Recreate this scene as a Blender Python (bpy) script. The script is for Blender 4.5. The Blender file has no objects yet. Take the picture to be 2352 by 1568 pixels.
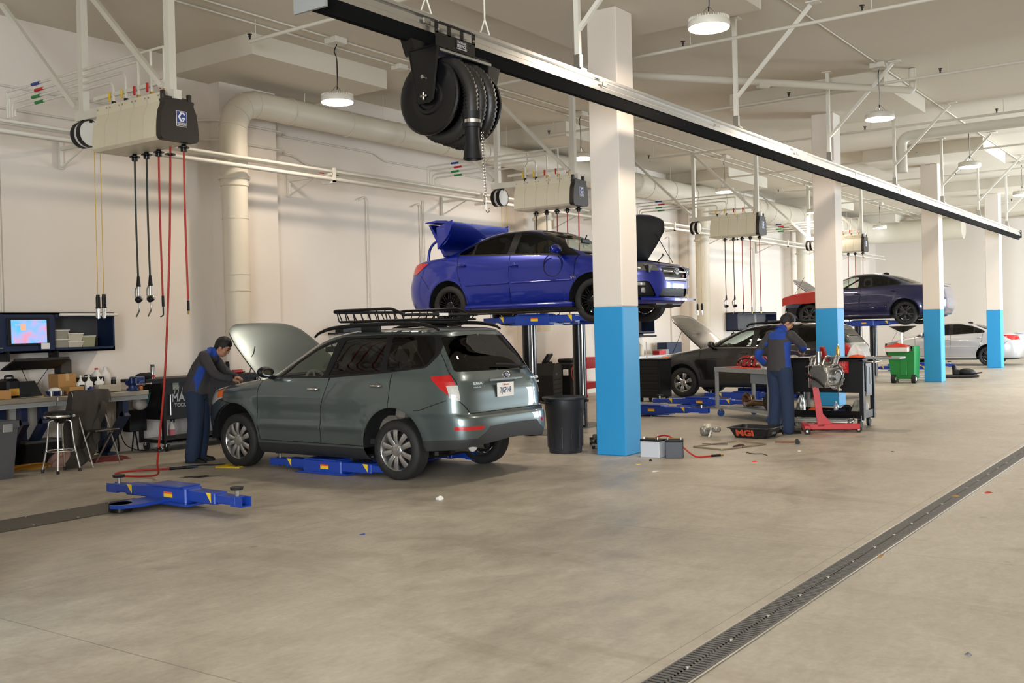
import bpy, bmesh, math, random
import numpy as np
from mathutils import Vector, Matrix, geometry
PI = math.pi
sc = bpy.context.scene
col = sc.collection
rnd = random.Random(7)

# ---------------------------------------------------------------- camera, world, daylight, exposure
cam_d = bpy.data.cameras.new('camera'); cam = bpy.data.objects.new('camera', cam_d); col.objects.link(cam)
cam_d.sensor_fit = 'HORIZONTAL'; cam_d.sensor_width = 36.0; cam_d.lens = 36.13; cam_d.clip_end = 200
_r = ((0.57832, 0.02349, -0.81547), (-0.81542, -0.01422, -0.57870), (-0.02519, 0.99962, 0.01093))
cam.matrix_world = Matrix([(_r[0][0], _r[0][1], _r[0][2], 0), (_r[1][0], _r[1][1], _r[1][2], 0), (_r[2][0], _r[2][1], _r[2][2], 1.6), (0, 0, 0, 1)])
sc.camera = cam
wd = bpy.data.worlds.new('daylight_sky'); sc.world = wd; wd.use_nodes = True
wd.node_tree.nodes['Background'].inputs[0].default_value = (0.72, 0.86, 1.0, 1)
wd.node_tree.nodes['Background'].inputs[1].default_value = 1.2
sc.view_settings.view_transform = 'Standard'; sc.view_settings.look = 'None'
sc.view_settings.exposure = 0.35; sc.view_settings.gamma = 1.0
sc.cycles.max_bounces = 7; sc.cycles.diffuse_bounces = 4; sc.cycles.glossy_bounces = 3
sc.cycles.transparent_max_bounces = 10; sc.cycles.caustics_reflective = False; sc.cycles.caustics_refractive = False
sc.cycles.sample_clamp_indirect = 6.0

def area_light(name, loc, rot, sx, sy, power, color, shape='RECTANGLE'):
    d = bpy.data.lights.new(name, 'AREA'); d.shape = shape; d.size = sx
    if shape in ('RECTANGLE', 'ELLIPSE'): d.size_y = sy
    d.energy = power; d.color = color
    o = bpy.data.objects.new(name, d); col.objects.link(o); o.location = loc; o.rotation_euler = rot
    return o
# daylight through the roll-up door openings in the right-hand wall
DOORS = [(26.0, 31.5), (34.0, 42.6)]
DOOR_POWER = [1150, 1700]
for (a, b), pw in zip(DOORS, DOOR_POWER):
    area_light('door_daylight', ((a + b) / 2, -4.25, 2.0), (PI / 2, 0, 0), b - a - .2, 3.8, pw, (0.80, 0.90, 1.0))
area_light('door_daylight', (-5.25, -1.3, 2.05), (PI / 2, 0, -PI / 2), 5.0, 3.9, 1500, (0.86, 0.93, 1.0))
LAMP_POWER = 64.0
LAMP_COLOR = (1.0, 0.845, 0.70)

# ---------------------------------------------------------------- materials
def lin(c):
    c = c / 255.0
    return c / 12.92 if c <= 0.04045 else ((c + 0.055) / 1.055) ** 2.4
def rgb(r, g, b): return (lin(r), lin(g), lin(b), 1.0)
_mats = {}
def mat(name, color=(200, 200, 200), rough=0.5, metal=0.0, var=0.06, scale=6.0, bump=0.0, bscale=40.0, coat=0.0, spec=0.5, emit=None, estr=0.0):
    if name in _mats: return _mats[name]
    m = bpy.data.materials.new(name); m.use_nodes = True
    nt = m.node_tree; b = nt.nodes['Principled BSDF']
    c = rgb(*color)
    b.inputs['Roughness'].default_value = rough; b.inputs['Metallic'].default_value = metal
    b.inputs['Specular IOR Level'].default_value = spec
    if coat: b.inputs['Coat Weight'].default_value = coat; b.inputs['Coat Roughness'].default_value = 0.03
    tc = nt.nodes.new('ShaderNodeTexCoord'); nz = nt.nodes.new('ShaderNodeTexNoise'); nz.inputs['Scale'].default_value = scale; nz.inputs['Detail'].default_value = 3
    nt.links.new(tc.outputs['Object'], nz.inputs['Vector'])
    mx = nt.nodes.new('ShaderNodeMix'); mx.data_type = 'RGBA'
    mx.inputs[6].default_value = tuple(x * (1 - var) for x in c[:3]) + (1,); mx.inputs[7].default_value = tuple(min(1, x * (1 + var)) for x in c[:3]) + (1,)
    nt.links.new(nz.outputs['Fac'], mx.inputs[0]); nt.links.new(mx.outputs[2], b.inputs['Base Color'])
    if bump:
        n2 = nt.nodes.new('ShaderNodeTexNoise'); n2.inputs['Scale'].default_value = bscale
        nt.links.new(tc.outputs['Object'], n2.inputs['Vector'])
        bp = nt.nodes.new('ShaderNodeBump'); bp.inputs['Strength'].default_value = bump; bp.inputs['Distance'].default_value = 0.01
        nt.links.new(n2.outputs['Fac'], bp.inputs['Height']); nt.links.new(bp.outputs['Normal'], b.inputs['Normal'])
    if emit:
        b.inputs['Emission Color'].default_value = rgb(*emit); b.inputs['Emission Strength'].default_value = estr
    _mats[name] = m
    return m
def glass_mat(name, tint=(60, 62, 60), fac=0.12, rough=0.0):
    if name in _mats: return _mats[name]
    m = bpy.data.materials.new(name); m.use_nodes = True; nt = m.node_tree
    for n in list(nt.nodes): nt.nodes.remove(n)
    o = nt.nodes.new('ShaderNodeOutputMaterial'); t = nt.nodes.new('ShaderNodeBsdfTransparent'); g = nt.nodes.new('ShaderNodeBsdfGlossy')
    t.inputs[0].default_value = rgb(*tint); g.inputs['Roughness'].default_value = rough
    lw = nt.nodes.new('ShaderNodeLayerWeight'); pw = nt.nodes.new('ShaderNodeMath'); pw.operation = 'POWER'; pw.inputs[1].default_value = 5.0
    ma = nt.nodes.new('ShaderNodeMath'); ma.operation = 'MULTIPLY_ADD'; ma.inputs[1].default_value = .92; ma.inputs[2].default_value = .045
    mx = nt.nodes.new('ShaderNodeMixShader')
    nt.links.new(lw.outputs['Facing'], pw.inputs[0]); nt.links.new(pw.outputs[0], ma.inputs[0]); nt.links.new(ma.outputs[0], mx.inputs[0])
    nt.links.new(t.outputs[0], mx.inputs[1]); nt.links.new(g.outputs[0], mx.inputs[2])
    nt.links.new(mx.outputs[0], o.inputs[0])
    _mats[name] = m
    return m

def floor_mat():
    m = bpy.data.materials.new('polished_concrete'); m.use_nodes = True; nt = m.node_tree; b = nt.nodes['Principled BSDF']
    L = nt.links.new
    tc = nt.nodes.new('ShaderNodeTexCoord')
    def noise(scale, detail=4, rough=.55, stretch=None, dist=0.0):
        n = nt.nodes.new('ShaderNodeTexNoise'); n.inputs['Scale'].default_value = scale; n.inputs['Detail'].default_value = detail; n.inputs['Roughness'].default_value = rough
        n.inputs['Distortion'].default_value = dist
        if stretch:
            mp = nt.nodes.new('ShaderNodeMapping'); mp.inputs['Scale'].default_value = stretch; L(tc.outputs['Object'], mp.inputs[0]); L(mp.outputs[0], n.inputs[0])
        else: L(tc.outputs['Object'], n.inputs[0])
        return n
    def ramp(src, p):
        r = nt.nodes.new('ShaderNodeValToRGB'); L(src, r.inputs[0])
        e = r.color_ramp.elements
        e[0].position, e[0].color = p[0]; e[1].position, e[1].color = p[1]
        for q in p[2:]:
            k = e.new(q[0]); k.color = q[1]
        return r
    def mix(f, a, c, kind='MIX'):
        x = nt.nodes.new('ShaderNodeMix'); x.data_type = 'RGBA'; x.blend_type = kind
        if isinstance(f, float): x.inputs[0].default_value = f
        else: L(f, x.inputs[0])
        L(a, x.inputs[6])
        if isinstance(c, tuple): x.inputs[7].default_value = c
        else: L(c, x.inputs[7])
        return x
    n1 = noise(.42, 6, .6, None, .4); n2 = noise(1.7, 7, .65, (1, 1.6, 1)); n3 = noise(28, 3); n4 = noise(.9, 5, .7, (1.5, .5, 1), .8)
    base = ramp(n1.outputs['Fac'], [(.32, rgb(168, 159, 143)), (.68, rgb(196, 187, 170))])
    r2 = ramp(n2.outputs['Fac'], [(.30, (.70, .685, .67, 1)), (.60, (1.0, 1.0, 1.0, 1))])
    a = mix(.75, base.outputs[0], r2.outputs[0], 'MULTIPLY')
    r3 = ramp(n3.outputs['Fac'], [(.3, (.86, .86, .86, 1)), (.7, (1.05, 1.05, 1.05, 1))])
    a = mix(.6, a.outputs[2], r3.outputs[0], 'MULTIPLY')
    n6 = noise(6.5, 8, .7, (1, 1.8, 1), .6); r6 = ramp(n6.outputs['Fac'], [(.34, (.80, .79, .78, 1)), (.58, (1.02, 1.02, 1.02, 1))])
    a = mix(.65, a.outputs[2], r6.outputs[0], 'MULTIPLY')
    # worn, stained patches and tyre dirt
    r4 = ramp(n4.outputs['Fac'], [(.56, (0, 0, 0, 1)), (.72, (1, 1, 1, 1))])
    s = nt.nodes.new('ShaderNodeMath'); s.operation = 'MULTIPLY'; L(r4.outputs[0], s.inputs[0]); s.inputs[1].default_value = .42
    a = mix(s.outputs[0], a.outputs[2], rgb(132, 112, 84))
    n5 = noise(.75, 3, .5, (1, 1, 1), 1.2); r5 = ramp(n5.outputs['Fac'], [(.66, (0, 0, 0, 1)), (.74, (1, 1, 1, 1))])
    s5 = nt.nodes.new('ShaderNodeMath'); s5.operation = 'MULTIPLY'; L(r5.outputs[0], s5.inputs[0]); s5.inputs[1].default_value = .45
    a = mix(s5.outputs[0], a.outputs[2], rgb(120, 112, 104))
    # small oil drips
    v = nt.nodes.new('ShaderNodeTexVoronoi'); v.inputs['Scale'].default_value = 1.6; L(tc.outputs['Object'], v.inputs[0])
    rv = ramp(v.outputs['Distance'], [(.035, (1, 1, 1, 1)), (.06, (0, 0, 0, 1))])
    sv = nt.nodes.new('ShaderNodeMath'); sv.operation = 'MULTIPLY'; L(rv.outputs[0], sv.inputs[0]); sv.inputs[1].default_value = .4
    a = mix(sv.outputs[0], a.outputs[2], rgb(96, 84, 70))
    # saw-cut joints
    sep = nt.nodes.new('ShaderNodeSeparateXYZ'); L(tc.outputs['Object'], sep.inputs[0])
    def line(sock, offs, period, w):
        q = nt.nodes.new('ShaderNodeMath'); q.operation = 'ADD'; L(sock, q.inputs[0]); q.inputs[1].default_value = -offs + period * 40
        md = nt.nodes.new('ShaderNodeMath'); md.operation = 'PINGPONG'; L(q.outputs[0], md.inputs[0]); md.inputs[1].default_value = period / 2
        lt = nt.nodes.new('ShaderNodeMath'); lt.operation = 'LESS_THAN'; L(md.outputs[0], lt.inputs[0]); lt.inputs[1].default_value = w
        return lt
    l1 = line(sep.outputs[0], 3.118, 4.15, .004); l2 = line(sep.outputs[1], 6.45, 4.15, .003)
    mxx = nt.nodes.new('ShaderNodeMath'); mxx.operation = 'MAXIMUM'; L(l1.outputs[0], mxx.inputs[0]); L(l2.outputs[0], mxx.inputs[1])
    ml = nt.nodes.new('ShaderNodeMath'); ml.operation = 'MULTIPLY'; L(mxx.outputs[0], ml.inputs[0]); ml.inputs[1].default_value = .55
    a = mix(ml.outputs[0], a.outputs[2], rgb(88, 84, 80))
    L(a.outputs[2], b.inputs['Base Color'])
    rr = ramp(n2.outputs['Fac'], [(.3, (.36, .36, .36, 1)), (.7, (.52, .52, .52, 1))]); L(rr.outputs[0], b.inputs['Roughness'])
    b.inputs['Specular IOR Level'].default_value = .45
    bp = nt.nodes.new('ShaderNodeBump'); bp.inputs['Strength'].default_value = .06; bp.inputs['Distance'].default_value = .01; L(n3.outputs['Fac'], bp.inputs['Height']); L(bp.outputs[0], b.inputs['Normal'])
    return m

M = dict(
    wall=mat('white_wall_paint', (228, 219, 208), .75, var=.03, scale=1.2, bump=.05, bscale=18),
    ceil=mat('ceiling_paint', (214, 206, 190), .85, var=.05, scale=.9, bump=.05, bscale=10),
    steel=mat('white_painted_steel', (222, 218, 206), .45, var=.03),
    pipe=mat('white_painted_pipe', (216, 211, 198), .5, var=.03),
    duct=mat('painted_duct', (214, 206, 188), .5, var=.04, scale=3),
    blue=mat('blue_column_paint', (42, 150, 210), .55, var=.03, scale=2),
    black=mat('black_plastic', (18, 18, 19), .5, var=.1, spec=.3),
    blackg=mat('gloss_black_metal', (13, 13, 14), .25, var=.1),
    lip=mat('matte_black_rubber', (14, 14, 14), .9, var=.1, spec=.08),
    rubber=mat('black_rubber', (30, 29, 28), .7, var=.12, scale=12),
    alu=mat('brushed_aluminium', (206, 206, 204), .28, 1.0, var=.04),
    chrome=mat('chrome', (225, 225, 225), .12, 1.0, var=.03),
    zinc=mat('zinc_plated_steel', (176, 176, 172), .35, 1.0, var=.08),
    darkmetal=mat('dark_steel', (62, 60, 58), .45, .8, var=.15),
    grime=mat('oily_black_iron', (34, 32, 30), .5, .5, var=.3, scale=14),
    lift=mat('blue_lift_enamel', (22, 62, 158), .38, var=.07, coat=.3),
    yellow=mat('yellow_paint', (236, 200, 40), .5, var=.05),
    red=mat('red_enamel', (196, 24, 28), .4, var=.06),
    redhose=mat('red_rubber_hose', (176, 42, 34), .5, var=.06),
    blackhose=mat('dark_green_rubber_hose', (32, 42, 34), .5, var=.08),
    cream=mat('cream_enamel', (226, 218, 194), .45, var=.025),
    cord=mat('yellow_cord', (222, 182, 66), .5),
    white=mat('white_plastic', (228, 226, 220), .45, var=.03),
    paper=mat('white_paper', (232, 230, 224), .8, var=.03),
    card=mat('brown_cardboard', (172, 128, 74), .8, var=.08, scale=9),
    navy=mat('navy_cabinet_enamel', (18, 34, 66), .4, var=.06),
    grey=mat('grey_plastic', (84, 84, 86), .55, var=.06),
    greyp=mat('grey_painted_steel', (142, 144, 142), .45, var=.05),
    green=mat('green_plastic', (28, 132, 58), .45, var=.05),
    cloth=mat('grey_brown_cloth', (62, 56, 50), .9, var=.15, scale=30, bump=.3, bscale=120),
    rag=mat('red_shop_rag', (222, 60, 40), .85, var=.12, scale=20),
    orange=mat('orange_plastic', (232, 92, 34), .5),
    skin=mat('skin', (190, 138, 108), .55, var=.06, scale=20),
    hair=mat('black_hair', (20, 17, 16), .55, var=.3, scale=60, bump=.5, bscale=150),
    shirtg=mat('charcoal_work_shirt', (62, 60, 62), .85, var=.08, scale=18, bump=.25, bscale=30),
    shirtb=mat('royal_blue_panel', (34, 70, 158), .85, var=.08, scale=18, bump=.25, bscale=30),
    trous=mat('navy_work_trousers', (34, 50, 78), .85, var=.1, scale=16, bump=.3, bscale=26),
    amber=mat('amber_lens', (240, 110, 30), .2),
    tail=mat('red_tail_lens', (186, 16, 22), .12, coat=1.0, var=.2, scale=30),
    clear=mat('clear_lamp_lens', (190, 190, 186), .12, .0, var=.25, scale=45, coat=1.0),
    inner=mat('dark_car_interior', (34, 32, 31), .8, var=.1),
    beige=mat('beige_upholstery', (120, 112, 100), .85, var=.08),
    cladding=mat('black_bumper_plastic', (40, 40, 41), .6, var=.08),
    gap=mat('panel_gap', (6, 6, 7), .8),
)
M['tint'] = glass_mat('privacy_glass', (52, 52, 50)); M['win'] = glass_mat('car_window_glass', (226, 233, 226)); M['clearglass'] = glass_mat('clear_plastic', (215, 220, 215))

# ---------------------------------------------------------------- mesh helpers
def V(*a): return Vector(a)
class MB:
    def __init__(s): s.v = []; s.f = []; s.mi = []; s.cur = 0
    def add(s, vs, fs, M4=None):
        o = len(s.v)
        for p in vs:
            p = Vector(p)
            s.v.append(M4 @ p if M4 is not None else p)
        for f in fs: s.f.append([i + o for i in f]); s.mi.append(s.cur)
        return s
    def box(s, c, d, ch=0.0, M4=None, rz=0.0):
        hx, hy, hz = d[0] / 2, d[1] / 2, d[2] / 2
        T = Matrix.Translation(Vector(c)) @ Matrix.Rotation(rz, 4, 'Z')
        if M4 is not None: T = M4 @ T
        ch = min(ch, hx * .95, hy * .95, hz * .95)
        if ch <= 0:
            vs = [(x, y, z) for z in (-hz, hz) for y in (-hy, hy) for x in (-hx, hx)]
            fs = [(0, 2, 3, 1), (4, 5, 7, 6), (0, 1, 5, 4), (2, 6, 7, 3), (0, 4, 6, 2), (1, 3, 7, 5)]
            return s.add(vs, fs, T)
        vs = []; idx = {}
        for sx in (-1, 1):
            for sy in (-1, 1):
                for sz in (-1, 1):
                    for a in range(3):
                        e = [hx - ch, hy - ch, hz - ch]; e[a] = (hx, hy, hz)[a]
                        idx[(sx, sy, sz, a)] = len(vs); vs.append((sx * e[0], sy * e[1], sz * e[2]))
        fs = []
        def face(q, n):
            p = [Vector(vs[i]) for i in q]
            nn = (p[1] - p[0]).cross(p[2] - p[0])
            fs.append(q if nn.dot(Vector(n)) > 0 else q[::-1])
        for a in range(3):
            b, c2 = (a + 1) % 3, (a + 2) % 3
            for sg in (-1, 1):
                q = []
                for (u, w) in ((-1, -1), (1, -1), (1, 1), (-1, 1)):
                    k = [0, 0, 0]; k[a] = sg; k[b] = u; k[c2] = w; q.append(idx[(k[0], k[1], k[2], a)])
                n = [0, 0, 0]; n[a] = sg; face(q, n)
            for u in (-1, 1):
                for w in (-1, 1):
                    k0 = [0, 0, 0]; k0[b] = u; k0[c2] = w; k1 = list(k0); k0[a] = -1; k1[a] = 1
                    n = [0, 0, 0]; n[b] = u; n[c2] = w
                    face([idx[(*k0, b)], idx[(*k1, b)], idx[(*k1, c2)], idx[(*k0, c2)]], n)
        for sx in (-1, 1):
            for sy in (-1, 1):
                for sz in (-1, 1): face([idx[(sx, sy, sz, a)] for a in range(3)], (sx, sy, sz))
        return s.add(vs, fs, T)
    def cyl(s, p0, p1, r0, r1=None, n=16, caps=True):
        p0 = Vector(p0); p1 = Vector(p1); r1 = r0 if r1 is None else r1
        d = (p1 - p0).normalized(); u = d.orthogonal().normalized(); w = d.cross(u)
        vs = []
        for p, r in ((p0, r0), (p1, r1)):
            for i in range(n):
                a = 2 * PI * i / n; vs.append(p + (u * math.cos(a) + w * math.sin(a)) * r)
        fs = [(i, (i + 1) % n, n + (i + 1) % n, n + i) for i in range(n)]
        if caps: fs += [tuple(range(n))[::-1], tuple(range(n, 2 * n))]
        return s.add(vs, fs)
    def tube(s, pts, r, n=8, closed=False, rfun=None, caps=True):
        P = [Vector(p) for p in pts]; k = len(P)
        if k < 2: return s
        d0 = (P[1] - P[0]).normalized(); u = d0.orthogonal().normalized(); vs = []
        for i, p in enumerate(P):
            if closed: t = (P[(i + 1) % k] - P[i - 1]).normalized()
            else: t = (P[min(i + 1, k - 1)] - P[max(i - 1, 0)]).normalized()
            u = (u - t * u.dot(t)); u = u.normalized() if u.length > 1e-6 else t.orthogonal().normalized()
            w = t.cross(u); rr = rfun(i) if rfun else r
            for j in range(n):
                a = 2 * PI * j / n; vs.append(p + (u * math.cos(a) + w * math.sin(a)) * rr)
        fs = []
        for i in range(k if closed else k - 1):
            for j in range(n):
                a, b = i * n + j, i * n + (j + 1) % n; c = ((i + 1) % k) * n + (j + 1) % n; d = ((i + 1) % k) * n + j
                fs.append((a, b, c, d))
        if not closed and caps: fs += [tuple(range(n))[::-1], tuple(range((k - 1) * n, k * n))]
        return s.add(vs, fs)
    def lathe(s, prof, n=32, M4=None, caps=False):
        vs = []; fs = []; k = len(prof)
        for (r, z) in prof:
            for j in range(n):
                a = 2 * PI * j / n; vs.append((r * math.cos(a), r * math.sin(a), z))
        for i in range(k - 1):
            for j in range(n): fs.append((i * n + j, i * n + (j + 1) % n, (i + 1) * n + (j + 1) % n, (i + 1) * n + j))
        if caps: fs += [tuple(range(n))[::-1], tuple(range((k - 1) * n, k * n))]
        return s.add(vs, fs, M4)
    def prism(s, poly, h0, h1, M4=None):
        "polygon in local xy extruded from z=h0 to h1 (counter-clockwise faces up)"
        n = len(poly); ar = sum(poly[i][0] * poly[(i + 1) % n][1] - poly[(i + 1) % n][0] * poly[i][1] for i in range(n))
        if ar < 0: poly = poly[::-1]
        vs = [(x, y, h0) for x, y in poly] + [(x, y, h1) for x, y in poly]
        fs = [tuple(range(n))[::-1], tuple(range(n, 2 * n))] + [(i, (i + 1) % n, n + (i + 1) % n, n + i) for i in range(n)]
        return s.add(vs, fs, M4)
    def sphere(s, c, r, sq=(1, 1, 1), n=16, m=10, M4=None):
        vs = [(0, 0, -1)]; fs = []
        for i in range(1, m):
            a = -PI / 2 + PI * i / m
            for j in range(n): b = 2 * PI * j / n; vs.append((math.cos(a) * math.cos(b), math.cos(a) * math.sin(b), math.sin(a)))
        vs.append((0, 0, 1)); T = len(vs) - 1
        for j in range(n): fs.append((0, 1 + (j + 1) % n, 1 + j)); fs.append((T, T - n + j, T - n + (j + 1) % n))
        for i in range(m - 2):
            for j in range(n): a = 1 + i * n + j; b = 1 + i * n + (j + 1) % n; fs.append((a, b, b + n, a + n))
        vs = [(c[0] + x * r * sq[0], c[1] + y * r * sq[1], c[2] + z * r * sq[2]) for x, y, z in vs]
        return s.add(vs, fs, M4)
    def grid(s, fn, nu, nv):
        o = [fn(i / nu, j / nv) for j in range(nv + 1) for i in range(nu + 1)]
        fs = [(j * (nu + 1) + i, j * (nu + 1) + i + 1, (j + 1) * (nu + 1) + i + 1, (j + 1) * (nu + 1) + i) for j in range(nv) for i in range(nu)]
        return s.add(o, fs)
    def build(s, name, m, parent=None, sharp=35.0, loc=None, rot=None):
        me = bpy.data.meshes.new(name); me.from_pydata([tuple(p) for p in s.v], [], s.f)
        for mm in (m if isinstance(m, (list, tuple)) else [m]): me.materials.append(mm)
        if isinstance(m, (list, tuple)): me.polygons.foreach_set('material_index', s.mi)
        me.polygons.foreach_set('use_smooth', [True] * len(me.polygons))
        if sharp is not None and len(s.f) > 0: me.set_sharp_from_angle(angle=math.radians(sharp))
        me.validate()
        o = bpy.data.objects.new(name, me); col.objects.link(o)
        if parent is not None: o.parent = parent
        if loc is not None: o.location = loc
        if rot is not None: o.rotation_euler = rot
        return o

def tag(o, label=None, cat=None, group=None, kind=None):
    if label: o['label'] = label
    if cat: o['category'] = cat
    if group: o['group'] = group
    if kind: o['kind'] = kind
    return o
def thing(name, label, cat, loc=(0, 0, 0), rz=0.0, group=None):
    o = bpy.data.objects.new(name, None); o.empty_display_size = .1; col.objects.link(o); o.location = loc; o.rotation_euler = (0, 0, rz)
    return tag(o, label, cat, group)
def struct(name, mb, m, parent=None, sharp=35.0):
    o = mb.build(name, m, parent, sharp)
    if parent is None: o['kind'] = 'structure'
    return o
def dup(root, loc=None, rz=None, label=None, group=None):
    def cp(o, par):
        c = o.copy(); col.objects.link(c)
        if par is not None: c.parent = par
        for ch in o.children: cp(ch, c)
        return c
    r = cp(root, None)
    if loc is not None: r.location = loc
    if rz is not None: r.rotation_euler = (0, 0, rz)
    if label: r['label'] = label
    if group: r['group'] = group
    return r
def arc(c, r, a0, a1, u, w, n=10):
    c = Vector(c); u = Vector(u); w = Vector(w)
    return [c + (u * math.cos(a0 + (a1 - a0) * i / n) + w * math.sin(a0 + (a1 - a0) * i / n)) * r for i in range(n + 1)]
def bend(pts, r, n=6):
    "polyline with rounded corners"
    P = [Vector(p) for p in pts]; out = [P[0]]
    for i in range(1, len(P) - 1):
        a, b, c = P[i - 1], P[i], P[i + 1]; d1 = (a - b); d2 = (c - b); q = min(r, d1.length * .49, d2.length * .49)
        p0 = b + d1.normalized() * q; p2 = b + d2.normalized() * q
        for k in range(n + 1):
            t = k / n; out.append(p0 * (1 - t) ** 2 + b * 2 * t * (1 - t) + p2 * t * t)
    return out + [P[-1]]
def spline(pts, n=8):
    "Catmull-Rom through the points"
    P = [Vector(p) for p in pts]; P = [P[0] * 2 - P[1]] + P + [P[-1] * 2 - P[-2]]; out = []
    for i in range(1, len(P) - 2):
        for k in range(n):
            t = k / n; a, b, c, d = P[i - 1], P[i], P[i + 1], P[i + 2]
            out.append(.5 * ((2 * b) + (c - a) * t + (2 * a - 5 * b + 4 * c - d) * t * t + (3 * b - a - 3 * c + d) * t ** 3))
    return out + [P[-2]]
def text_obj(txt, name, size, m, parent, M4, ext=.0015, align='CENTER', bold=0.0, sx=1.0):
    cu = bpy.data.curves.new(name, 'FONT'); cu.body = txt; cu.size = size; cu.extrude = ext; cu.align_x = align; cu.align_y = 'CENTER'; cu.offset = bold; cu.resolution_u = 3
    o = bpy.data.objects.new('tmp_text', cu); col.objects.link(o)
    bpy.context.view_layer.update()
    me = bpy.data.meshes.new_from_object(o.evaluated_get(bpy.context.evaluated_depsgraph_get()))
    bpy.data.objects.remove(o); me.name = name; me.materials.clear(); me.materials.append(m)
    me.transform(M4 @ Matrix.Diagonal((sx, 1, 1, 1)))
    q = bpy.data.objects.new(name, me); col.objects.link(q)
    if parent is not None: q.parent = parent
    return q
def frame(o, x, y):
    "matrix with origin o and axes x (right), y (up)"
    x = Vector(x).normalized(); y = Vector(y).normalized(); z = x.cross(y)
    return Matrix(((x.x, y.x, z.x, o[0]), (x.y, y.y, z.y, o[1]), (x.z, y.z, z.z, o[2]), (0, 0, 0, 1)))

# ================================================================ the building
ZC = 5.88; YW = 13.15; XF = 46.5; XN = -5.0; YR = -4.0
m = MB(); m.box(((XF + XN) / 2, (YW + YR) / 2 , -.15), (XF - XN + .6, YW - YR + .6, .3)); struct('floor', m, floor_mat())
m = MB(); m.box(((XF + XN) / 2, (YW + YR) / 2, ZC + .15), (XF - XN + .6, YW - YR + .6, .3)); struct('ceiling', m, M['ceil'])
m = MB(); m.box(((XF + XN) / 2, YW + .1, ZC / 2), (XF - XN + .4, .2, ZC)); struct('wall_back', m, M['wall'])
m = MB(); m.box((XF + .1, (YW + YR) / 2, ZC / 2), (.2, YW - YR, ZC)); struct('wall_far', m, M['wall'])
m = MB(); m.box((XN - .1, (YR - 3.9) / 2, ZC / 2), (.2, -3.9 - YR, ZC)); m.box((XN - .1, (YW + 1.3) / 2, ZC / 2), (.2, YW - 1.3, ZC)); m.box((XN - .1, -1.3, (ZC + 4.1) / 2), (.2, 5.2, ZC - 4.1)); struct('wall_near', m, M['wall'])
m = MB(); xs = XN
for a, b in DOORS:
    m.box(((xs + a) / 2, YR - .1, ZC / 2), (a - xs, .2, ZC)); m.box(((a + b) / 2, YR - .1, (ZC + 4.1) / 2), (b - a, .2, ZC - 4.1)); xs = b
m.box(((xs + XF) / 2, YR - .1, ZC / 2), (XF - xs, .2, ZC)); struct('wall_right', m, M['wall'])
m = MB(); m.box((20, -12, -.12), (70, 16, .2)); m.box((-11, 2, -.12), (11.5, 40, .2)); struct('floor_outside', m, mat('driveway_concrete', (150, 148, 142), .85, var=.08, scale=1))
for i, (a, b) in enumerate(DOORS):
    m = MB(); m.box((a + .05, YR + .02, 2.05), (.1, .1, 4.1)); m.box((b - .05, YR + .02, 2.05), (.1, .1, 4.1)); m.box(((a + b) / 2, YR + .02, 4.15), (b - a, .1, .1))
    struct('door_%d' % (i + 1), m, M['steel'])
m = MB(); m.box((XN + .02, -3.85, 2.05), (.1, .1, 4.1)); m.box((XN + .02, 1.25, 2.05), (.1, .1, 4.1)); m.box((XN + .02, -1.3, 4.15), (.1, 5.2, .1)); struct('door_3', m, M['steel'])
# columns with a blue painted foot, and the thickened slab panels over them
CX = [3.1 + 8.18 * i for i in range(6)]
CX = [2.86, 11.40, 19.70, 27.93, 35.98, 44.2]
for i, x in enumerate(CX):
    m = MB(); m.box((x, 6.46, .93), (.42, .42, 1.86), .012); m.cur = 1; m.box((x, 6.46, (1.86 + 5.58) / 2), (.42, .42, 5.58 - 1.86), .012)
    o = m.build('column', [M['blue'], M['wall']]); o['kind'] = 'structure'
    m = MB(); m.box((x - .25, 6.3, 5.73), (2.8, 2.8, .3)); struct('ceiling_panel', m, M['ceil'])
for i in range(6):
    x = 11.17 + 8.25 * (i - 1)
    m = MB(); m.box((x, 12.22, 5.73), (2.8, 1.86, .3)); struct('ceiling_panel', m, M['ceil'])
    m = MB(); m.box((x - .12, 13.03, 2.79), (1.13, .26, 5.58)); struct('wall_pillar', m, M['wall'])
# floor channel with its slotted grate
m = MB(); m.box((24, 2.128, .0015), (46, .20, .003)); dr = tag(m.build('floor_drain', M['gap'], None), 'long slotted iron drain channel running diagonally across the floor', 'drain')
m = MB(); m.box((24, 2.222, .003), (46, .012, .006)); m.box((24, 2.034, .003), (46, .012, .006)); m.build('drain_frame', M['zinc'], dr)
m = MB(); gm = mat('cast_iron_grate', (98, 96, 92), .5, .6, var=.15)
x = 1.0
while x < 47: m.box((x, 2.128, .004), (.017, .165, .006)); x += .0335 if x < 14 else .067
m.box((24, 2.21, .004), (46, .010, .007)); m.box((24, 2.046, .004), (46, .010, .007)); m.box((24, 2.128, .004), (46, .012, .006)); m.build('drain_grate', gm, dr)
m = MB(); x = 3.85
while x < 30: m.cyl((x, 2.128, .006), (x, 2.128, .010), .012, n=8); x += .5
m.build('drain_bolt', M['zinc'], dr)
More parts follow.
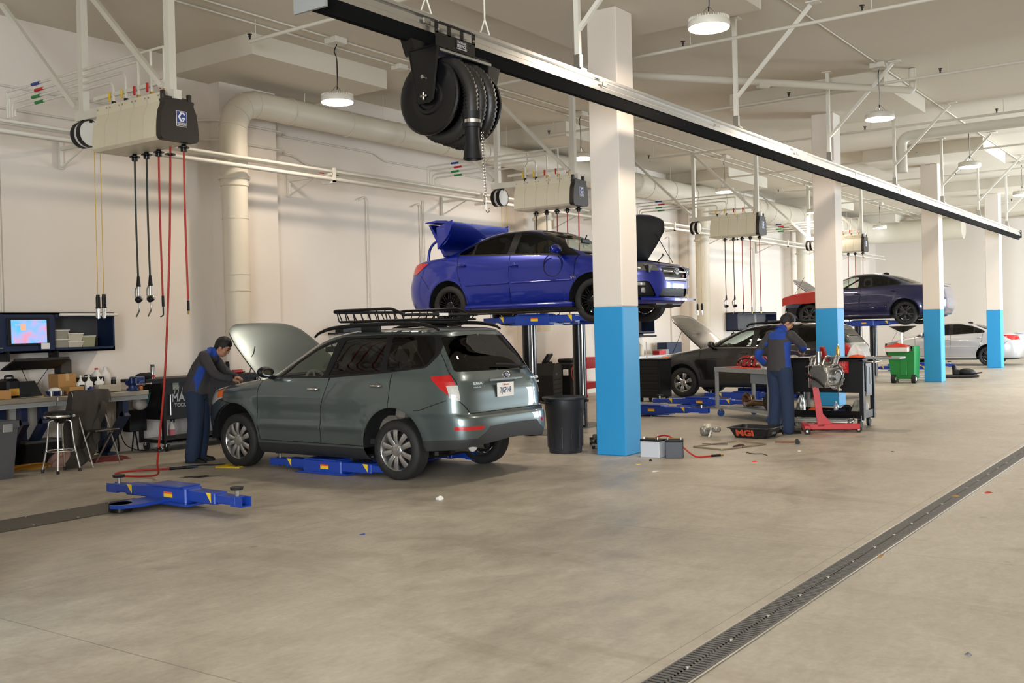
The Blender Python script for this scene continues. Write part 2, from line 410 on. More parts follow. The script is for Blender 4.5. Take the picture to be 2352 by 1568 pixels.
# steel cover plates let into the floor between the lift cylinders
pm = mat('worn_steel_plate', (92, 88, 80), .55, .5, var=.15, scale=5)
for (x0, x1, pl) in ((2.6, 6.2, 'bolted to the floor at the left edge of the frame'), (8.35, 10.3, 'on the floor under the grey green wagon'), (12.9, 15.0, 'on the floor under the lifted bright blue saloon'), (16.2, 18.6, 'on the floor behind the first blue column'), (20.6, 23.0, 'on the floor under the black wagon')):
    m = MB(); m.box(((x0 + x1) / 2, 8.84, .004), (x1 - x0, .56, .008)); o = tag(m.build('floor_plate', pm, None), 'dark steel cover plate ' + pl, 'floor plate', 'steel plates between the lift cylinders')
    b = MB(); x = x0 + .15
    while x < x1 - .1: b.cyl((x, 8.60, .008), (x, 8.60, .016), .014, n=8); b.cyl((x + .2, 9.08, .008), (x + .2, 9.08, .016), .014, n=8); x += .42
    b.build('plate_bolt', M['zinc'], o)

# ================================================================ ducts and pipes
t = thing('exhaust_duct', 'big round painted duct running along the back wall under the ceiling', 'duct', (0, 0, 0))
segs = [(10.35, 18.6, .21), (18.6, 26.9, .30), (26.9, 35.2, .36), (35.2, 42.3, .45)]
for i, (a, b, r) in enumerate(segs):
    m = MB(); P = [(a, 12.5, 5.22), (b - (.4 if i < 3 else 0), 12.5, 5.22)]
    if i == 0: P = bend([(10.4, 12.5, 3.9), (10.4, 12.5, 5.22), (b - .4, 12.5, 5.22)], .55, 8)
    if i == 3: P = bend([(a, 12.5, 5.22), (43.6, 12.5, 5.22), (43.6, 8.9, 5.22)], 1.2, 10)
    m.tube(P, r, 28)
    if i < 3: m.cyl((b - .4, 12.5, 5.22), (b, 12.5, 5.22), r, segs[i + 1][2], 28, False)
    x = a + 1.2
    while x < b - .5: m.cyl((x, 12.5, 5.22), (x + .025, 12.5, 5.22), r + .012, n=28); x += 1.3
    if i == 0:
        for k in range(1, 5):
            p = P[int(k * 2)]; q = P[int(k * 2) + 1]; d = (q - p).normalized(); m.cyl(p - d * .008, p + d * .008, r + .008, n=28)
    m.build('duct_section', M['duct'], t, 40)
for k, x in enumerate((10.4, 18.9, 27.1, 35.3)):
    m = MB(); m.cyl((x, 12.5, 1.55), (x, 12.5, 4.02), .195, n=28); m.cyl((x, 12.5, 4.0), (x, 12.5, 4.05), .235, n=28)
    if k: m.cyl((x, 12.5, 4.05), (x, 12.5, 5.2), .2, n=28)
    for z in (1.7, 2.3, 2.55, 3.4): m.cyl((x, 12.5, z), (x, 12.5, z + .015), .201, n=28)
    m.build('duct_riser', M['duct'], t, 40)
x = 11.9
while x < 42: m = MB(); m.cyl((x, 12.5, 5.3), (x, 12.5, ZC - .005), .006, n=6); m.build('hanger_rod', M['pipe'], t); x += 1.9

def pipe_thing(name, label, cat, paths, r, mt=None, group=None, n=10, extra=None):
    t = thing(name, label, cat, (0, 0, 0), group=group)
    for P, rr in ((p if isinstance(p, tuple) and len(p) == 2 and isinstance(p[1], float) else (p, r)) for p in paths):
        m = MB(); m.tube(P, rr, n); m.build('pipe', mt or M['pipe'], t, 50)
    if extra: extra(t)
    return t
# sprinkler branch lines running from the wall towards the doors
for i, (x, ye) in enumerate(((9.4, 10.9), (13.6, 11.6), (17.85, 11.6), (22.05, 11.5), (26.3, 11.5), (30.5, 11.5), (34.8, 11.5), (39, 11.5))):
    z = 5.6
    def heads(t, x=x, ye=ye):
        y = ye
        while y > -3:
            h = MB(); q = MB(); h.cyl((x, y, z), (x, y, z + .09), .012, n=8); h.cyl((x, y, z + .09), (x, y, z + .10), .032, n=10); h.cyl((x, y, z + .06), (x, y, z + .075), .02, n=8)
            q.cyl((x, y - .12, z), (x, y - .12, ZC - .005), .005, n=6); y -= 2.55
            h.build('sprinkler_head', M['darkmetal'], t); q.build('hanger_rod', M['pipe'], t)
    lab = ['white sprinkler pipe ending near the left ceiling panel, left of the hose reel', 'white sprinkler pipe crossing behind the first blue column and under the big lamp',
           'white sprinkler pipe crossing between the first and second blue columns', 'white sprinkler pipe passing just beyond the second blue column',
           'white sprinkler pipe crossing before the third blue column', 'white sprinkler pipe crossing beyond the third blue column', 'white sprinkler pipe crossing before the fourth blue column', 'farthest white sprinkler pipe near the end wall'][i]
    pipe_thing('sprinkler_pipe', lab, 'pipe', [[(x, ye, z), (x, -3.5, z)]], .025, group='sprinkler branch lines under the ceiling', extra=heads)
# a rain pipe and a large pipe with an elbow
pipe_thing('drain_pipe', 'white capped drain pipe hung under the ceiling between the first two blue columns', 'pipe',
           [bend([(13.2, 8.35, 5.50), (18.15, 4.6, 5.50), (18.3, 4.5, 5.50), (18.3, 4.5, ZC - .01)], .12), [(15.9, 6.3, 5.46), (16.06, 6.18, 5.46)]], .06, n=14)
pipe_thing('roof_drain_pipe', 'thick white pipe with an elbow, turning down beyond the second blue column', 'pipe',
           [bend([(22.4, -3.5, 5.45), (22.4, 5.75, 5.45), (22.4, 5.75, 4.7)], .22, 8)], .105, n=18)
# conduits on the ceiling feeding the lamps
for (y, lab) in ((10.6, 'thin white conduit along the ceiling feeding the lamps nearer the back wall'), (10.9, 'thin white conduit along the ceiling right beside the lamp conduit near the back wall'), (4.85, 'thin white conduit along the ceiling feeding the lamps nearer the doors')):
    def boxes(t, y=y):
        if y != 10.9: return
        b = MB(); b.box((12.45, y, ZC - .04), (.2, .2, .08), .01); b.build('junction_box', M['pipe'], t)
    pipe_thing('ceiling_conduit', lab, 'conduit', [[(1, y, ZC - .02), (46, y, ZC - .02)]], .013, n=8, group='conduits along the ceiling', extra=boxes)
# conduits on the back wall
for (x, dx, lab) in ((13.99, 0, 'white conduit running down the back wall left of the blue lifted car'), (15.5, .09, 'pair of white conduits running down the back wall behind the blue lifted car'),
                     (6.87, .07, 'white conduits dropping down the back wall to the wall cabinet'), (7.0, .07, 'second pair of white conduits dropping to the wall cabinet'), (26.3, 0, 'white conduit on the back wall behind the black wagon with raised hood'), (32.4, .09, 'pair of white conduits on the back wall behind the second reel bank')):
    P = [bend([(x - .25, YW - .03, 4.05), (x, YW - .03, 4.15), (x, YW - .03, 1.9 if x < 8 else .4)], .12)]
    if dx: P.append([(x + dx, YW - .03, 4.2), (x + dx, YW - .03, 1.9 if x < 8 else .4)])
    pipe_thing('wall_conduit', lab, 'conduit', P, .014, n=8, group='conduits on the back wall')
for z, lab, jog in ((4.96, 'upper white conduit along the back wall under the round duct', 14.2), (4.66, 'lower white conduit along the back wall under the round duct', 12.2)):
    pipe_thing('wall_conduit', lab, 'conduit', [bend([(-3, YW - .03, z), (10.2, YW - .03, z), (10.35, 12.86, z), (11.75, 12.86, z), (11.95, YW - .03, z), (jog, YW - .03, z), (jog + .3, YW - .03, z - .12), (44, YW - .03, z - .12)], .08)], .016, n=8, group='conduits along the back wall')
# trapeze of supply pipes along the back wall
t = thing('supply_pipe_rack', 'rack of white supply pipes on brackets along the back wall', 'pipe rack', (0, 0, 0))
for (y, z, r) in ((12.20, 4.285, .034), (12.11, 4.28, .024), (12.07, 4.145, .03), (12.16, 4.145, .022), (12.25, 4.27, .018)):
    m = MB(); m.tube([(-3, y, z), (44, y, z)], r, 10); m.build('pipe', M['steel'], t, 50)
for x in [-.3 + 4.12 * k for k in range(11)]:
    m = MB(); m.box((x, 12.585, 4.225), (.045, 1.09, .045)); m.box((x, 12.15, 4.095), (.045, .28, .04)); m.box((x, 12.03, 4.20), (.045, .04, .24)); m.box((x, 13.11, 4.15), (.05, .05, .4)); m.tube([(x, 13.1, 3.97), (x, 12.5, 4.2)], .014, 6)
    m.build('bracket', M['steel'], t)
for x, mt in ((11.95, 'red'), (12.15, 'green'), (7.9, 'green')):
    m = MB(); m.cyl((x, 12.25, 4.27), (x + .22, 12.25, 4.27), .026, n=10); m.build('pipe_label', M[mt], t)

# ================================================================ high bay lamps
lens_m = mat('lit_lamp_lens', (255, 240, 215), .4, emit=(255, 236, 205), estr=14.0)
def lamp(label, x, y, cable=ZC - 4.97):
    t = thing('high_bay_lamp', label, 'lamp', (x, y, ZC), group='high bay lamps')
    m = MB(); m.box((0, 0, -.045), (.24, .24, .09), .01); m.build('canopy', M['pipe'], t)
    m = MB(); m.tube(spline([(.02, 0, -.09), (-.035, 0, -.2), (.02, .01, -.3), (.015, 0, -.55), (.0, 0, -.74)], 5), .008, 6); m.build('power_cord', M['black'], t)
    m = MB(); m.tube([(.0, 0, -.09), (0, 0, -.68)], .005, 6)
    for a in (0.3, 2.4, 4.5): m.tube([(0, 0, -.68), (.13 * math.cos(a), .13 * math.sin(a), -.83)], .004, 5)
    m.build('suspension_cable', M['zinc'], t)
    m = MB(); m.lathe([(0.0, -.80), (.12, -.81), (.215, -.835), (.235, -.86), (.238, -.90), (.228, -.925)], 36)
    for k in range(48):
        a = 2 * PI * k / 48; m.box((.2, 0, -.84), (.06, .006, .045), M4=Matrix.Rotation(a, 4, 'Z'))
    m.build('housing', M['steel'], t)
    m = MB(); m.lathe([(.228, -.925), (.225, -.935), (.12, -.945), (0.0, -.948)], 36); m.build('lens', lens_m, t)
    d = bpy.data.lights.new('lamp_light', 'AREA'); d.shape = 'DISK'; d.size = .42; d.energy = LAMP_POWER; d.color = LAMP_COLOR
    o = bpy.data.objects.new('lamp_light', d); col.objects.link(o); o.parent = t; o.location = (0, 0, -.96)
    return t
L10 = [(10.73, 'lit round lamp hanging left of the black hose reel'), (17.45, 'lit round lamp hanging just left of the first blue column'), (24.4, 'lit round lamp above the third hose reel bank'), (31.1, 'lit round lamp beyond the second blue column, nearer the back wall'), (38.1, 'small distant lit lamp hanging by the big duct bend')]
L4 = [(10.83, 'lit round lamp nearest the top edge, right of the first blue column'), (17.55, 'lit round lamp hanging just right of the second blue column'), (24.5, 'lit round lamp hanging right of the third blue column'), (31.2, 'lit round lamp at the right edge above the fourth blue column'), (38.0, 'farthest lit lamp in the row near the doors')]
for x, l in L10: lamp(l, x, 10.6)
for x, l in L4: lamp(l, x, 4.85)

# ================================================================ cars
def mesh_n(name, V_, T_, N_, m, parent, recalc=False):
    me = bpy.data.meshes.new(name); me.from_pydata([tuple(p) for p in V_], [], [tuple(int(i) for i in t) for t in T_]); me.materials.append(m)
    me.polygons.foreach_set('use_smooth', [True] * len(me.polygons))
    if N_ is not None: me.normals_split_custom_set_from_vertices([tuple(n) for n in N_])
    o = bpy.data.objects.new(name, me); col.objects.link(o)
    if parent is not None: o.parent = parent
    return o
def pip(poly, P):
    "vectorised point in polygon"
    poly = np.asarray(poly); x, y = P[:, 0], P[:, 1]; r = np.zeros(len(P), bool); n = len(poly)
    for i in range(n):
        x0, y0 = poly[i - 1]; x1, y1 = poly[i]
        if y0 == y1: continue
        c = ((y0 > y) != (y1 > y)); xi = (x1 - x0) * (y - y0) / (y1 - y0) + x0
        r ^= c & (x < xi)
    return r
def smooth_poly(poly, r=0.04, n=3):
    out = []
    k = len(poly)
    for i in range(k):
        a, b, c = [np.array(poly[j % k], float) for j in (i - 1, i, i + 1)]
        d1 = a - b; d2 = c - b; q = min(r, np.linalg.norm(d1) * .45, np.linalg.norm(d2) * .45)
        p0 = b + d1 / np.linalg.norm(d1) * q; p2 = b + d2 / np.linalg.norm(d2) * q
        for t in np.linspace(0, 1, n + 1): out.append(tuple(p0 * (1 - t) ** 2 + b * 2 * t * (1 - t) + p2 * t * t))
    return out
class Body:
    "body skin as a stack of rounded plan contours; (s, v) = way round the half contour, way up the outline"
    FW, SD = 0.9, 2.25
    def __init__(self, rows, bump=None, step=.055):
        R = np.array(rows, float); d = np.diff(R[:, :4], axis=0); L = np.sqrt(d[:, 0] ** 2 + (.5 * d[:, 1]) ** 2 + (.5 * d[:, 2]) ** 2 + d[:, 3] ** 2)
        self.t = np.concatenate([[0], np.cumsum(L)]); self.R = R; self.vmax = self.t[-1]; self.S = 2 * self.FW + 2 * self.SD; self.bump = bump; self.step = step
        h = np.diff(self.t); self.M = np.zeros_like(R)
        for c in range(R.shape[1]):
            dl = np.diff(R[:, c]) / h; mm = np.zeros(len(R)); mm[0] = dl[0]; mm[-1] = dl[-1]
            for i in range(1, len(R) - 1):
                if dl[i - 1] * dl[i] > 0:
                    w1 = 2 * h[i] + h[i - 1]; w2 = h[i] + 2 * h[i - 1]; mm[i] = (w1 + w2) / (w1 / dl[i - 1] + w2 / dl[i])
            self.M[:, c] = mm
        self.vt = np.linspace(0, self.vmax, 1500); self.zt = self.row(self.vt)[:, 0]
    def row(self, v):
        v = np.clip(np.asarray(v, float), 0, self.vmax); i = np.clip(np.searchsorted(self.t, v, side='right') - 1, 0, len(self.t) - 2)
        h = (self.t[i + 1] - self.t[i])[:, None]; u = ((v - self.t[i])[:, None]) / h
        return self.R[i] * (2 * u ** 3 - 3 * u ** 2 + 1) + self.M[i] * h * (u ** 3 - 2 * u ** 2 + u) + self.R[i + 1] * (-2 * u ** 3 + 3 * u ** 2) + self.M[i + 1] * h * (u ** 3 - u ** 2)
    def v_of(self, z): return np.interp(z, self.zt, self.vt)
    def P(self, s, v):
        s = np.clip(np.asarray(s, float), 0, self.S); q = self.row(v); F, D = self.FW, self.SD
        xh = np.where(s < F, 1.0, np.where(s > F + 2 * D, -1.0, 1 - (s - F) / D)); yh = np.where(s < F, s / F, np.where(s > F + 2 * D, (self.S - s) / F, 1.0))
        n = np.where(xh > 0, q[:, 4], q[:, 5]); ax = np.abs(xh); r = (ax ** n + yh ** n) ** (-1 / n)
        X = xh * r; Y = yh * r; x = np.where(X > 0, q[:, 6] + (q[:, 1] - q[:, 6]) * X, q[:, 6] + (q[:, 6] - q[:, 2]) * X); y = q[:, 3] * Y
        if self.bump: y = y + self.bump(x, q[:, 0]) * np.clip((np.abs(y) / np.maximum(q[:, 3], .05) - .55) * 3, 0, 1)
        return np.stack([x, y, q[:, 0]], 1)
    def N(self, s, v):
        e = .004; s = np.clip(s, e, self.S - e); v = np.clip(v, e, self.vmax - 3 * e)
        a = self.P(s + e, v) - self.P(s - e, v); b = self.P(s, v + e) - self.P(s, v - e); n = np.cross(a, b)
        l = np.linalg.norm(n, axis=1, keepdims=True); n = np.where(l > 1e-9, n / np.maximum(l, 1e-9), [[0, 0, 1]])
        return n
    def side(self, pts, dens=.04):
        out = []
        for x, z in (self.dense(pts, dens) if dens else pts):
            v = float(self.v_of(z)); q = self.row([v])[0]
            if x >= q[6]: X = min((x - q[6]) / (q[1] - q[6]), .99995); n = q[4]; sg = 1
            else: X = min((q[6] - x) / (q[6] - q[2]), .99995); n = q[5]; sg = -1
            Y = (1 - X ** n) ** (1 / n); k = max(X, Y); xh, yh = X / k, Y / k
            if xh >= 1: s = self.FW * yh if sg > 0 else self.S - self.FW * yh
            else: s = self.FW + self.SD * (1 - sg * xh)
            out.append((s, v))
        return out
    def end(self, pts, front, dens=.04):
        out = []
        for y, z in (self.dense(pts, dens) if dens else pts):
            v = float(self.v_of(z)); q = self.row([v])[0]; Y = min(max(y / max(q[3], .01), 0), .99995); n = q[4] if front else q[5]
            X = (1 - Y ** n) ** (1 / n); k = max(X, Y); xh, yh = X / k, Y / k
            if xh >= 1: s = self.FW * yh if front else self.S - self.FW * yh
            else: s = self.FW + self.SD * (1 - xh) if front else self.FW + self.SD * (1 + xh)
            out.append((s, v))
        return out
    def mix(self, pts, dens=.03):
        o = [(self.side([p[1:]], 0) if p[0] == 's' else self.end([p[1:]], p[0] == 'f', 0))[0] for p in pts]
        return self.dense(o, dens)
    @staticmethod
    def dense(pts, d, closed=True):
        out = []; k = len(pts)
        for i in range(k if closed else k - 1):
            a = np.array(pts[i], float); b = np.array(pts[(i + 1) % k], float); m = max(1, int(np.linalg.norm(b - a) / d))
            for j in range(m): out.append(tuple(a + (b - a) * j / m))
        if not closed: out.append(tuple(pts[-1]))
        return out
    def strip(self, line, w=.009):
        "polygon of a thin band along a domain polyline"
        P = np.array(line, float); t = np.gradient(P, axis=0); t /= np.maximum(np.linalg.norm(t, axis=1, keepdims=True), 1e-9); n = np.stack([-t[:, 1], t[:, 0]], 1) * w / 2
        return [tuple(p) for p in P + n] + [tuple(p) for p in (P - n)[::-1]]
    def cut(self, regions):
        "regions: (key, polygon); later ones win.  returns key -> (verts, tris, normals) of the left half"
        st = self.step; ns = int(self.S / st); nv = int(self.vmax / st)
        gs, gv = np.meshgrid(np.linspace(0, self.S, ns + 1), np.linspace(0, self.vmax, nv + 1)); G = np.stack([gs.ravel(), gv.ravel()], 1)
        pts = []; edges = []
        polys = [(k, np.clip(np.array(p, float), [0, 0], [self.S, self.vmax])) for k, p in regions]
        for k, p in polys:
            o = len(pts); n = len(p); pts += [tuple(a) for a in p]; edges += [(o + i, o + (i + 1) % n) for i in range(n)]
        if pts:
            A = np.array(pts); keep = np.ones(len(G), bool); inner = (G[:, 0] > 1e-6) & (G[:, 0] < self.S - 1e-6) & (G[:, 1] > 1e-6) & (G[:, 1] < self.vmax - 1e-6)
            for c in range(0, len(G), 1000):
                d = ((G[c:c + 1000, None, :] - A[None]) ** 2).sum(2).min(1); keep[c:c + 1000] = d > (.28 * st) ** 2
            G = G[keep | ~inner]
        allp = [Vector(p) for p in pts] + [Vector(p) for p in G]
        r = geometry.delaunay_2d_cdt(allp, edges, [], 0, 1e-5)
        D = np.array([tuple(p) for p in r[0]]); T = np.array([f for f in r[2] if len(f) == 3]); C = D[T].mean(1)
        a = D[T]; area = .5 * ((a[:, 1, 0] - a[:, 0, 0]) * (a[:, 2, 1] - a[:, 0, 1]) - (a[:, 2, 0] - a[:, 0, 0]) * (a[:, 1, 1] - a[:, 0, 1]))
        T[area < 0] = T[area < 0][:, ::-1]; ok = np.abs(area) > 1e-9; T = T[ok]; C = C[ok]
        lab = np.full(len(T), -1)
        for i, (k, p) in enumerate(polys): lab[pip(p, C)] = i
        Pw = self.P(D[:, 0], D[:, 1]); Nw = self.N(D[:, 0], D[:, 1]); out = {}
        names = ['body'] + [k for k, p in polys]
        for key in dict.fromkeys(names):
            sel = np.isin(lab, [i - 1 for i, k in enumerate(names) if k == key]); t = T[sel]
            if not len(t): continue
            u, inv = np.unique(t, return_inverse=True); out[key] = (Pw[u], inv.reshape(-1, 3), Nw[u])
        return out
def mirror(a): V_, T_, N_ = a; f = np.array([1, -1, 1]); return V_ * f, T_[:, ::-1], N_ * f
def both(a): b = mirror(a); return np.concatenate([a[0], b[0]]), np.concatenate([a[1], b[1] + len(a[0])]), np.concatenate([a[2], b[2]])

def make_wheel(parent, loc, side, R, W, rimR, style, rim_m, steer=0.0):
    "side +1 = left (outer face towards +y)"
    M4 = Matrix.Translation(loc) @ Matrix.Rotation(steer, 4, 'Z') @ Matrix.Rotation(-side * PI / 2, 4, 'X')
    h = W / 2; m = MB()
    prof = [(rimR - .012, -h + .02), (rimR, -h + .004), (rimR + .03, -h), (R - .045, -h + .004), (R - .015, -h + .016), (R - .003, -h + .034)]
    for g in (-.6, -.2, .2, .6): c = g * (h - .034); prof += [(R, c - .012), (R, c - .004), (R - .007, c - .003), (R - .007, c + .003), (R, c + .004), (R, c + .012)]
    prof += [(R - .003, h - .034), (R - .015, h - .016), (R - .045, h - .004), (rimR + .03, h), (rimR, h - .004), (rimR - .012, h - .02)]
    m.lathe(prof, 56, M4); ty = m.build('wheel', M['rubber'], parent, 50)
    m = MB(); m.lathe([(rimR - .012, -h + .02), (rimR - .03, -h + .05), (rimR - .04, 0), (rimR - .022, h - .03), (rimR - .008, h - .018), (rimR + .004, h - .01), (rimR + .002, h - .004)], 48, M4)
    def spoke(a0, r0, r1, w0, w1, z0, z1, th=.024, da=0.0):
        n = 5; vs = []; fs = []
        for i in range(n + 1):
            t = i / n; r = r0 + (r1 - r0) * t; w = w0 + (w1 - w0) * t; a = a0 + da * t; z = z0 + (z1 - z0) * t + .018 * math.sin(PI * t)
            for (q, dz) in ((-1, -th), (-1, -.006), (-.55, 0), (.55, 0), (1, -.006), (1, -th)):
                vs.append((r * math.cos(a) - q * w * math.sin(a), r * math.sin(a) + q * w * math.cos(a), z + dz))
        for i in range(n):
            for j in range(6): fs.append((i * 6 + j, i * 6 + (j + 1) % 6, (i + 1) * 6 + (j + 1) % 6, (i + 1) * 6 + j))
        m.add(vs, fs, M4)
    zf = h - .022
    if style == 'ten':
        for k in range(5):
            for d in (-.30, .30): spoke(2 * PI * k / 5 + d, .045, rimR - .012, .021, .033, zf - .012, zf - .004, da=-d * .12)
    elif style == 'mesh':
        for k in range(10):
            for d in (-.16, .16): spoke(2 * PI * k / 10 + d * .6, .05, rimR - .012, .008, .008, zf - .014, zf - .004, .02, da=d)
    elif style == 'seven':
        for k in range(6): spoke(2 * PI * k / 6 + .3, .05, rimR - .012, .020, .052, zf - .012, zf - .004, .02)
    else:
        for k in range(5):
            for d in (-.14, .14): spoke(2 * PI * k / 5 + d + .3, .055, rimR - .012, .015, .021, zf - .014, zf - .004, da=d * .25)
    m.lathe([(.072, zf - .05), (.072, zf - .008), (.055, zf + .004), (.034, zf + .006), (.032, zf + .012), (.0, zf + .014)], 24, M4)
    for k in range(5):
        a = 2 * PI * k / 5 + .3; m.cyl(M4 @ V(.052 * math.cos(a), .052 * math.sin(a), zf - .01), M4 @ V(.052 * math.cos(a), .052 * math.sin(a), zf + .012), .009, n=6)
    m.build('rim', rim_m, ty, 40)
    m = MB(); m.lathe([(.0, -h + .06), (rimR - .05, -h + .06), (rimR - .05, -h + .085), (.08, -h + .085), (.06, zf - .04), (.0, zf - .04)], 32, M4); m.build('brake_disc', M['darkmetal'], ty, 40)
    return ty

def paint(name, c, metal=.35, rough=.32, coat=1.0):
    return mat(name, c, rough, metal, var=.02, scale=2, coat=coat)

def build_car(root, B, regs, pm, sp):
    """regs: list of (key, polygon, material or None for a hole, mode) ; mode 'lr' makes a left and a right part, 'c' one part across the car"""
    cut = B.cut([(k, p) for k, p, mm, mode in regs])
    info = {k: (mm, mode) for k, p, mm, mode in regs}; info['body'] = (pm, 'c'); made = {}
    for k, geo in cut.items():
        mm, mode = info[k]; nm = k.split('#')[0]
        if mm is None: continue
        off = sp.get('off', {}).get(k, 0.0)
        if off: geo = (geo[0] + geo[2] * off, geo[1], geo[2])
        if k in sp.get('skip', ()): made[k] = geo; continue
        if mode == 'lr':
            made[k] = (mesh_n(nm, *geo, mm, root), mesh_n(nm, *mirror(geo), mm, root))
        else: made[k] = mesh_n('body_shell' if k == 'body' else nm, *both(geo), mm, root)
    # dark inner skin so that one sees a lined cabin through the glass
    L = [g for k, g in cut.items() if info[k][0] is not None and info[k][0] not in (M['tint'], M['win'])]
    Vv, Tt, o = [], [], 0
    for g in L: Vv.append(g[0] - g[2] * .02); Tt.append(g[1][:, ::-1] + o); o += len(g[0])
    g = both((np.concatenate(Vv), np.concatenate(Tt), np.zeros((o, 3)))); z = g[0][:, 2]; keep = (z[g[1]].min(1) > sp.get('linz', .5)) & (z[g[1]].max(1) < sp['roofz'])
    if 'hoodx' in sp: keep &= g[0][:, 0][g[1]].max(1) < sp['hoodx']
    mesh_n('cabin_lining', g[0], g[1][keep], None, M['inner'], root)
    return made
def car_fit(root, B, sp, wheels):
    wb, R, W, rimR, style, rim_m, dz = wheels
    hw = sp['hw']
    for sx in (1, -1):
        for sy in (1, -1):
            y = sy * (hw - .035 - W / 2)
            make_wheel(root, V(sx * wb / 2, y, R + dz), sy, R, W, rimR, style, rim_m)
            m = MB(); n = 18; a0, a1 = -.06, PI + .06; vs = []; fs = []; ar = sp['arch']
            for i in range(n + 1):
                a = a0 + (a1 - a0) * i / n
                for yy in (hw - .02, hw - .42): vs.append((sx * wb / 2 + (ar + .012) * math.cos(a), sy * yy, sp['az'] + (ar + .012) * math.sin(a)))
            for i in range(n): fs.append((2 * i, 2 * i + 1, 2 * i + 3, 2 * i + 2))
            c = len(vs); vs.append((sx * wb / 2, sy * (hw - .42), sp['az'])); fs += [(2 * i + 1, 2 * i + 3, c) for i in range(n)]
            m.add(vs, fs); m.build('wheel_arch', M['gap'], root, 60)
    m = MB(); m.box((0, 0, sp['zb'] + .03), (wb - .8, 2 * hw - .22, .05), .02); m.box((.25, 0, sp['zb'] + .06), (2 * wb - 1.6, .9, .10), .03)
    m.tube([(-wb / 2, hw - .35, R), (-wb / 2, .35 - hw, R)], .04, 8); m.tube([(wb / 2, hw - .35, R), (wb / 2, .35 - hw, R)], .04, 8); m.tube([(.9, .1, sp['zb'] + .02), (-1.2, .1, sp['zb'] + .02), (-wb / 2 - .35, .3, sp['zb'] + .08)], .035, 8)
    m.sphere((-wb / 2, 0, R + .02), .14, (1.1, 1, .8), 12, 8); m.build('underbody', M['grime'], root)
    # cabin
    zf = sp['seatz']; m = MB(); m.box((-.35, 0, zf - .02), (2.6, 2 * hw - .25, .06)); m.build('cabin_floor', M['inner'], root)
    for i, (x, w) in enumerate(((sp['sx'], .5), (sp['sx'], .5), (sp['sx'] - .95, 1.3))):
        y = (.37, -.37, 0)[i]; sm = sp.get('seat_m', M['inner'])
        m = MB(); m.box((x, y, zf + .16), (.5, w, .2), .05)
        M4 = Matrix.Translation((x - .25, y, zf + .22)) @ Matrix.Rotation(-.22, 4, 'Y'); m.box((0, 0, .3), (.14, w, .62), .05, M4)
        for hy in ((0,) if i < 2 else (-.36, .36)): m.box((0, hy, .70), (.1, .26, .16), .04, M4); m.cyl(M4 @ V(0, hy, .58), M4 @ V(0, hy, .66), .02, n=6)
        m.build('seat', sm, root)
    m = MB(); m.box((sp['dx'], 0, sp['dz'] - .1), (.42, 2 * hw - .3, .26), .08); m.box((sp['dx'] - .05, .37, sp['dz'] + .04), (.22, .36, .08), .03); m.build('dashboard', M['inner'], root)
    m = MB(); M4 = Matrix.Translation((sp['dx'] - .36, .37, sp['dz'] - .02)) @ Matrix.Rotation(-1.15, 4, 'Y')
    m.tube([M4 @ p for p in arc((0, 0, 0), .185, 0, 2 * PI * 23 / 24, (1, 0, 0), (0, 1, 0), 23)], .016, 8, True)
    for a in (0, 2.2, 4.1): m.tube([M4 @ V(0, 0, -.02), M4 @ V(.18 * math.cos(a), .18 * math.sin(a), 0)], .014, 6)
    m.cyl(M4 @ V(0, 0, -.05), M4 @ V(0, 0, .01), .06, .05, 12); m.build('steering_wheel', sp.get('seat_m', M['black']), root)
    m = MB(); m.box((sp['dx'] + .0 - .25, 0, sp['mz']), (.03, .24, .07), .012); m.tube([(sp['dx'] - .25, 0, sp['mz'] + .03), (sp['dx'] - .22, 0, sp['mz'] + .09)], .01, 6); m.build('rear_view_mirror', M['black'], root)
def door_handle(B, door, x, z, m_h, pocket=True, sy=1, parent=None):
    s, v = B.side([(x, z)], 0)[0]; p = B.P([s], [v])[0]; p2 = B.P(*[np.array([q]) for q in B.side([(x - .07, z)], 0)[0]])[0]; p1 = B.P(*[np.array([q]) for q in B.side([(x + .07, z)], 0)[0]])[0]
    f = np.array([1, sy, 1]); m = MB()
    a, b, c = p1 * f, p * f, p2 * f; o = np.array([0, sy * .03, 0]); e = np.array([0, sy * .004, 0])
    m.tube([a + e, a * .85 + b * .15 + o, b + o, c * .85 + b * .15 + o, c + e], .011, 8, rfun=lambda i: (.008, .013, .014, .014, .009)[i]); h = m.build('door_handle', m_h, door, 60)
    if pocket:
        m = MB(); m.sphere(tuple(b + e * 0.2), .05, (1.05, .08, .75), 16, 8); m.build('handle_pocket', M['gap'] if pocket == 'dark' else pocket, door)
    return h
def side_mirror(root, B, x, z, pm, sy, name='side_mirror'):
    q = B.row([float(B.v_of(z))])[0]; y = sy * (q[3] + .13)
    m = MB(); m.sphere((x, y, z + .06), .1, (.55, 1.2, .68), 18, 12); o = m.build(name, pm, root, 60)
    m = MB(); m.tube([(x + .02, sy * (q[3] - .09), z - .02), (x + .02, sy * (q[3] + .05), z)], .028, 8); m.build('mirror_arm', M['black'], o)
    m = MB(); m.sphere((x - .052, y, z + .06), .085, (.06, 1.1, .62), 18, 8); m.build('mirror_glass', M['chrome'], o)
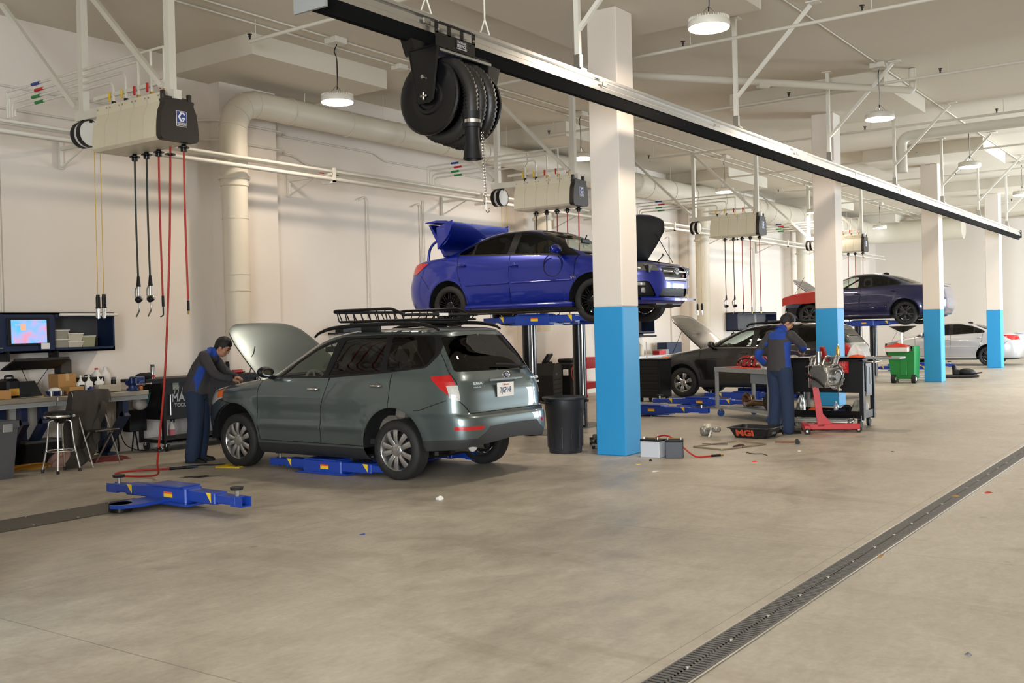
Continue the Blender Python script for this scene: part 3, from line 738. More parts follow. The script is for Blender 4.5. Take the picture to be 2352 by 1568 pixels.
def open_panel(geo, hinge, ang, name, m, root, m_in, th=.02, pre=None):
    "a lid part (hood) turned about a cross-car hinge line"
    hx, hz = hinge; c, s = math.cos(ang), math.sin(ang)
    def rot(P, piv=True):
        x = P[:, 0] - (hx if piv else 0); z = P[:, 2] - (hz if piv else 0)
        return np.stack([x * c - z * s + (hx if piv else 0), P[:, 1], x * s + z * c + (hz if piv else 0)], 1)
    g = both(geo); o = mesh_n(name, rot(g[0]), g[1], rot(g[2], False), m, root)
    mesh_n('lid_lining', rot(g[0] - g[2] * th), g[1][:, ::-1], -rot(g[2], False), m_in, o)
    # turned-in rim
    ed = {}
    for t in g[1]:
        for i in range(3):
            k = (int(t[i]), int(t[(i + 1) % 3])); ed[k] = 1
    P0 = np.round(g[0], 4); key = [tuple(p) for p in P0]
    cnt = {}
    for a, b in ed: cnt[(key[a], key[b])] = (a, b)
    rim = [(a, b) for (ka, kb), (a, b) in cnt.items() if (kb, ka) not in cnt]
    vs = []; fs = []
    for a, b in rim:
        o2 = len(vs)
        for i in (a, b): vs.append(g[0][i]); vs.append(g[0][i] - g[2][i] * th)
        fs.append((o2, o2 + 1, o2 + 3, o2 + 2))
    if vs:
        vv = rot(np.array(vs)); m2 = MB(); m2.add([tuple(p) for p in vv], fs); m2.build('lid_rim', m, o)
    return o
def flare(wb, az, ar, amt, w=.05):
    def f(x, z):
        r = np.minimum(np.hypot(x - wb / 2, z - az), np.hypot(x + wb / 2, z - az)); return amt * np.exp(-((r - ar - .012) / w) ** 2)
    return f
def arch_poly(B, xc, az, ar, zb):
    P = [(xc + ar * math.cos(a), az + ar * math.sin(a)) for a in np.linspace(-.55, PI + .55, 40)]
    P = [(x, max(z, zb)) for x, z in P]
    P = [(xc + ar * .93, zb)] + [p for p in P if p[1] > zb + .005] + [(xc - ar * .93, zb)]
    s = B.side(P, .03); lo = [p for p in s]
    return [(a, -0.01 if b <= float(B.v_of(zb)) + 1e-4 else b) for a, b in lo]

# ---------------------------------------------------------------- grey-green wagon with its bonnet up, in the nearest bay
def plate(root, x, y0, z, txt, state, rows, tilt=0.0, sgn=-1):
    "licence plate facing -x (sgn -1) or +x"
    X = (0, sgn, 0) if sgn < 0 else (0, 1, 0)
    M4 = frame((x, y0, z), (0, -1, 0) if sgn < 0 else (0, 1, 0), (math.sin(tilt) * -sgn * -1, 0, math.cos(tilt)))
    m = MB(); m.box((0, 0, 0), (.31, .155, .006), .002, M4); p = m.build('licence_plate', M['white'], root)
    text_obj(txt, 'plate_number', .088, mat('plate_ink', (40, 48, 92), .6), p, M4 @ Matrix.Translation((0, -.008, .004)), .0008, sx=.68, bold=.0012)
    text_obj(state, 'plate_state', .030, mat('plate_red_ink', (190, 40, 44), .6), p, M4 @ Matrix.Translation((0, .055, .004)), .0008)
    return p
def oval_badge(root, M4, w=.062, name='badge'):
    m = MB(); m.sphere((0, 0, 0), w, (1, .58, .14), 24, 10, M4); o = m.build(name, mat('badge_blue', (28, 34, 60), .3, .2), root)
    m = MB(); m.tube([M4 @ V(w * math.cos(a), .58 * w * math.sin(a), .004) for a in np.linspace(0, 2 * PI, 33)[:-1]], .005, 6, True)
    for (x, y, r) in ((-.30, .14, .17), (.05, .22, .09), (.30, .12, .09), (-.02, -.18, .09), (.28, -.16, .09), (.52, .0, .08)):
        for k in range(2): M5 = M4 @ Matrix.Translation((x * w * 1.1, y * w * 1.1, .008)) @ Matrix.Rotation(PI / 4 * (2 * k), 4, 'Z'); m.sphere((0, 0, 0), r * w * 1.5, (1, .28, .3), 8, 6, M5); 
        for k in range(2): M5 = M4 @ Matrix.Translation((x * w * 1.1, y * w * 1.1, .008)); m.sphere((0, 0, 0), r * w * 1.5, (.28, 1, .3), 8, 6, M5)
    m.build('badge_emblem', M['chrome'], o); return o

def suv():
    wb, az, ar = 2.6, .365, .43
    rows = [(.20, 2.00, -2.06, .78, 4, 5, 0), (.26, 2.10, -2.18, .84, 4, 6, 0), (.34, 2.17, -2.25, .872, 4, 6.5, 0), (.48, 2.215, -2.285, .886, 4, 7, 0), (.60, 2.225, -2.29, .892, 4, 7, 0),
            (.68, 2.215, -2.28, .893, 4, 7, 0), (.715, 2.205, -2.262, .893, 4, 7, 0), (.735, 2.20, -2.20, .893, 4, 8, 0), (.80, 2.17, -2.19, .892, 4.2, 8, 0), (.88, 2.09, -2.185, .889, 4.5, 8, 0), (.94, 1.98, -2.18, .885, 4.8, 8, 0),
            (.985, 1.76, -2.17, .880, 5, 8, 0), (1.03, 1.48, -2.155, .873, 5, 8, -.05), (1.07, 1.18, -2.14, .866, 5, 8, -.12), (1.10, .97, -2.125, .859, 5, 7.5, -.2), (1.13, .86, -2.105, .848, 5, 7, -.35), (1.18, .765, -2.075, .822, 5, 7, -.5),
            (1.30, .55, -2.00, .782, 5, 7, -.55), (1.42, .315, -1.915, .742, 5, 6.5, -.6), (1.52, .09, -1.845, .705, 5, 6, -.62), (1.575, -.06, -1.81, .675, 4.6, 5.5, -.65), (1.60, -.17, -1.80, .645, 4.2, 5.2, -.7), (1.622, -.30, -1.775, .60, 4, 5, -.75),
            (1.64, -.46, -1.70, .52, 3.6, 4.5, -.8), (1.65, -.62, -1.6, .40, 3, 4, -.9), (1.656, -.8, -1.42, .22, 3, 3, -1.0), (1.658, -1.0, -1.2, 0.0, 3, 3, -1.1)]
    f1 = flare(wb, az, ar, .016, .07)
    def bump(x, z): return f1(x, z) + .012 * np.exp(-((z - .54) / .022) ** 2) * np.clip((.95 - np.abs(x)) * 8, 0, 1) - .012 * np.exp(-((z - .70) / .10) ** 2) * np.clip((.95 - np.abs(x)) * 4, 0, 1)
    B = Body(rows, bump, .05)
    pm = paint('sage_green_metallic_paint', (86, 98, 98), .6, .33)
    root = thing('suv', 'grey green station wagon with its bonnet raised and a black roof basket, nearest the camera', 'car', (9.18, 8.80, 0), PI / 2)
    sd = B.side; S, vm = B.S, B.vmax; v = lambda z: float(B.v_of(z))
    regs = [('rocker_cladding', [(0, -.1), (S, -.1), (S, v(.335)), (0, v(.335))], M['cladding'], 'c'),
            ('rocker_cladding', B.mix([('s', -1.60, .2), ('s', -1.66, .45), ('s', -2.0, .465), ('r', .62, .475), ('r', .50, .54), ('r', .44, .59), ('r', 0, .60), ('r', 0, .2)]), M['cladding'], 'c')]
    fd = [(.80, 1.09), (.862, .95), (.87, .6), (.83, .37), (-.19, .36), (-.205, .776), (-.344, 1.11)]; rd = [(-.344, 1.11), (-.205, .776), (-.19, .36), (-1.0, .36), (-1.28, .62), (-1.25, .81), (-1.27, 1.165)]
    regs += [('front_door', sd(fd), pm, 'lr'), ('rear_door', sd(rd), pm, 'lr')]
    hatch = [(0, .735), (.64, .735), (.68, .80), (.738, .865), (.722, 1.14), (.72, 1.19), (.665, 1.42), (.61, 1.575), (.56, 1.60), (0, 1.608)]
    regs.append(('tailgate', B.end(hatch, False), pm, 'c'))
    for i, l in enumerate(([(.80, 1.09), (.862, .95), (.87, .6), (.83, .37)], [(-.344, 1.11), (-.205, .776), (-.19, .36)], [(-1.27, 1.165), (-1.25, .81), (-1.262, .77)], [(.83, .365), (-1.0, .36)], [(-2.0, .88), (-1.68, .775), (-1.60, .772)], [(1.20, .77), (1.45, .80), (1.72, .84)])):
        regs.append(('panel_gap', B.strip(B.side(B.dense(l, .03, False), 0), .009), M['gap'], 'c'))
    regs.append(('panel_gap', B.strip(B.end(B.dense(hatch, .03, False), False, 0), .011), M['gap'], 'c'))
    for sx in (1, -1): regs.append(('hole', arch_poly(B, sx * wb / 2, az, ar, .2), None, 'c'))
    regs.append(('hole', [p for p in B.dense(B.side([(-1.55, .335), (-2.0, .355)], 0) + B.end([(.6, .40), (0, .44)], False, 0), .03, False)] + [(S + .1, -.1), (B.side([(-1.55, .2)], 0)[0][0], -.1)], None, 'c'))
    hood = [(0, .925), (.40, .93), (.62, .955), (.70, .995), (.735, 1.04), (.75, 1.08), (.75, 1.118), (0, 1.122)]
    regs.append(('hood', B.end(hood, True), pm, 'c'))
    dlo = smooth_poly([(.62, 1.105), (.335, 1.285), (.01, 1.455), (-.20, 1.525), (-.42, 1.572), (-1.2, 1.588), (-1.75, 1.572), (-1.80, 1.55), (-1.83, 1.36), (-1.72, 1.222), (-1.18, 1.168), (-.35, 1.11)], .05)
    regs.append(('window_frame', sd(dlo), M['black'], 'lr'))
    g1 = smooth_poly([(.50, 1.122), (.30, 1.27), (.0, 1.428), (-.20, 1.495), (-.335, 1.522), (-.215, 1.128)], .02)
    g2 = smooth_poly([(-.30, 1.132), (-.46, 1.535), (-.60, 1.552), (-1.09, 1.553), (-1.085, 1.172)], .03)
    g3 = smooth_poly([(-1.165, 1.180), (-1.165, 1.565), (-1.70, 1.556), (-1.785, 1.36), (-1.70, 1.24)], .05)
    regs += [('front_window', sd(g1), M['win'], 'lr'), ('rear_window', sd(g2), M['tint'], 'lr'), ('quarter_window', sd(g3), M['tint'], 'lr')]
    ws = [(0, 1.14), (.60, 1.14), (.68, 1.16), (.66, 1.28), (.62, 1.42), (.57, 1.54), (.50, 1.59), (0, 1.597)]
    regs.append(('windshield', B.end(ws, True), M['win'], 'c'))
    regs.append(('back_window', B.end(smooth_poly([(0.001, 1.168), (.68, 1.175), (.64, 1.36), (.575, 1.545), (0.001, 1.568)], .03), False), M['tint'], 'c'))
    tl = B.mix([('s', -1.80, 1.128), ('s', -2.0, 1.14), ('r', .72, 1.15), ('r', .735, .868), ('s', -2.06, .90), ('s', -1.93, 1.0)])
    regs.append(('tail_lamp', tl, M['tail'], 'lr'))
    regs.append(('reverse_lamp', B.mix([('r', .727, 1.035), ('r', .735, .868), ('s', -2.03, .905), ('s', -1.99, 1.03)]), M['clear'], 'lr'))
    regs.append(('bumper_reflector', B.end([(.52, .60), (.80, .605), (.80, .565), (.56, .563)], False), M['tail'], 'lr'))
    regs.append(('head_lamp', B.mix([('f', .50, .80), ('f', .52, .90), ('s', 1.62, .93), ('s', 1.50, .97), ('s', 1.58, .85), ('s', 1.9, .75)]), M['clear'], 'lr'))
    regs.append(('turn_lamp', B.mix([('s', 1.70, .93), ('s', 1.52, .965), ('s', 1.58, .86), ('s', 1.72, .84)]), M['amber'], 'lr'))
    regs.append(('grille', B.end([(0, .70), (.42, .70), (.46, .80), (.42, .90), (0, .90)], True), M['black'], 'c'))
    sp = dict(hw=.893, arch=ar, az=az, zb=.2, off={'front_window': -.006, 'rear_window': -.004, 'back_window': .002, 'tail_lamp': .008, 'reverse_lamp': .008, 'panel_gap': -.006, 'windshield': -.004},
              skip=('hood',), roofz=1.63, seatz=.42, sx=.05, dx=.72, dz=1.02, mz=1.42, seat_m=M['beige'], hoodx=1.0)
    made = build_car(root, B, regs, pm, sp)
    car_fit(root, B, sp, (wb, .33, .22, .236, 'ten', mat('silver_alloy', (190, 190, 190), .28, .9, var=.03), 0.0))
    h = open_panel(made['hood'], (.93, 1.12), math.radians(47), 'hood', pm, root, M['inner'])
    m = MB(); m.tube([(1.35, .62, 1.0), (1.27, .55, 1.48)], .006, 6); m.build('hood_prop', M['black'], root)
    m = MB(); m.box((1.42, 0, .74), (1.0, 1.3, .1)); m.box((1.3, .1, .83), (.5, .6, .2), .04); m.box((1.75, .45, .84), (.2, .25, .2), .02); m.box((1.2, -.4, .86), (.3, .25, .2), .03); m.build('engine_bay', M['grime'], root)
    for sy in (1, -1):
        door_handle(B, made['front_door'][0 if sy > 0 else 1], -.10, .982, M['chrome'], pm, sy); door_handle(B, made['rear_door'][0 if sy > 0 else 1], -1.07, 1.028, M['chrome'], pm, sy)
        side_mirror(root, B, .60, 1.12, M['black'], sy)
        m = MB(); pts = spline([(.15, sy * .60, 1.575), (.05, sy * .60, 1.63), (-.2, sy * .595, 1.68), (-.8, sy * .585, 1.705), (-1.35, sy * .58, 1.70), (-1.62, sy * .57, 1.665), (-1.72, sy * .565, 1.62)], 6)
        m.tube(pts, .024, 8, rfun=lambda i: .012 + .012 * math.sin(PI * i / (len(pts) - 1))); m.box((-.75, sy * .59, 1.655), (.3, .03, .07), .01); m.build('roof_rail', M['black'], root, 60)
    # roof basket
    bk = MB(); x0, x1, w = -1.36, -.20, .56
    loop = lambda z, e: bend([(x0 - e, -w - e, z), (x0 - e, w + e, z), (x1 + e, w + e, z), (x1 + e, -w - e, z), (x0 - e, -w - e, z)], .08, 4)
    bk.tube(loop(1.745, 0), .014, 8); top = bend([(x0 + .1, w + .04, 1.80), (x0 + .28, w + .04, 1.875), (x1, w + .04, 1.875), (x1 + .06, w, 1.86), (x1 + .06, -w, 1.86), (x1, -w - .04, 1.875), (x0 + .28, -w - .04, 1.875), (x0 + .1, -w - .04, 1.80), (x0 - .04, -w - .02, 1.80), (x0 - .04, w + .02, 1.80), (x0 + .1, w + .04, 1.80)], .06, 4)
    bk.tube(top, .017, 8)
    for i in range(9):
        x = x0 + .14 + i * (x1 - x0 - .16) / 8; zt = 1.80 + .075 * min(1, max(0, (x - x0 - .1) / .18))
        for sy in (1, -1): bk.tube([(x, sy * w, 1.745), (x, sy * (w + .04), zt)], .007, 6)
        bk.tube([(x, -w, 1.748), (x, w, 1.748)], .009, 6)
    for i in range(9):
        y = -w + .07 + i * (2 * w - .14) / 8; bk.tube([(x1, y, 1.745), (x1 + .06, y, 1.86)], .007, 6); bk.tube([(x0, y, 1.745), (x0 - .04, y, 1.80)], .007, 6)
    for x in (-.45, -1.1): bk.box((x, 0, 1.715), (.06, 1.2, .03), .008)
    b = bk.build('roof_basket', M['black'], root, 60)
    m = MB(); m.box((x0 - .055, .1, 1.80), (.006, .16, .032)); m.build('basket_label', M['white'], b)
    m = MB(); m.tube([(-1.60, .05, 1.64), (-1.78, .05, 1.86)], .004, 5); m.sphere((-1.6, .05, 1.65), .025, (1.2, .8, .8), 10, 6); m.build('antenna', M['black'], root)
    # tail details
    tg = made['tailgate'] if not isinstance(made['tailgate'], tuple) else None
    m = MB(); m.tube([(-2.13, -.42, 1.19), (-2.10, -.2, 1.22), (-2.095, .06, 1.235)], .012, 6); m.box((-2.125, -.42, 1.185), (.05, .1, .05), .015); m.build('rear_wiper', M['black'], root)
    m = MB(); m.box((-2.192, 0, 1.07), (.03, .62, .03), .008); m.build('tailgate_garnish', pm, root)
    plate(root, -2.196, 0.02, .955, '7JGP148', 'California', None)
    oval_badge(root, frame((-2.175, -.02, 1.115), (0, -1, 0), (.1, 0, 1)))
    text_obj('SUBARU', 'badge_lettering', .042, M['zinc'], root, frame((-2.186, .50, 1.045), (0, -1, 0), (.05, 0, 1)), .002, sx=1.15)
    text_obj('ALL-WHEEL DRIVE', 'badge_lettering', .016, M['zinc'], root, frame((-2.189, .52, 1.005), (0, -1, 0), (.02, 0, 1)), .002)
    text_obj('FORESTER', 'badge_lettering', .034, M['zinc'], root, frame((-2.186, -.56, 1.06), (0, -1, 0), (.05, 0, 1)), .003, sx=1.0)
    text_obj('2.5X', 'badge_lettering', .030, M['zinc'], root, frame((-2.187, -.62, 1.01), (0, -1, 0), (.05, 0, 1)), .003)
    m = MB(); m.cyl((-2.0, .40, .40), (-2.22, .42, .39), .045, .05, 16, False); m.cyl((-1.68, .4, .40), (-2.02, .40, .40), .10, .10, 16); m.build('exhaust_tip', M['zinc'], root)
    return root

# ---------------------------------------------------------------- saloons on and beside the lifts
def saloon(label, loc, rz, pm, hood_open=0, trunk_open=False, fascia=False, wheel='mesh', rim_m=None, tint_front=False, seat=None, lid_lip=True):
    wb, az, ar = 2.65, .345, .385
    rows = [(.20, 1.98, -2.10, .80, 4, 5, 0), (.27, 2.16, -2.25, .862, 4, 6, 0), (.38, 2.215, -2.31, .886, 4, 6, 0), (.52, 2.235, -2.345, .896, 4, 6, 0), (.64, 2.225, -2.35, .898, 4.2, 6, 0), (.72, 2.20, -2.335, .895, 4.5, 6, 0),
            (.80, 2.14, -2.31, .888, 4.6, 6, 0), (.86, 2.0, -2.295, .879, 4.8, 6, 0), (.91, 1.78, -2.285, .869, 5, 6, 0), (.96, 1.55, -2.27, .858, 5, 6, -.05), (1.0, 1.34, -2.25, .846, 5, 6, -.1), (1.04, 1.20, -2.21, .832, 5, 6, -.15),
            (1.07, 1.11, -2.12, .818, 5, 6, -.2), (1.095, 1.04, -1.88, .803, 5, 6, -.2), (1.115, .99, -1.66, .79, 5, 6, -.2), (1.15, .905, -1.53, .765, 5, 5.5, -.2), (1.22, .75, -1.35, .722, 5, 5, -.2), (1.30, .575, -1.15, .675, 5, 5, -.2),
            (1.37, .415, -.94, .625, 5, 5, -.2), (1.415, .295, -.77, .58, 4.6, 4.6, -.22), (1.44, .215, -.66, .53, 4.2, 4.2, -.22), (1.458, .13, -.55, .45, 4, 4, -.22), (1.468, .05, -.46, .34, 3.5, 3.5, -.22), (1.474, -.05, -.36, .18, 3, 3, -.22), (1.476, -.12, -.26, 0, 3, 3, -.2)]
    f1 = flare(wb, az, ar, .012, .06)
    def bump(x, z): return f1(x, z) - .012 * np.exp(-((z - .72) / .09) ** 2) * np.clip((.9 - np.abs(x)) * 4, 0, 1)
    B = Body(rows, bump, .06); sd = B.side; S = B.S; v = lambda z: float(B.v_of(z))
    root = thing('car', label, 'car', loc, rz)
    fd = [(1.06, .99), (1.04, .90), (1.02, .55), (.95, .33), (-.10, .32), (-.13, .75), (-.14, 1.06)]; rd = [(-.14, 1.06), (-.13, .75), (-.10, .32), (-.80, .32), (-1.02, .60), (-1.13, .86), (-1.16, 1.13)]
    regs = [('rocker_cladding', [(0, -.1), (S, -.1), (S, v(.25)), (0, v(.25))], M['cladding'], 'c'), ('front_door', sd(fd), pm, 'lr'), ('rear_door', sd(rd), pm, 'lr')]
    tk = [(0, .83), (.55, .84), (.60, .93), (.64, 1.06), (.66, 1.09), (.64, 1.12), (0, 1.125)]
    regs.append(('trunk_lid', B.end(tk, False), None if trunk_open else pm, 'c'))
    for l in ([(1.06, .99), (1.04, .90), (1.02, .55), (.95, .33)], [(-.14, 1.06), (-.13, .75), (-.10, .32)], [(-1.02, .60), (-1.13, .86), (-1.16, 1.13)], [(.95, .33), (-.80, .32)], [(-1.70, .60), (-1.80, .72), (-1.95, .86)]):
        regs.append(('panel_gap', B.strip(B.side(B.dense(l, .03, False), 0), .009), M['gap'], 'c'))
    for sx in (1, -1): regs.append(('hole', arch_poly(B, sx * wb / 2, az, ar, .2), None, 'c'))
    hood = [(0, .835), (.45, .845), (.66, .865), (.70, .91), (.71, .96), (.72, 1.01), (.70, 1.035), (0, 1.04)]
    regs.append(('hood', B.end(hood, True), pm, 'c'))
    dlo = smooth_poly([(1.10, .985), (.80, 1.145), (.50, 1.295), (.22, 1.395), (0, 1.43), (-.42, 1.425), (-.80, 1.35), (-1.10, 1.23), (-1.21, 1.165), (-1.20, 1.115), (-.14, 1.058)], .04)
    regs.append(('window_frame', sd(dlo), M['black'], 'lr'))
    g1 = smooth_poly([(.90, 1.03), (.70, 1.155), (.42, 1.295), (.18, 1.375), (-.05, 1.405), (-.07, 1.08)], .025); g0 = smooth_poly([(1.02, 1.005), (.955, 1.055), (.955, 1.01)], .008)
    g2 = smooth_poly([(-.20, 1.085), (-.19, 1.41), (-.42, 1.40), (-.76, 1.325), (-.86, 1.285), (-.85, 1.115)], .025); g3 = smooth_poly([(-.90, 1.12), (-.91, 1.268), (-1.10, 1.205), (-1.17, 1.155), (-1.16, 1.132)], .02)
    wm = M['tint'] if tint_front else M['win']
    regs += [('front_window', sd(g1), wm, 'lr'), ('rear_window', sd(g2), M['tint'], 'lr'), ('quarter_window', sd(g3), M['tint'], 'lr')]
    regs.append(('windshield', B.end([(0, 1.055), (.68, 1.06), (.66, 1.15), (.61, 1.28), (.55, 1.38), (.46, 1.42), (0, 1.432)], True), M['win'], 'c'))
    regs.append(('back_window', B.end(smooth_poly([(0.001, 1.135), (.62, 1.14), (.58, 1.28), (.50, 1.385), (0.001, 1.41)], .04), False), M['tint'], 'c'))
    regs.append(('tail_lamp', B.mix([('s', -1.76, 1.03), ('s', -2.0, 1.035), ('r', .60, 1.0), ('r', .58, .86), ('s', -2.03, .86), ('s', -1.9, .94)]), M['tail'], 'lr'))
    regs.append(('head_lamp', B.mix([('f', .43, .715), ('f', .46, .80), ('s', 1.88, .845), ('s', 1.62, .86), ('s', 1.66, .80), ('s', 1.84, .72)]), mat('smoked_lamp_lens', (92, 92, 90), .1, coat=1.0, var=.2, scale=40), 'lr'))
    regs.append(('grille', B.end(smooth_poly([(0, .575), (.34, .578), (.39, .72), (.36, .785), (0, .80)], .02), True), M['black'], 'c'))
    regs.append(('lower_intake', B.end(smooth_poly([(0, .345), (.46, .345), (.40, .47), (0, .475)], .02), True), M['black'], 'c'))
    regs.append(('fog_lamp_recess', B.end(smooth_poly([(.50, .35), (.62, .57), (.83, .57), (.84, .36)], .03), True), M['black'], 'lr'))
    sp = dict(hw=.898, arch=ar, az=az, zb=.2, off={'front_window': -.006, 'rear_window': -.004, 'tail_lamp': .006, 'head_lamp': .004, 'panel_gap': -.006, 'windshield': -.004, 'grille': -.03, 'lower_intake': -.04, 'fog_lamp_recess': -.03},
              skip=('hood',) if hood_open else (), roofz=1.45, seatz=.30, sx=.20, dx=.95, dz=.90, mz=1.26, seat_m=seat or M['inner'], hoodx=1.25)
    made = build_car(root, B, regs, pm, sp)
    car_fit(root, B, sp, (wb, .325, .225, .235, wheel, rim_m or M['blackg'], 0.0))
    for i, (x, z, k) in enumerate(((-1.04, .955, 'rear_door'), (-.045, .90, 'front_door'))):
        for sy in (1, -1): door_handle(B, made[k][0 if sy > 0 else 1], x, z, pm, pm, sy)
    for sy in (1, -1):
        side_mirror(root, B, .78, 1.03, pm, sy)
        m = MB()
        for (a, b) in ((.98, -.08), (-.13, -.95)):
            pts = []
            for x in np.linspace(a, b, 12):
                q = B.P(*[np.array([t]) for t in B.side([(x, .635)], 0)[0]])[0]; pts.append((q[0], sy * (q[1] + .004), q[2]))
            m.tube(pts, .016, 6)
        m.build('door_moulding', pm, root, 60)
        m = MB(); pts = []
        for x in np.linspace(1.0, -.95, 14):
            q = B.P(*[np.array([t]) for t in B.side([(x, .29)], 0)[0]])[0]; pts.append((q[0], sy * (q[1] + .02), q[2] - .005))
        m.tube(pts, .04, 8); m.build('side_skirt', pm, root, 60)
    m = MB(); m.sphere((-.62, 0, 1.45), .09, (1.0, .35, .55), 14, 8); m.build('roof_antenna', M['black'], root)
    if hood_open:
        h = open_panel(made['hood'], (1.36, 1.0), math.radians(hood_open), 'hood', pm, root, M['black'])
        m = MB(); m.box((1.72, 0, .74), (.8, 1.3, .1)); m.box((1.6, .0, .80), (.45, .6, .16), .03); m.box((1.9, -.35, .80), (.2, .25, .12), .02); m.build('engine_bay', M['grime'], root)
        m = MB(); m.tube([(1.9, .55, .88), (1.58, .50, 1.45)], .006, 6); m.build('hood_prop', M['black'], root)
    # nose: grille bar, badge, lamps
    m = MB(); pts = []
    for y in np.linspace(-.37, .37, 13): q = B.P(*[np.array([t]) for t in B.end([(abs(y), .715)], True, 0)[0]])[0]; pts.append((q[0] + .006, y, q[2]))
    m.tube(pts, .011, 6); m.build('grille_bar', M['chrome'], root, 60)
    m = MB()
    for z in (.595, .615): m.tube([(p[0] + .008, p[1] * .94, z) for p in pts], .012, 6)
    m.build('grille_garnish', M['zinc'], root, 60)
    oval_badge(root, frame((pts[6][0] + .02, 0, .715), (0, 1, 0), (-.12, 0, 1)), .068)
    if fascia:
        text_obj('STI', 'badge_lettering', .045, M['red'], root, frame((pts[6][0] - .005, .27, .655), (0, 1, 0), (0, 0, 1)), .004, bold=.001)
        for sy in (1, -1):
            m = MB(); m.cyl((2.02, sy * .68, .44), (2.06, sy * .67, .44), .04, n=14); m.box((2.0, sy * .70, .53), (.1, .16, .05), .01); m.build('fog_lamp', M['clear'], root)
            m = MB(); m.cyl((2.03, sy * .60, .765), (2.06, sy * .59, .765), .055, .05, 18); m.cyl((1.90, sy * .74, .785), (1.955, sy * .745, .785), .05, .05, 18); m.build('lamp_projector', M['chrome'], root)
        m = MB(); P = [(2.10, -.86, .30), (2.24, -.6, .295), (2.31, -.3, .29), (2.33, 0, .29), (2.31, .3, .29), (2.24, .6, .295), (2.10, .86, .30)]
        P = spline(P, 4)
        for z0, dx in ((0, 0),):
            vs = []; fs = []
            for p in P: vs += [(p.x - .16, p.y * .93, p.z + .005), (p.x, p.y, p.z), (p.x, p.y, p.z + .03), (p.x - .16, p.y * .93, p.z + .05)]
            for i in range(len(P) - 1):
                for j in range(4): fs.append((i * 4 + j, i * 4 + (j + 1) % 4, i * 4 + 4 + (j + 1) % 4, i * 4 + 4 + j))
            m.add(vs, fs)
        m.build('front_lip', pm, root, 40)
        for sy in (1, -1):
            q = B.P(*[np.array([t]) for t in B.side([(1.0, .67)], 0)[0]])[0]
            text_obj('STI', 'badge_lettering', .05, M['chrome'], root, frame((1.02, sy * (q[1] + .006), .665), (-sy, 0, 0), (0, 0, 1)), .003, sx=1.3, bold=.001)
        # engine cover latch rod standing out of the bay, and oil tube in the mirror side
        m = MB(); m.tube([(1.85, .1, .86), (2.0, .05, .97)], .008, 6); m.box((2.0, .05, .975), (.04, .03, .03), .006); m.build('hood_latch', M['zinc'], root)
        m = MB(); m.tube([(.66 + .16 * math.cos(a), -(.845 + .035), .86 + .165 * math.sin(a)) for a in np.linspace(2.0, 2.0 + 5.2, 28)], .008, 6); m.build('mirror_cable', M['black'], root, 60)
    if trunk_open:
        t = MB()
        # raised lid seen edge-on with its tall wing
        vs = []; fs = []; n = 10
        for k in range(n + 1):
            y = -.62 + 1.24 * k / n; b = .03 * (1 - (2 * k / n - 1) ** 2)
            vs += [(-1.55 + b, y, 1.15), (-1.70 + b, y, 1.42), (-1.86 + b, y, 1.67), (-1.90 + b, y, 1.66), (-1.75 + b, y, 1.40), (-1.60 + b, y, 1.13)]
        for k in range(n):
            for j in range(6): fs.append((k * 6 + j, k * 6 + (j + 1) % 6, k * 6 + 6 + (j + 1) % 6, k * 6 + 6 + j))
        fs += [tuple(range(6))[::-1], tuple(range(n * 6, n * 6 + 6))]
        t.add(vs, fs); lid = t.build('trunk_lid', pm, root, 30)
        w = MB(); vs = []; fs = []; n = 12
        for k in range(n + 1):
            y = -.76 + 1.52 * k / n
            vs += [(-1.29, y, 1.655), (-1.42, y, 1.70), (-1.62, y, 1.715), (-1.85, y, 1.695), (-1.86, y, 1.675), (-1.62, y, 1.68), (-1.42, y, 1.655)]
        for k in range(n):
            for j in range(7): fs.append((k * 7 + j, k * 7 + (j + 1) % 7, k * 7 + 7 + (j + 1) % 7, k * 7 + 7 + j))
        fs += [tuple(range(7))[::-1], tuple(range(n * 7, n * 7 + 7))]
        w.add(vs, fs); vs = []; fs = []; n = 10
        for k in range(n + 1):
            y = -.75 + 1.5 * k / n; vs += [(-1.29, y, 1.665), (-1.34, y, 1.47), (-1.45, y, 1.34), (-1.60, y, 1.255), (-1.62, y, 1.28), (-1.48, y, 1.36), (-1.37, y, 1.48), (-1.32, y, 1.665)]
        for k in range(n):
            for j in range(8): fs.append((k * 8 + j, k * 8 + (j + 1) % 8, k * 8 + 8 + (j + 1) % 8, k * 8 + 8 + j))
        fs += [tuple(range(8))[::-1], tuple(range(n * 8, n * 8 + 8))]
        w.add(vs, fs)
        for sy in (-1, 1):
            M4 = frame((0, sy * .765, 0), (1, 0, 0), (0, 0, 1)); w.prism([(-1.28, 1.70), (-1.30, 1.60), (-1.37, 1.46), (-1.60, 1.25), (-1.61, 1.60)], -.012, .012, M4)
            w.tube(spline([(-1.62, sy * .40, 1.36), (-1.55, sy * .42, 1.48), (-1.50, sy * .42, 1.66)], 5), .03, 8)
        w.build('rear_wing', pm, lid, 30)
        for sy in (-1, 1):
            g = MB(); g.tube(spline([(-1.92, sy * .63, 1.06), (-1.905, sy * .63, 1.17), (-1.87, sy * .63, 1.28), (-1.80, sy * .62, 1.36), (-1.70, sy * .61, 1.41), (-1.64, sy * .60, 1.42)], 6), .022, 8); g.build('lid_hinge_arm', pm, lid, 60)
    elif lid_lip:
        m = MB(); m.box((-2.16, 0, 1.10), (.12, 1.15, .02), .008); m.build('trunk_spoiler', pm, root)
    return root, B

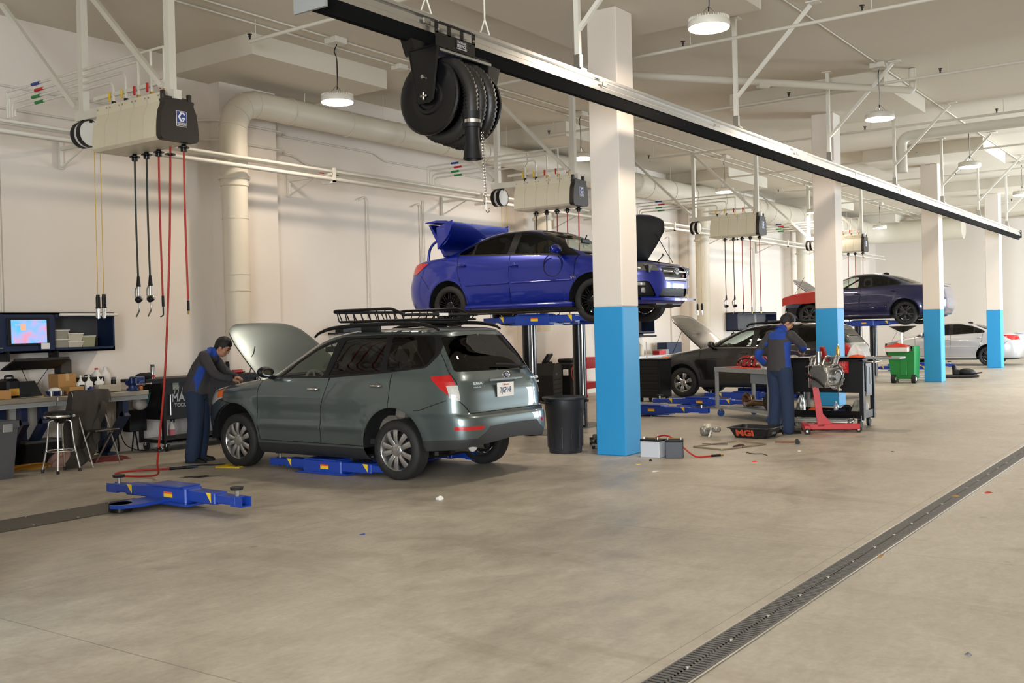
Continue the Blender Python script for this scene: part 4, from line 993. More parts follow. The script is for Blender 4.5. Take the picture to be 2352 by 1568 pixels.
def wagon():
    wb, az, ar = 2.74, .36, .40
    rows = [(.24, 2.05, -2.2, .82, 4, 5, 0), (.30, 2.2, -2.36, .872, 4, 6, 0), (.42, 2.28, -2.42, .90, 4, 6, 0), (.58, 2.30, -2.44, .91, 4, 6, 0), (.70, 2.29, -2.43, .912, 4, 6.5, 0), (.78, 2.25, -2.40, .91, 4.4, 7, 0), (.86, 2.16, -2.37, .906, 4.8, 7, 0),
            (.93, 2.0, -2.36, .90, 5, 7, 0), (.98, 1.80, -2.35, .893, 5, 7, 0), (1.03, 1.5, -2.34, .885, 5, 7, -.05), (1.07, 1.22, -2.33, .877, 5, 7, -.1), (1.11, 1.0, -2.315, .865, 5, 7, -.2), (1.15, .88, -2.29, .848, 5, 6.5, -.35), (1.22, .73, -2.24, .81, 5, 6.5, -.5),
            (1.32, .51, -2.17, .765, 5, 6, -.6), (1.42, .28, -2.08, .715, 5, 6, -.65), (1.50, .05, -2.0, .665, 4.6, 5.5, -.7), (1.54, -.1, -1.95, .625, 4.3, 5, -.75), (1.565, -.25, -1.89, .575, 4, 5, -.8), (1.585, -.43, -1.80, .48, 3.5, 4.5, -.85), (1.595, -.6, -1.66, .36, 3.2, 4, -.9), (1.60, -.8, -1.46, .2, 3, 3, -1), (1.602, -1.0, -1.2, 0, 3, 3, -1.1)]
    B = Body(rows, flare(wb, az, ar, .022, .08), .065); sd = B.side; S = B.S; v = lambda z: float(B.v_of(z))
    pm = paint('dark_brown_metallic_paint', (25, 22, 22), .3, .3)
    root = thing('car', 'black wagon with its bonnet raised, parked beyond the steel parts table', 'car', (21.8, 8.83, 0), PI / 2)
    fd = [(.92, 1.08), (.95, .6), (.90, .40), (-.24, .38), (-.26, .8), (-.31, 1.10)]; rd = [(-.31, 1.10), (-.26, .8), (-.24, .38), (-1.0, .38), (-1.25, .66), (-1.30, 1.15)]
    regs = [('rocker_cladding', [(0, -.1), (S, -.1), (S, v(.40)), (0, v(.40))], M['cladding'], 'c')]
    for sx in (1, -1):
        P = [(sx * wb / 2 + .48 * math.cos(a), az + .48 * math.sin(a)) for a in np.linspace(-.3, PI + .3, 30)]; regs.append(('arch_cladding#%d' % sx, sd([(x, max(z, .25)) for x, z in P]), M['cladding'], 'lr'))
    regs += [('front_door', sd(fd), pm, 'lr'), ('rear_door', sd(rd), pm, 'lr')]
    for l in ([(.92, 1.08), (.95, .6), (.90, .40)], [(-.24, .38), (-.26, .8), (-.31, 1.10)]): regs.append(('panel_gap', B.strip(B.side(B.dense(l, .03, False), 0), .01), M['gap'], 'c'))
    for sx in (1, -1): regs.append(('hole', arch_poly(B, sx * wb / 2, az, ar, .24), None, 'c'))
    regs.append(('hood', B.end([(0, .90), (.45, .91), (.66, .945), (.72, 1.0), (.75, 1.06), (.75, 1.125), (0, 1.13)], True), pm, 'c'))
    dlo = smooth_poly([(.68, 1.10), (.40, 1.275), (.12, 1.43), (-.10, 1.51), (-.35, 1.535), (-1.3, 1.53), (-1.9, 1.49), (-2.05, 1.40), (-1.98, 1.25), (-1.3, 1.155), (-.31, 1.10)], .05)
    regs.append(('window_frame', sd(dlo), M['black'], 'lr'))
    regs += [('front_window', sd(smooth_poly([(.55, 1.125), (.36, 1.26), (.10, 1.40), (-.08, 1.47), (-.27, 1.49), (-.24, 1.125)], .02)), M['win'], 'lr'),
             ('rear_window', sd(smooth_poly([(-.36, 1.13), (-.40, 1.50), (-1.12, 1.495), (-1.22, 1.16)], .03)), M['tint'], 'lr'), ('quarter_window', sd(smooth_poly([(-1.30, 1.175), (-1.22, 1.50), (-1.84, 1.465), (-1.97, 1.39), (-1.92, 1.265)], .04)), M['tint'], 'lr'),
             ('windshield', B.end([(0, 1.145), (.70, 1.15), (.68, 1.26), (.62, 1.40), (.55, 1.50), (.46, 1.54), (0, 1.555)], True), M['win'], 'c'), ('back_window', B.end(smooth_poly([(.001, 1.16), (.66, 1.17), (.60, 1.38), (.50, 1.52), (.001, 1.54)], .04), False), M['tint'], 'c'),
             ('tail_lamp', B.mix([('s', -1.98, 1.12), ('s', -2.2, 1.15), ('r', .62, 1.14), ('r', .62, .92), ('s', -2.25, .93), ('s', -2.12, 1.0)]), M['tail'], 'lr'),
             ('head_lamp', B.mix([('f', .48, .76), ('f', .55, .88), ('s', 1.75, .94), ('s', 1.62, .93), ('s', 1.95, .76)]), M['clear'], 'lr'), ('turn_lamp', B.mix([('s', 1.95, .90), ('s', 1.68, .93), ('s', 1.80, .84), ('s', 1.98, .82)]), M['amber'], 'lr'),
             ('grille', B.end([(0, .62), (.38, .62), (.44, .76), (.36, .86), (0, .87)], True), M['black'], 'c')]
    sp = dict(hw=.91, arch=ar, az=az, zb=.24, off={'front_window': -.006, 'arch_cladding#1': .006, 'arch_cladding#-1': .006, 'tail_lamp': .006, 'panel_gap': -.006, 'windshield': -.004}, skip=('hood',), roofz=1.57, seatz=.42, sx=.05, dx=.75, dz=1.03, mz=1.38, hoodx=1.0, seat_m=M['beige'])
    made = build_car(root, B, regs, pm, sp)
    car_fit(root, B, sp, (wb, .335, .225, .225, 'seven', mat('silver_alloy', (190, 190, 190), .28, .9, var=.03), 0.0))
    open_panel(made['hood'], (.95, 1.13), math.radians(50), 'hood', pm, root, M['black'])
    m = MB(); m.box((1.5, 0, .76), (1.0, 1.3, .1)); m.box((1.4, .0, .86), (.5, .7, .16), .03); m.build('engine_bay', M['grime'], root)
    m = MB(); m.tube([(1.75, .6, .95), (1.5, .55, 1.52)], .006, 6); m.build('hood_prop', M['black'], root)
    for sy in (1, -1):
        side_mirror(root, B, .62, 1.12, pm, sy)
        for x, z, k in ((-.10, .98, 'front_door'), (-1.06, 1.02, 'rear_door')): door_handle(B, made[k][0 if sy > 0 else 1], x, z, pm, pm, sy)
        m = MB(); m.tube(spline([(-.05, sy * .58, 1.55), (-.2, sy * .575, 1.61), (-1.0, sy * .56, 1.64), (-1.7, sy * .54, 1.615), (-1.88, sy * .53, 1.55)], 6), .022, 8); m.build('roof_rail', M['black'], root, 60)
        m = MB(); pts = []
        for x in np.linspace(.68, -1.3, 16): q = B.P(*[np.array([t]) for t in B.side([(x, 1.10 + (.055 * (-x - .31) if x < -.31 else 0))], 0)[0]])[0]; pts.append((q[0], sy * (q[1] + .003), q[2]))
        m.tube(pts, .008, 5); m.build('belt_trim', M['chrome'], root, 60)
    for x in (-.5, -1.2):
        m = MB(); m.box((x, 0, 1.655), (.07, 1.2, .03), .01); m.build('roof_crossbar', M['black'], root)
    return root

suv()
BLUE = paint('bright_blue_pearl_paint', (8, 36, 146), .32, .28)
sti, sti_B = saloon('bright blue saloon with tall rear wing, up on a lift behind the first blue column', (13.57, 8.90, 1.678), -PI / 2, BLUE, hood_open=64, trunk_open=True, fascia=True, wheel='mesh')
wagon()
dark, dark_B = saloon('dark blue saloon up on a lift between the second and third blue columns', (30.0, 8.82, 1.476), PI / 2, paint('dark_blue_pearl_paint', (20, 26, 74), .30, .28), hood_open=48, wheel='five', rim_m=mat('dark_grey_alloy', (70, 70, 74), .35, .8))
# red fender cover draped over the front wing of the dark blue car: rests on the car, a thing of its own
m = MB()
def fc(u, w):
    x = .82 + 1.30 * u; z0 = 1.02 - .03 * u - .16 * u * u
    if w < .35: y = .45 + .40 * (w / .35); z = z0 + .06 - .02 * (w / .35)
    else: t = (w - .35) / .65; y = .90 + .03 * math.sin(u * 9) * t + .012; z = z0 + .04 - t * (.30 + .05 * math.sin(u * 5))
    return (30.0 - y, 8.82 + x - max(0, u - .8) * .1, z + 1.476)
m.grid(fc, 18, 12); o = m.build('fender_cover', mat('red_fender_cover', (176, 46, 36), .6, var=.1), None, 60); tag(o, 'red cover draped over the front wing of the dark blue lifted saloon', 'cover')
saloon('silver saloon parked at the far end behind the third and fourth blue columns', (38.4, 8.29, 0), PI / 2, paint('silver_metallic_paint', (196, 196, 198), .45, .3), hood_open=48, wheel='five', rim_m=mat('dark_grey_alloy', (70, 70, 74), .35, .8), tint_front=True)

# ================================================================ overhead rail with the exhaust hose reel
RY, RT = 5.72, 4.34
t = thing('exhaust_rail', 'long aluminium rail with black rubber lips, hung diagonally overhead in front of the columns', 'rail', (20, RY, RT))
m = MB(); L = 30.4; prof = [(-.075, -.16), (-.075, -.115), (-.06, -.105), (-.06, -.055), (-.085, -.04), (-.085, -.012), (-.055, 0), (.055, 0), (.085, -.012), (.085, -.04), (.06, -.055), (.06, -.105), (.075, -.115), (.075, -.16)]
M4 = Matrix(((0, 0, 1, -14.45), (1, 0, 0, 0), (0, 1, 0, 0), (0, 0, 0, 1))); m.prism(prof, 0, L, M4); m.build('rail_extrusion', M['alu'], t, 25)
m = MB(); prof = [(-.068, -.161), (-.03, -.27), (-.008, -.275), (.008, -.275), (.03, -.27), (.068, -.161)]; m.prism(prof, 0, L, M4); m.build('rubber_lip', M['lip'], t, 40)
m = MB(); m.box((-14.47, 0, -.08), (.025, .34, .40)); m.box((-14.62, 0, .02), (.3, .34, .02)); m.build('end_plate', M['greyp'], t)
m = MB(); m.box((15.97, 0, -.1), (.03, .19, .24)); m.build('end_cap', M['black'], t)
for k in range(10):
    x = -13.2 + 3 * k; m = MB(); m.box((x, -.09, -.085), (.09, .012, .05), .004); m.build('joint_clip', M['zinc'], t)
HX = [5.25, 9.41, 13.62, 17.6, 21.7, 25.8, 29.9, 34.0]
HL = ['at the left end', 'in front of the first blue column', 'right of the first blue column', 'in front of the second blue column', 'right of the second blue column', 'near the third blue column', 'between the third and fourth blue columns', 'at the far end']
for x, l in zip(HX, HL):
    h = thing('rail_hanger', 'white strut and diagonal brace holding the overhead rail ' + l, 'hanger', (x, RY, ZC), group='struts holding the exhaust rail')
    m = MB(); m.box((0, 0, (RT + .16 - ZC) / 2), (.055, .055, ZC - RT - .16)); m.box((0, 0, -.008), (.16, .16, .015)); m.build('post', M['steel'], h)
    d = ZC - RT - .42; m = MB(); M4 = frame((0, -d / 2 + .012, -d / 2 - .012), (1, 0, 0), (0, -1, 1)); m.box((0, 0, 0), (.045, d * 1.36, .045), M4=M4); m.box((0, -d, -.008), (.14, .18, .015)); m.build('brace', M['steel'], h)
    m = MB(); m.box((0, 0, RT + .09 - ZC), (.06, .075, .17)); m.box((0, 0, RT + .012 - ZC), (.12, .14, .024)); m.build('clamp', M['zinc'], h)
for (x, l) in ((6.9, 'left of the hose reel trolley'), (7.75, 'right of the hose reel trolley')):
    h = thing('rail_hanger_rod', 'thin white rod with triangular eye holding the rail ' + l, 'hanger', (x, RY, ZC), group='rods holding the exhaust rail')
    m = MB(); m.tube([(0, 0, -.005), (0, 0, RT + .17 - ZC)], .008, 6); m.build('rod', M['steel'], h)
    m = MB(); z = RT - ZC; m.tube([(0, 0, z + .17), (.07, 0, z + .03), (-.07, 0, z + .03)], .009, 6, True); m.build('eye', M['steel'], h)

t = thing('hose_reel', 'black exhaust hose reel with coiled hose, hanging from the overhead rail', 'hose reel', (7.12, RY, 4.2))
def tl(x, y, z): return (x - 7.12, y - RY, z - 4.2)
m = MB()
for sy in (-1, 1):
    y = sy * .125; M4 = frame(tl(7.14, RY + y, 4.165), (1, 0, 0), (0, 0, 1))
    for z0, h in ((-.055, .14), (.10, .02)): m.box((0, z0, 0), (.56, h, .008), M4=M4)
    for x in (-.26, -.09, .09, .26): m.box((x, .05, 0), (.045, .09, .008), M4=M4)
    m.box((0, -.15, -sy * 0.0), (.50, .06, .008), M4=M4)
m.box(tl(7.14, RY, 4.03), (.54, .25, .012)); m.build('trolley_plate', M['blackg'], t)
for x in (-.25, .25):
    for z in (.11, .035):
        for sy in (-1, 1): m = MB(); p = tl(7.14 + x, RY + sy * .13, 4.165 + z); m.cyl(p, (p[0], p[1] + sy * .012, p[2]), .012, n=10); m.build('bolt', M['chrome'], t)
sil = mat('silver_print', (178, 178, 178), .5)
M4 = frame(tl(7.22, RY - .131, 4.128), (1, 0, 0), (0, 0, 1)); q = MB(); q.box((0, 0, 0), (.17, .085, .002), M4=M4); lb = q.build('name_label', M['black'], t)
text_obj('Exhaust', 'label_lettering', .038, sil, lb, M4 @ Matrix.Translation((0, .022, .002)), .0008)
text_obj('SERVICE', 'label_lettering', .036, sil, lb, M4 @ Matrix.Translation((0, -.012, .002)), .0008, bold=.0008)
q = MB(); q.box((0, -.036, .0015), (.14, .008, .001), M4=M4); q.build('label_line', sil, lb)
# yoke holding the drum
m = MB()
for X in (6.66, 7.36):
    M4 = frame(tl(X, 5.56, 3.98), (0, -1, 0), (0, 0, 1)); m.prism([(-.155, 0), (.155, 0), (.085, -.44), (.06, -.46), (-.06, -.46), (-.085, -.44)], -.006, .006, M4)
    for sx in (-1, 1):
        a = tl(X, 5.56 - sx * .155, 3.98); b = tl(X, 5.56 - sx * .085, 3.54); m.tube([a, b], .012, 6)
m.box(tl(7.01, 5.56, 3.985), (.74, .30, .012)); m.build('yoke', M['blackg'], t)
m = MB(); m.tube([tl(6.68, 5.415, 3.955), tl(7.38, 5.40, 3.955)], .016, 10); m.build('tie_rod', M['zinc'], t, 60)
m = MB(); p = tl(6.64, 5.56, 3.58); 
for a in (0, PI / 2): m.box((p[0], p[1], p[2]), (.012, .07 if a == 0 else .022, .022 if a == 0 else .07), .006)
m.build('axle_nut', M['chrome'], t); m = MB(); m.cyl(tl(6.65, 5.56, 3.74), tl(6.63, 5.56, 3.74), .017, n=10); m.build('bolt', M['chrome'], t)
AX = Matrix(((0, 0, 1, 0), (1, 0, 0, 5.555 - RY), (0, 1, 0, 3.58 - 4.2), (0, 0, 0, 1)))
def axm(X): return Matrix.Translation((X - 7.12, 0, 0)) @ AX
m = MB(); m.lathe([(.0, -.02), (.10, -.02), (.115, -.03), (.14, -.03), (.15, -.012), (.26, -.004), (.30, -.02), (.318, -.012), (.318, .006), (.30, .012), (.0, .012)], 48, axm(6.72)); m.build('drum_disc', M['blackg'], t, 30)
m = MB(); m.lathe([(.0, -.012), (.318, -.012), (.318, .012), (.0, .012)], 48, axm(7.30)); m.lathe([(.22, 0), (.22, .56)], 40, axm(6.73)); m.build('drum', M['blackg'], t, 30)
m = MB(); m.tube([axm(6.70) @ V(.13 * math.cos(a), .13 * math.sin(a), 0) for a in np.linspace(-1.2, 1.2, 12)], .008, 6); m.build('disc_rib', M['chrome'], t, 60)
def ribbed(pts, r, per):
    P = [Vector(p) for p in pts]; out = [P[0]]; acc = 0.0
    # resample evenly
    seg = [0.0]
    for i in range(1, len(P)): seg.append(seg[-1] + (P[i] - P[i - 1]).length)
    n = int(seg[-1] / (per / 2)); Q = []; j = 0
    for k in range(n + 1):
        d = seg[-1] * k / n
        while j < len(seg) - 2 and seg[j + 1] < d: j += 1
        f = (d - seg[j]) / max(seg[j + 1] - seg[j], 1e-9); Q.append(P[j].lerp(P[j + 1], f))
    b = MB(); b.tube(Q, r, 18, rfun=lambda i: r * (1.0 if i % 2 == 0 else .80)); return b
hp = []
for k in range(3):
    for a in np.linspace(0, 2 * PI, 28)[:-1]:
        X = 6.84 + .135 * k + .135 * a / (2 * PI); R = .292 + .010 * k + .012 * math.sin(a * 1.5); hp.append(axm(X) @ V(R * math.cos(a), R * math.sin(a), 0))
hm = mat('ribbed_hose_rubber', (38, 36, 34), .42, var=.08)
ribbed(hp, .060, .034).build('coiled_hose', hm, t, 80)
e0 = hp[-1]; nz = Vector(tl(6.80, 5.175, 3.37))
ribbed(spline([axm(6.88) @ V(.10, .285, 0), axm(6.86) @ V(-.06, .30, 0), axm(6.83) @ V(-.24, .22, 0), axm(6.81) @ V(-.36, .04, 0), axm(6.80) @ V(-.38, -.10, 0), nz], 8), .060, .034).build('hose_end', hm, t, 80)
m = MB(); m.cyl(nz + V(0, 0, .045), nz + V(0, 0, -.02), .082, .078, 24); m.cyl(nz + V(0, 0, -.05), nz + V(0, 0, -.085), .084, .08, 24); m.build('hose_cuff', M['black'], t)
m = MB(); m.cyl(nz + V(0, 0, -.02), nz + V(0, 0, -.05), .074, .074, 24); m.build('hose_clamp', M['chrome'], t)
m = MB(); m.add(*(lambda P: ([tuple(nz + V(r * math.cos(a), r * math.sin(a), z)) for (r, z) in P for a in [2 * PI * k / 28 for k in range(28)]], [(i * 28 + j, i * 28 + (j + 1) % 28, (i + 1) * 28 + (j + 1) % 28, (i + 1) * 28 + j) for i in range(len(P) - 1) for j in range(28)]))([(.060, -.08), (.058, -.16), (.066, -.24), (.084, -.345), (.080, -.345), (.060, -.24), (.05, -.10)])); m.build('nozzle', M['black'], t, 40)
m = MB(); p = nz + V(.07, -.05, -.02)
for k in range(22):
    z = -.025 * k; u = (1, 0, 0) if k % 2 else (0, 1, 0); m.tube(arc(p + V(.0, -.001 * k, z - .1), .011, 0, 2 * PI * 11 / 12, u, (0, 0, 1), 11), .003, 5, True)
m.tube([p + V(0, -.02, -.66)] + arc(p + V(.022, -.02, -.74), .024, PI, 2 * PI + .6, (1, 0, 0), (0, 0, 1), 10), .005, 6); m.build('hook_chain', M['chrome'], t, 60)
m = MB(); M4 = frame(tl(7.62, RY, 3.93), (1, 0, 0), (0, 0, 1)); m.prism([(-.22, .12), (.19, .10), (.10, -.14), (-.06, -.12)], -.12, .12, M4); m.build('suction_hood', M['blackg'], t)
m = MB(); M4 = frame(tl(6.78, RY, 4.03), (1, 0, 0), (0, 0, 1)); m.prism([(-.16, .05), (.10, .05), (.10, -.08), (-.10, -.08)], -.06, .06, M4); m.build('rail_shoe', M['blackg'], t)

# ================================================================ banks of lubrication hose reels
gb = mat('emblem_blue', (28, 62, 140), .4); gw = mat('emblem_white', (236, 236, 236), .45)
def hose(parent, x, y, z0, z1, kind, m_):
    m = MB(); pts = [(x, y, z0), (x - .005, y + .004, z0 * .6 + z1 * .4), (x, y, z1 + (.34 if kind == 'gun' else .10))]; m.tube(spline(pts, 4), .011, 8); h = m.build('hose', m_, parent, 60)
    m = MB(); z = z0 - .12 if kind != 'low' else z0 - .05
    m.lathe([(.0, .05), (.022, .05), (.028, .02), (.06, .006), (.06, -.006), (.036, -.012), (.034, -.045), (.0, -.05)], 18, Matrix.Translation((x, y, z + .085))); m.build('hose_stop', M['blackg'], h)
    if kind == 'gun':
        m = MB(); m.cyl((x, y, z1 + .46), (x, y, z1 + .34), .014, .026, 10); m.build('hose_sleeve', M['black'], h)
        m = MB(); m.tube([(x, y, z1 + .34), (x, y, z1 + .17)], .016, 10); m.sphere((x, y, z1 + .20), .042, (1, 1.3, .9), 14, 8); m.tube(bend([(x, y, z1 + .17), (x, y - .01, z1 + .08), (x, y + .06, z1)], .04), .009, 8); m.build('oil_gun', M['zinc'], h, 60)
        m = MB(); m.tube(bend([(x, y, z1 + .34), (x, y + .055, z1 + .33), (x, y + .07, z1 + .27), (x, y + .04, z1 + .16), (x, y, z1 + .16)], .03), .009, 8); m.build('trigger_guard', M['greyp'], h, 60)
        m = MB(); m.sphere((x - .02, y - .02, z1 + .19), .038, (1, 1.2, .9), 12, 8); m.build('gun_meter', M['black'], h)
    elif kind == 'air':
        m = MB(); m.cyl((x, y, z1 + .15), (x, y, z1 + .04), .015, n=10); m.build('hose_sleeve', M['black'], h)
        m = MB(); m.cyl((x, y, z1 + .04), (x, y, z1), .011, .008, 8); m.build('coupler', mat('brass', (196, 160, 82), .3, .9), h)
    elif kind == 'hook':
        m = MB(); m.cyl((x, y, z1 + .22), (x, y, z1 + .10), .015, n=10); m.tube(bend([(x, y, z1 + .10), (x, y, z1), (x, y + .05, z1 - .01)], .03), .008, 8); m.build('blow_gun', M['black'], h)
def reel_bank(label, X, skip=()):
    t = thing('hose_reel_bank', label, 'hose reel', (X, 9.25, 3.70), group='ceiling banks of hose reels')
    sec = [(-.235, .03), (-.20, .0), (.20, .0), (.235, .03), (.232, .16), (.215, .30), (.175, .385), (.17, .41), (-.17, .41), (-.175, .385), (-.215, .30), (-.232, .16)]
    for k in range(5):
        y0 = .0 + .232 * k; m = MB(); M4 = Matrix(((1, 0, 0, 0), (0, 0, 1, y0 + .002), (0, 1, 0, 0), (0, 0, 0, 1))); m.prism(sec, 0, .228, M4)
        for sx in (-1, 1): m.box((sx * .172, y0 + .116, .455), (.006, .222, .10), .001)
        r = m.build('reel_housing', M['cream'], t, 25)
        m = MB()
        for dy in (.03, .2): m.cyl((-.176, y0 + dy, .47), (-.181, y0 + dy, .47), .010, n=8)
        m.build('cover_screw', M['zinc'], r)
    m = MB(); M4 = Matrix(((1, 0, 0, 0), (0, 0, 1, -.085), (0, 1, 0, 0), (0, 0, 0, 1))); m.prism([(x * 1.02, z * 1.02 - .004) for x, z in smooth_poly(sec[:7] + [(.19, .43), (-.19, .43)] + sec[9:], .05)], 0, .085, M4)
    for sx in (-1, 1): m.box((sx * .165, -.03, .47), (.04, .05, .10), .006)
    m.box((0, -.02, .45), (.3, .03, .04)); cap = m.build('end_cap', mat('dark_brown_end_cap', (40, 34, 30), .45), t, 40)
    M4 = frame((.02, -.0875, .235), (1, 0, 0), (0, 0, 1)); m = MB(); m.box((0, 0, 0), (.135, .165, .004), .002, M4); e = m.build('emblem', gw, cap)
    m = MB(); m.box((0, .018, .0015), (.122, .118, .004), M4=M4); m.build('emblem_field', gb, e); m = MB(); m.box((0, -.062, .0015), (.122, .032, .004), M4=M4); m.build('emblem_band', mat('emblem_navy', (18, 24, 44), .5), e)
    m = MB(); o = Matrix.Translation((0, .018, .0035)); m.prism([(-.014, .050), (.016, .050), (.002, .032), (-.004, .032), (-.022, .002), (-.006, -.026), (.010, -.048), (-.014, -.050), (-.048, .0)], 0, .002, M4 @ o); m.prism([(.016, .050), (.030, .050), (.044, .024), (.024, .024), (.012, .040)], 0, .002, M4 @ o); m.prism([(.006, -.004), (.048, -.004), (.020, -.050), (.002, -.050), (.022, -.020), (-.002, -.020)], 0, .002, M4 @ o); m.build('emblem_mark', gw, e)
    text_obj('GRACO', 'emblem_lettering', .03, gw, e, M4 @ Matrix.Translation((0, -.062, .004)), .0006, sx=1.05, bold=.0008)
    # carrying frame
    m = MB(); m.box((0, .86, .50), (.10, 1.84, .10)); m.build('beam', M['steel'], t)
    for y in (.05, 1.66):
        m = MB(); m.box((0, y, (ZC - 3.70 + .43) / 2), (.085, .085, ZC - 3.70 - .47)); m.box((0, y, ZC - 3.70 - .0085), (.2, .2, .015)); m.build('post', M['steel'], t)
        d = 1.45; m = MB(); M4 = frame((-.07, y + .03 + .77 * 1.03, .58 + .77), (1, 0, 0), (0, 1.03, 1)); m.box((0, 0, 0), (.055, 2.15, .055), M4=M4); m.build('brace', M['steel'], t)
    m = MB(); m.box((-.02, .74, .66), (.04, 1.35, .04)); 
    for k in range(11): m.box((-.042, .12 + .125 * k, .66), (.004, .07, .016))
    m.build('strut_channel', M['steel'], t)
    # supply pipes dropping into the reels, and on to the wall
    R9 = (.72, .82, .92, 1.0, 1.0)
    for k in range(5):
        y = 1.04 - .232 * k; z = (.80, .875, .95, 1.03, 1.03)[k]; x = -.03
        m = MB(); P = [(x, y, .56), (x, y, z), (x, 2.35 + .05 * k, z), (x, 2.45, z - .02 * 0)] if k < 4 else [(x, y, .56), (x, y, z), (x, y + .232, z)]
        if k < 4: P = [(x, y, .56), (x, y, z), (x, 3.1 + .06 * k, z), (x, 3.1 + .06 * k, .70)]
        m.tube(bend(P, .09 if k < 2 else .03), .015, 8); p = m.build('supply_pipe', M['steel'], t, 60)
        if k < 4: m = MB(); m.cyl((x, 2.45 + .07 * (k % 2), z), (x, 2.63 + .07 * (k % 2), z), .020, n=10); m.build('pipe_label', (M['green'], M['green'], M['red'], gb)[k], p)
        m = MB(); m.cyl((x, y, .50), (x, y, .58), .024, n=10); m.build('pipe_fitting', M['black'] if k < 2 else mat('brass', (196, 160, 82), .3, .9), p)
        m = MB(); m.box((x - .03, y + .035, .63), (.015, .03, .10), .004); m.build('valve_lever', M['yellow'] if k < 2 else M['red'], p)
    for k, (y, kind) in enumerate(((.94, 'gun'), (.72, 'gun'), (.50, 'hook'), (.29, 'air'), (.06, 'air'))):
        if k in skip: continue
        hose(t, .15, y, .0, -1.84, kind, M['blackhose'] if k < 2 else M['redhose'])
    return t
def cord_reels(X, where):
    for k, y in enumerate((1.69, 1.57)):
        c = thing('cord_reel', 'white cord reel with hanging lamp, %s of two %s' % (('farther', 'nearer')[k], where), 'cord reel', (X, 9.25 + y, 3.70 + .44), group='cord reels beside the hose reel banks')
        m = MB(); M4 = Matrix(((1, 0, 0, 0), (0, 0, 1, 0), (0, 1, 0, -.15), (0, 0, 0, 1))); m.lathe([(0, -.03), (.10, -.03), (.135, -.022), (.145, -.03), (.145, .03), (.135, .022), (.1, .03), (0, .03)], 28, M4); m.build('drum', M['white'], c, 30)
        m = MB(); m.lathe([(.146, -.034), (.153, -.034), (.153, .034), (.146, .034), (.146, -.034)], 28, M4); m.box((0, 0, .0), (.03, .07, .05)); m.box((.0, .036, -.07), (.03, .006, .16)); m.build('reel_frame', M['black'], c, 30)
        m = MB(); m.tube([(.13, 0, -.2), (.125, 0, -.9), (.12, 0, -2.0)], .0045, 6); cd = m.build('cord', M['cord'], c, 60)
        m = MB(); m.cyl((.12, 0, -2.0), (.12, 0, -2.03), .022, n=12); m.cyl((.12, 0, -2.03), (.12, 0, -2.15), .026, n=12); m.cyl((.12, 0, -2.15), (.12, 0, -2.165), .03, n=12); w = m.build('lamp_handle', M['black'], c)
        m = MB(); m.cyl((.12, 0, -2.165), (.12, 0, -2.28), .020, n=12); m.tube([(.095, 0, -2.165), (.095, .01, -2.26), (.12, 0, -2.29)], .004, 5); m.build('lamp_head', M['alu'], w)
BX = [6.92, 15.06, 23.25, 31.45]
reel_bank('nearest cream hose reel bank under the ceiling at upper left', BX[0], skip=(3,)); cord_reels(BX[0], 'beside the nearest bank')
reel_bank('cream hose reel bank above the bright blue car, left of the first column', BX[1]); cord_reels(BX[1], 'beside the bank above the blue car')
reel_bank('cream hose reel bank between the first and second blue columns', BX[2]); cord_reels(BX[2], 'beside the bank between the columns')
reel_bank('farthest cream hose reel bank, just right of the second blue column', BX[3]); cord_reels(BX[3], 'behind the second blue column')
# the hose pulled down to the floor from the nearest bank
t = thing('air_hose', 'long red air hose hanging to the floor and looping beside the empty lift', 'hose', (7.07, 9.54, 0))
P = [(7.07, 9.54, 3.70), (7.05, 9.58, 2.6), (7.04, 9.70, 1.3), (7.06, 9.88, .45), (7.10, 9.98, .20), (7.2, 10.12, .06), (7.22, 10.4, .016), (7.12, 10.7, .016), (7.2, 10.93, .016), (7.40, 10.98, .016), (7.62, 10.86, .016), (7.78, 10.70, .016)]
m = MB(); m.tube([(p[0] - 7.07, p[1] - 9.54, p[2]) for p in spline(P, 8)], .012, 8); m.build('hose', M['redhose'], t, 60)
m = MB(); m.lathe([(0, .04), (.02, .04), (.055, .008), (.055, -.008), (.03, -.02), (0, -.03)], 16, Matrix.Translation((.015, .37, .36))); m.lathe([(0, .02), (.06, .006), (.06, -.006), (0, -.02)], 16, Matrix.Translation((0, .01, 3.62))); m.build('hose_stop', M['blackg'], t)
m = MB(); m.cyl((.71, 1.16, .016), (.88, 1.05, .018), .017, n=10); m.build('hose_sleeve', M['black'], t); m = MB(); m.cyl((.88, 1.05, .018), (.99, .98, .02), .02, .012, 10); m.build('coupler', M['navy'], t)

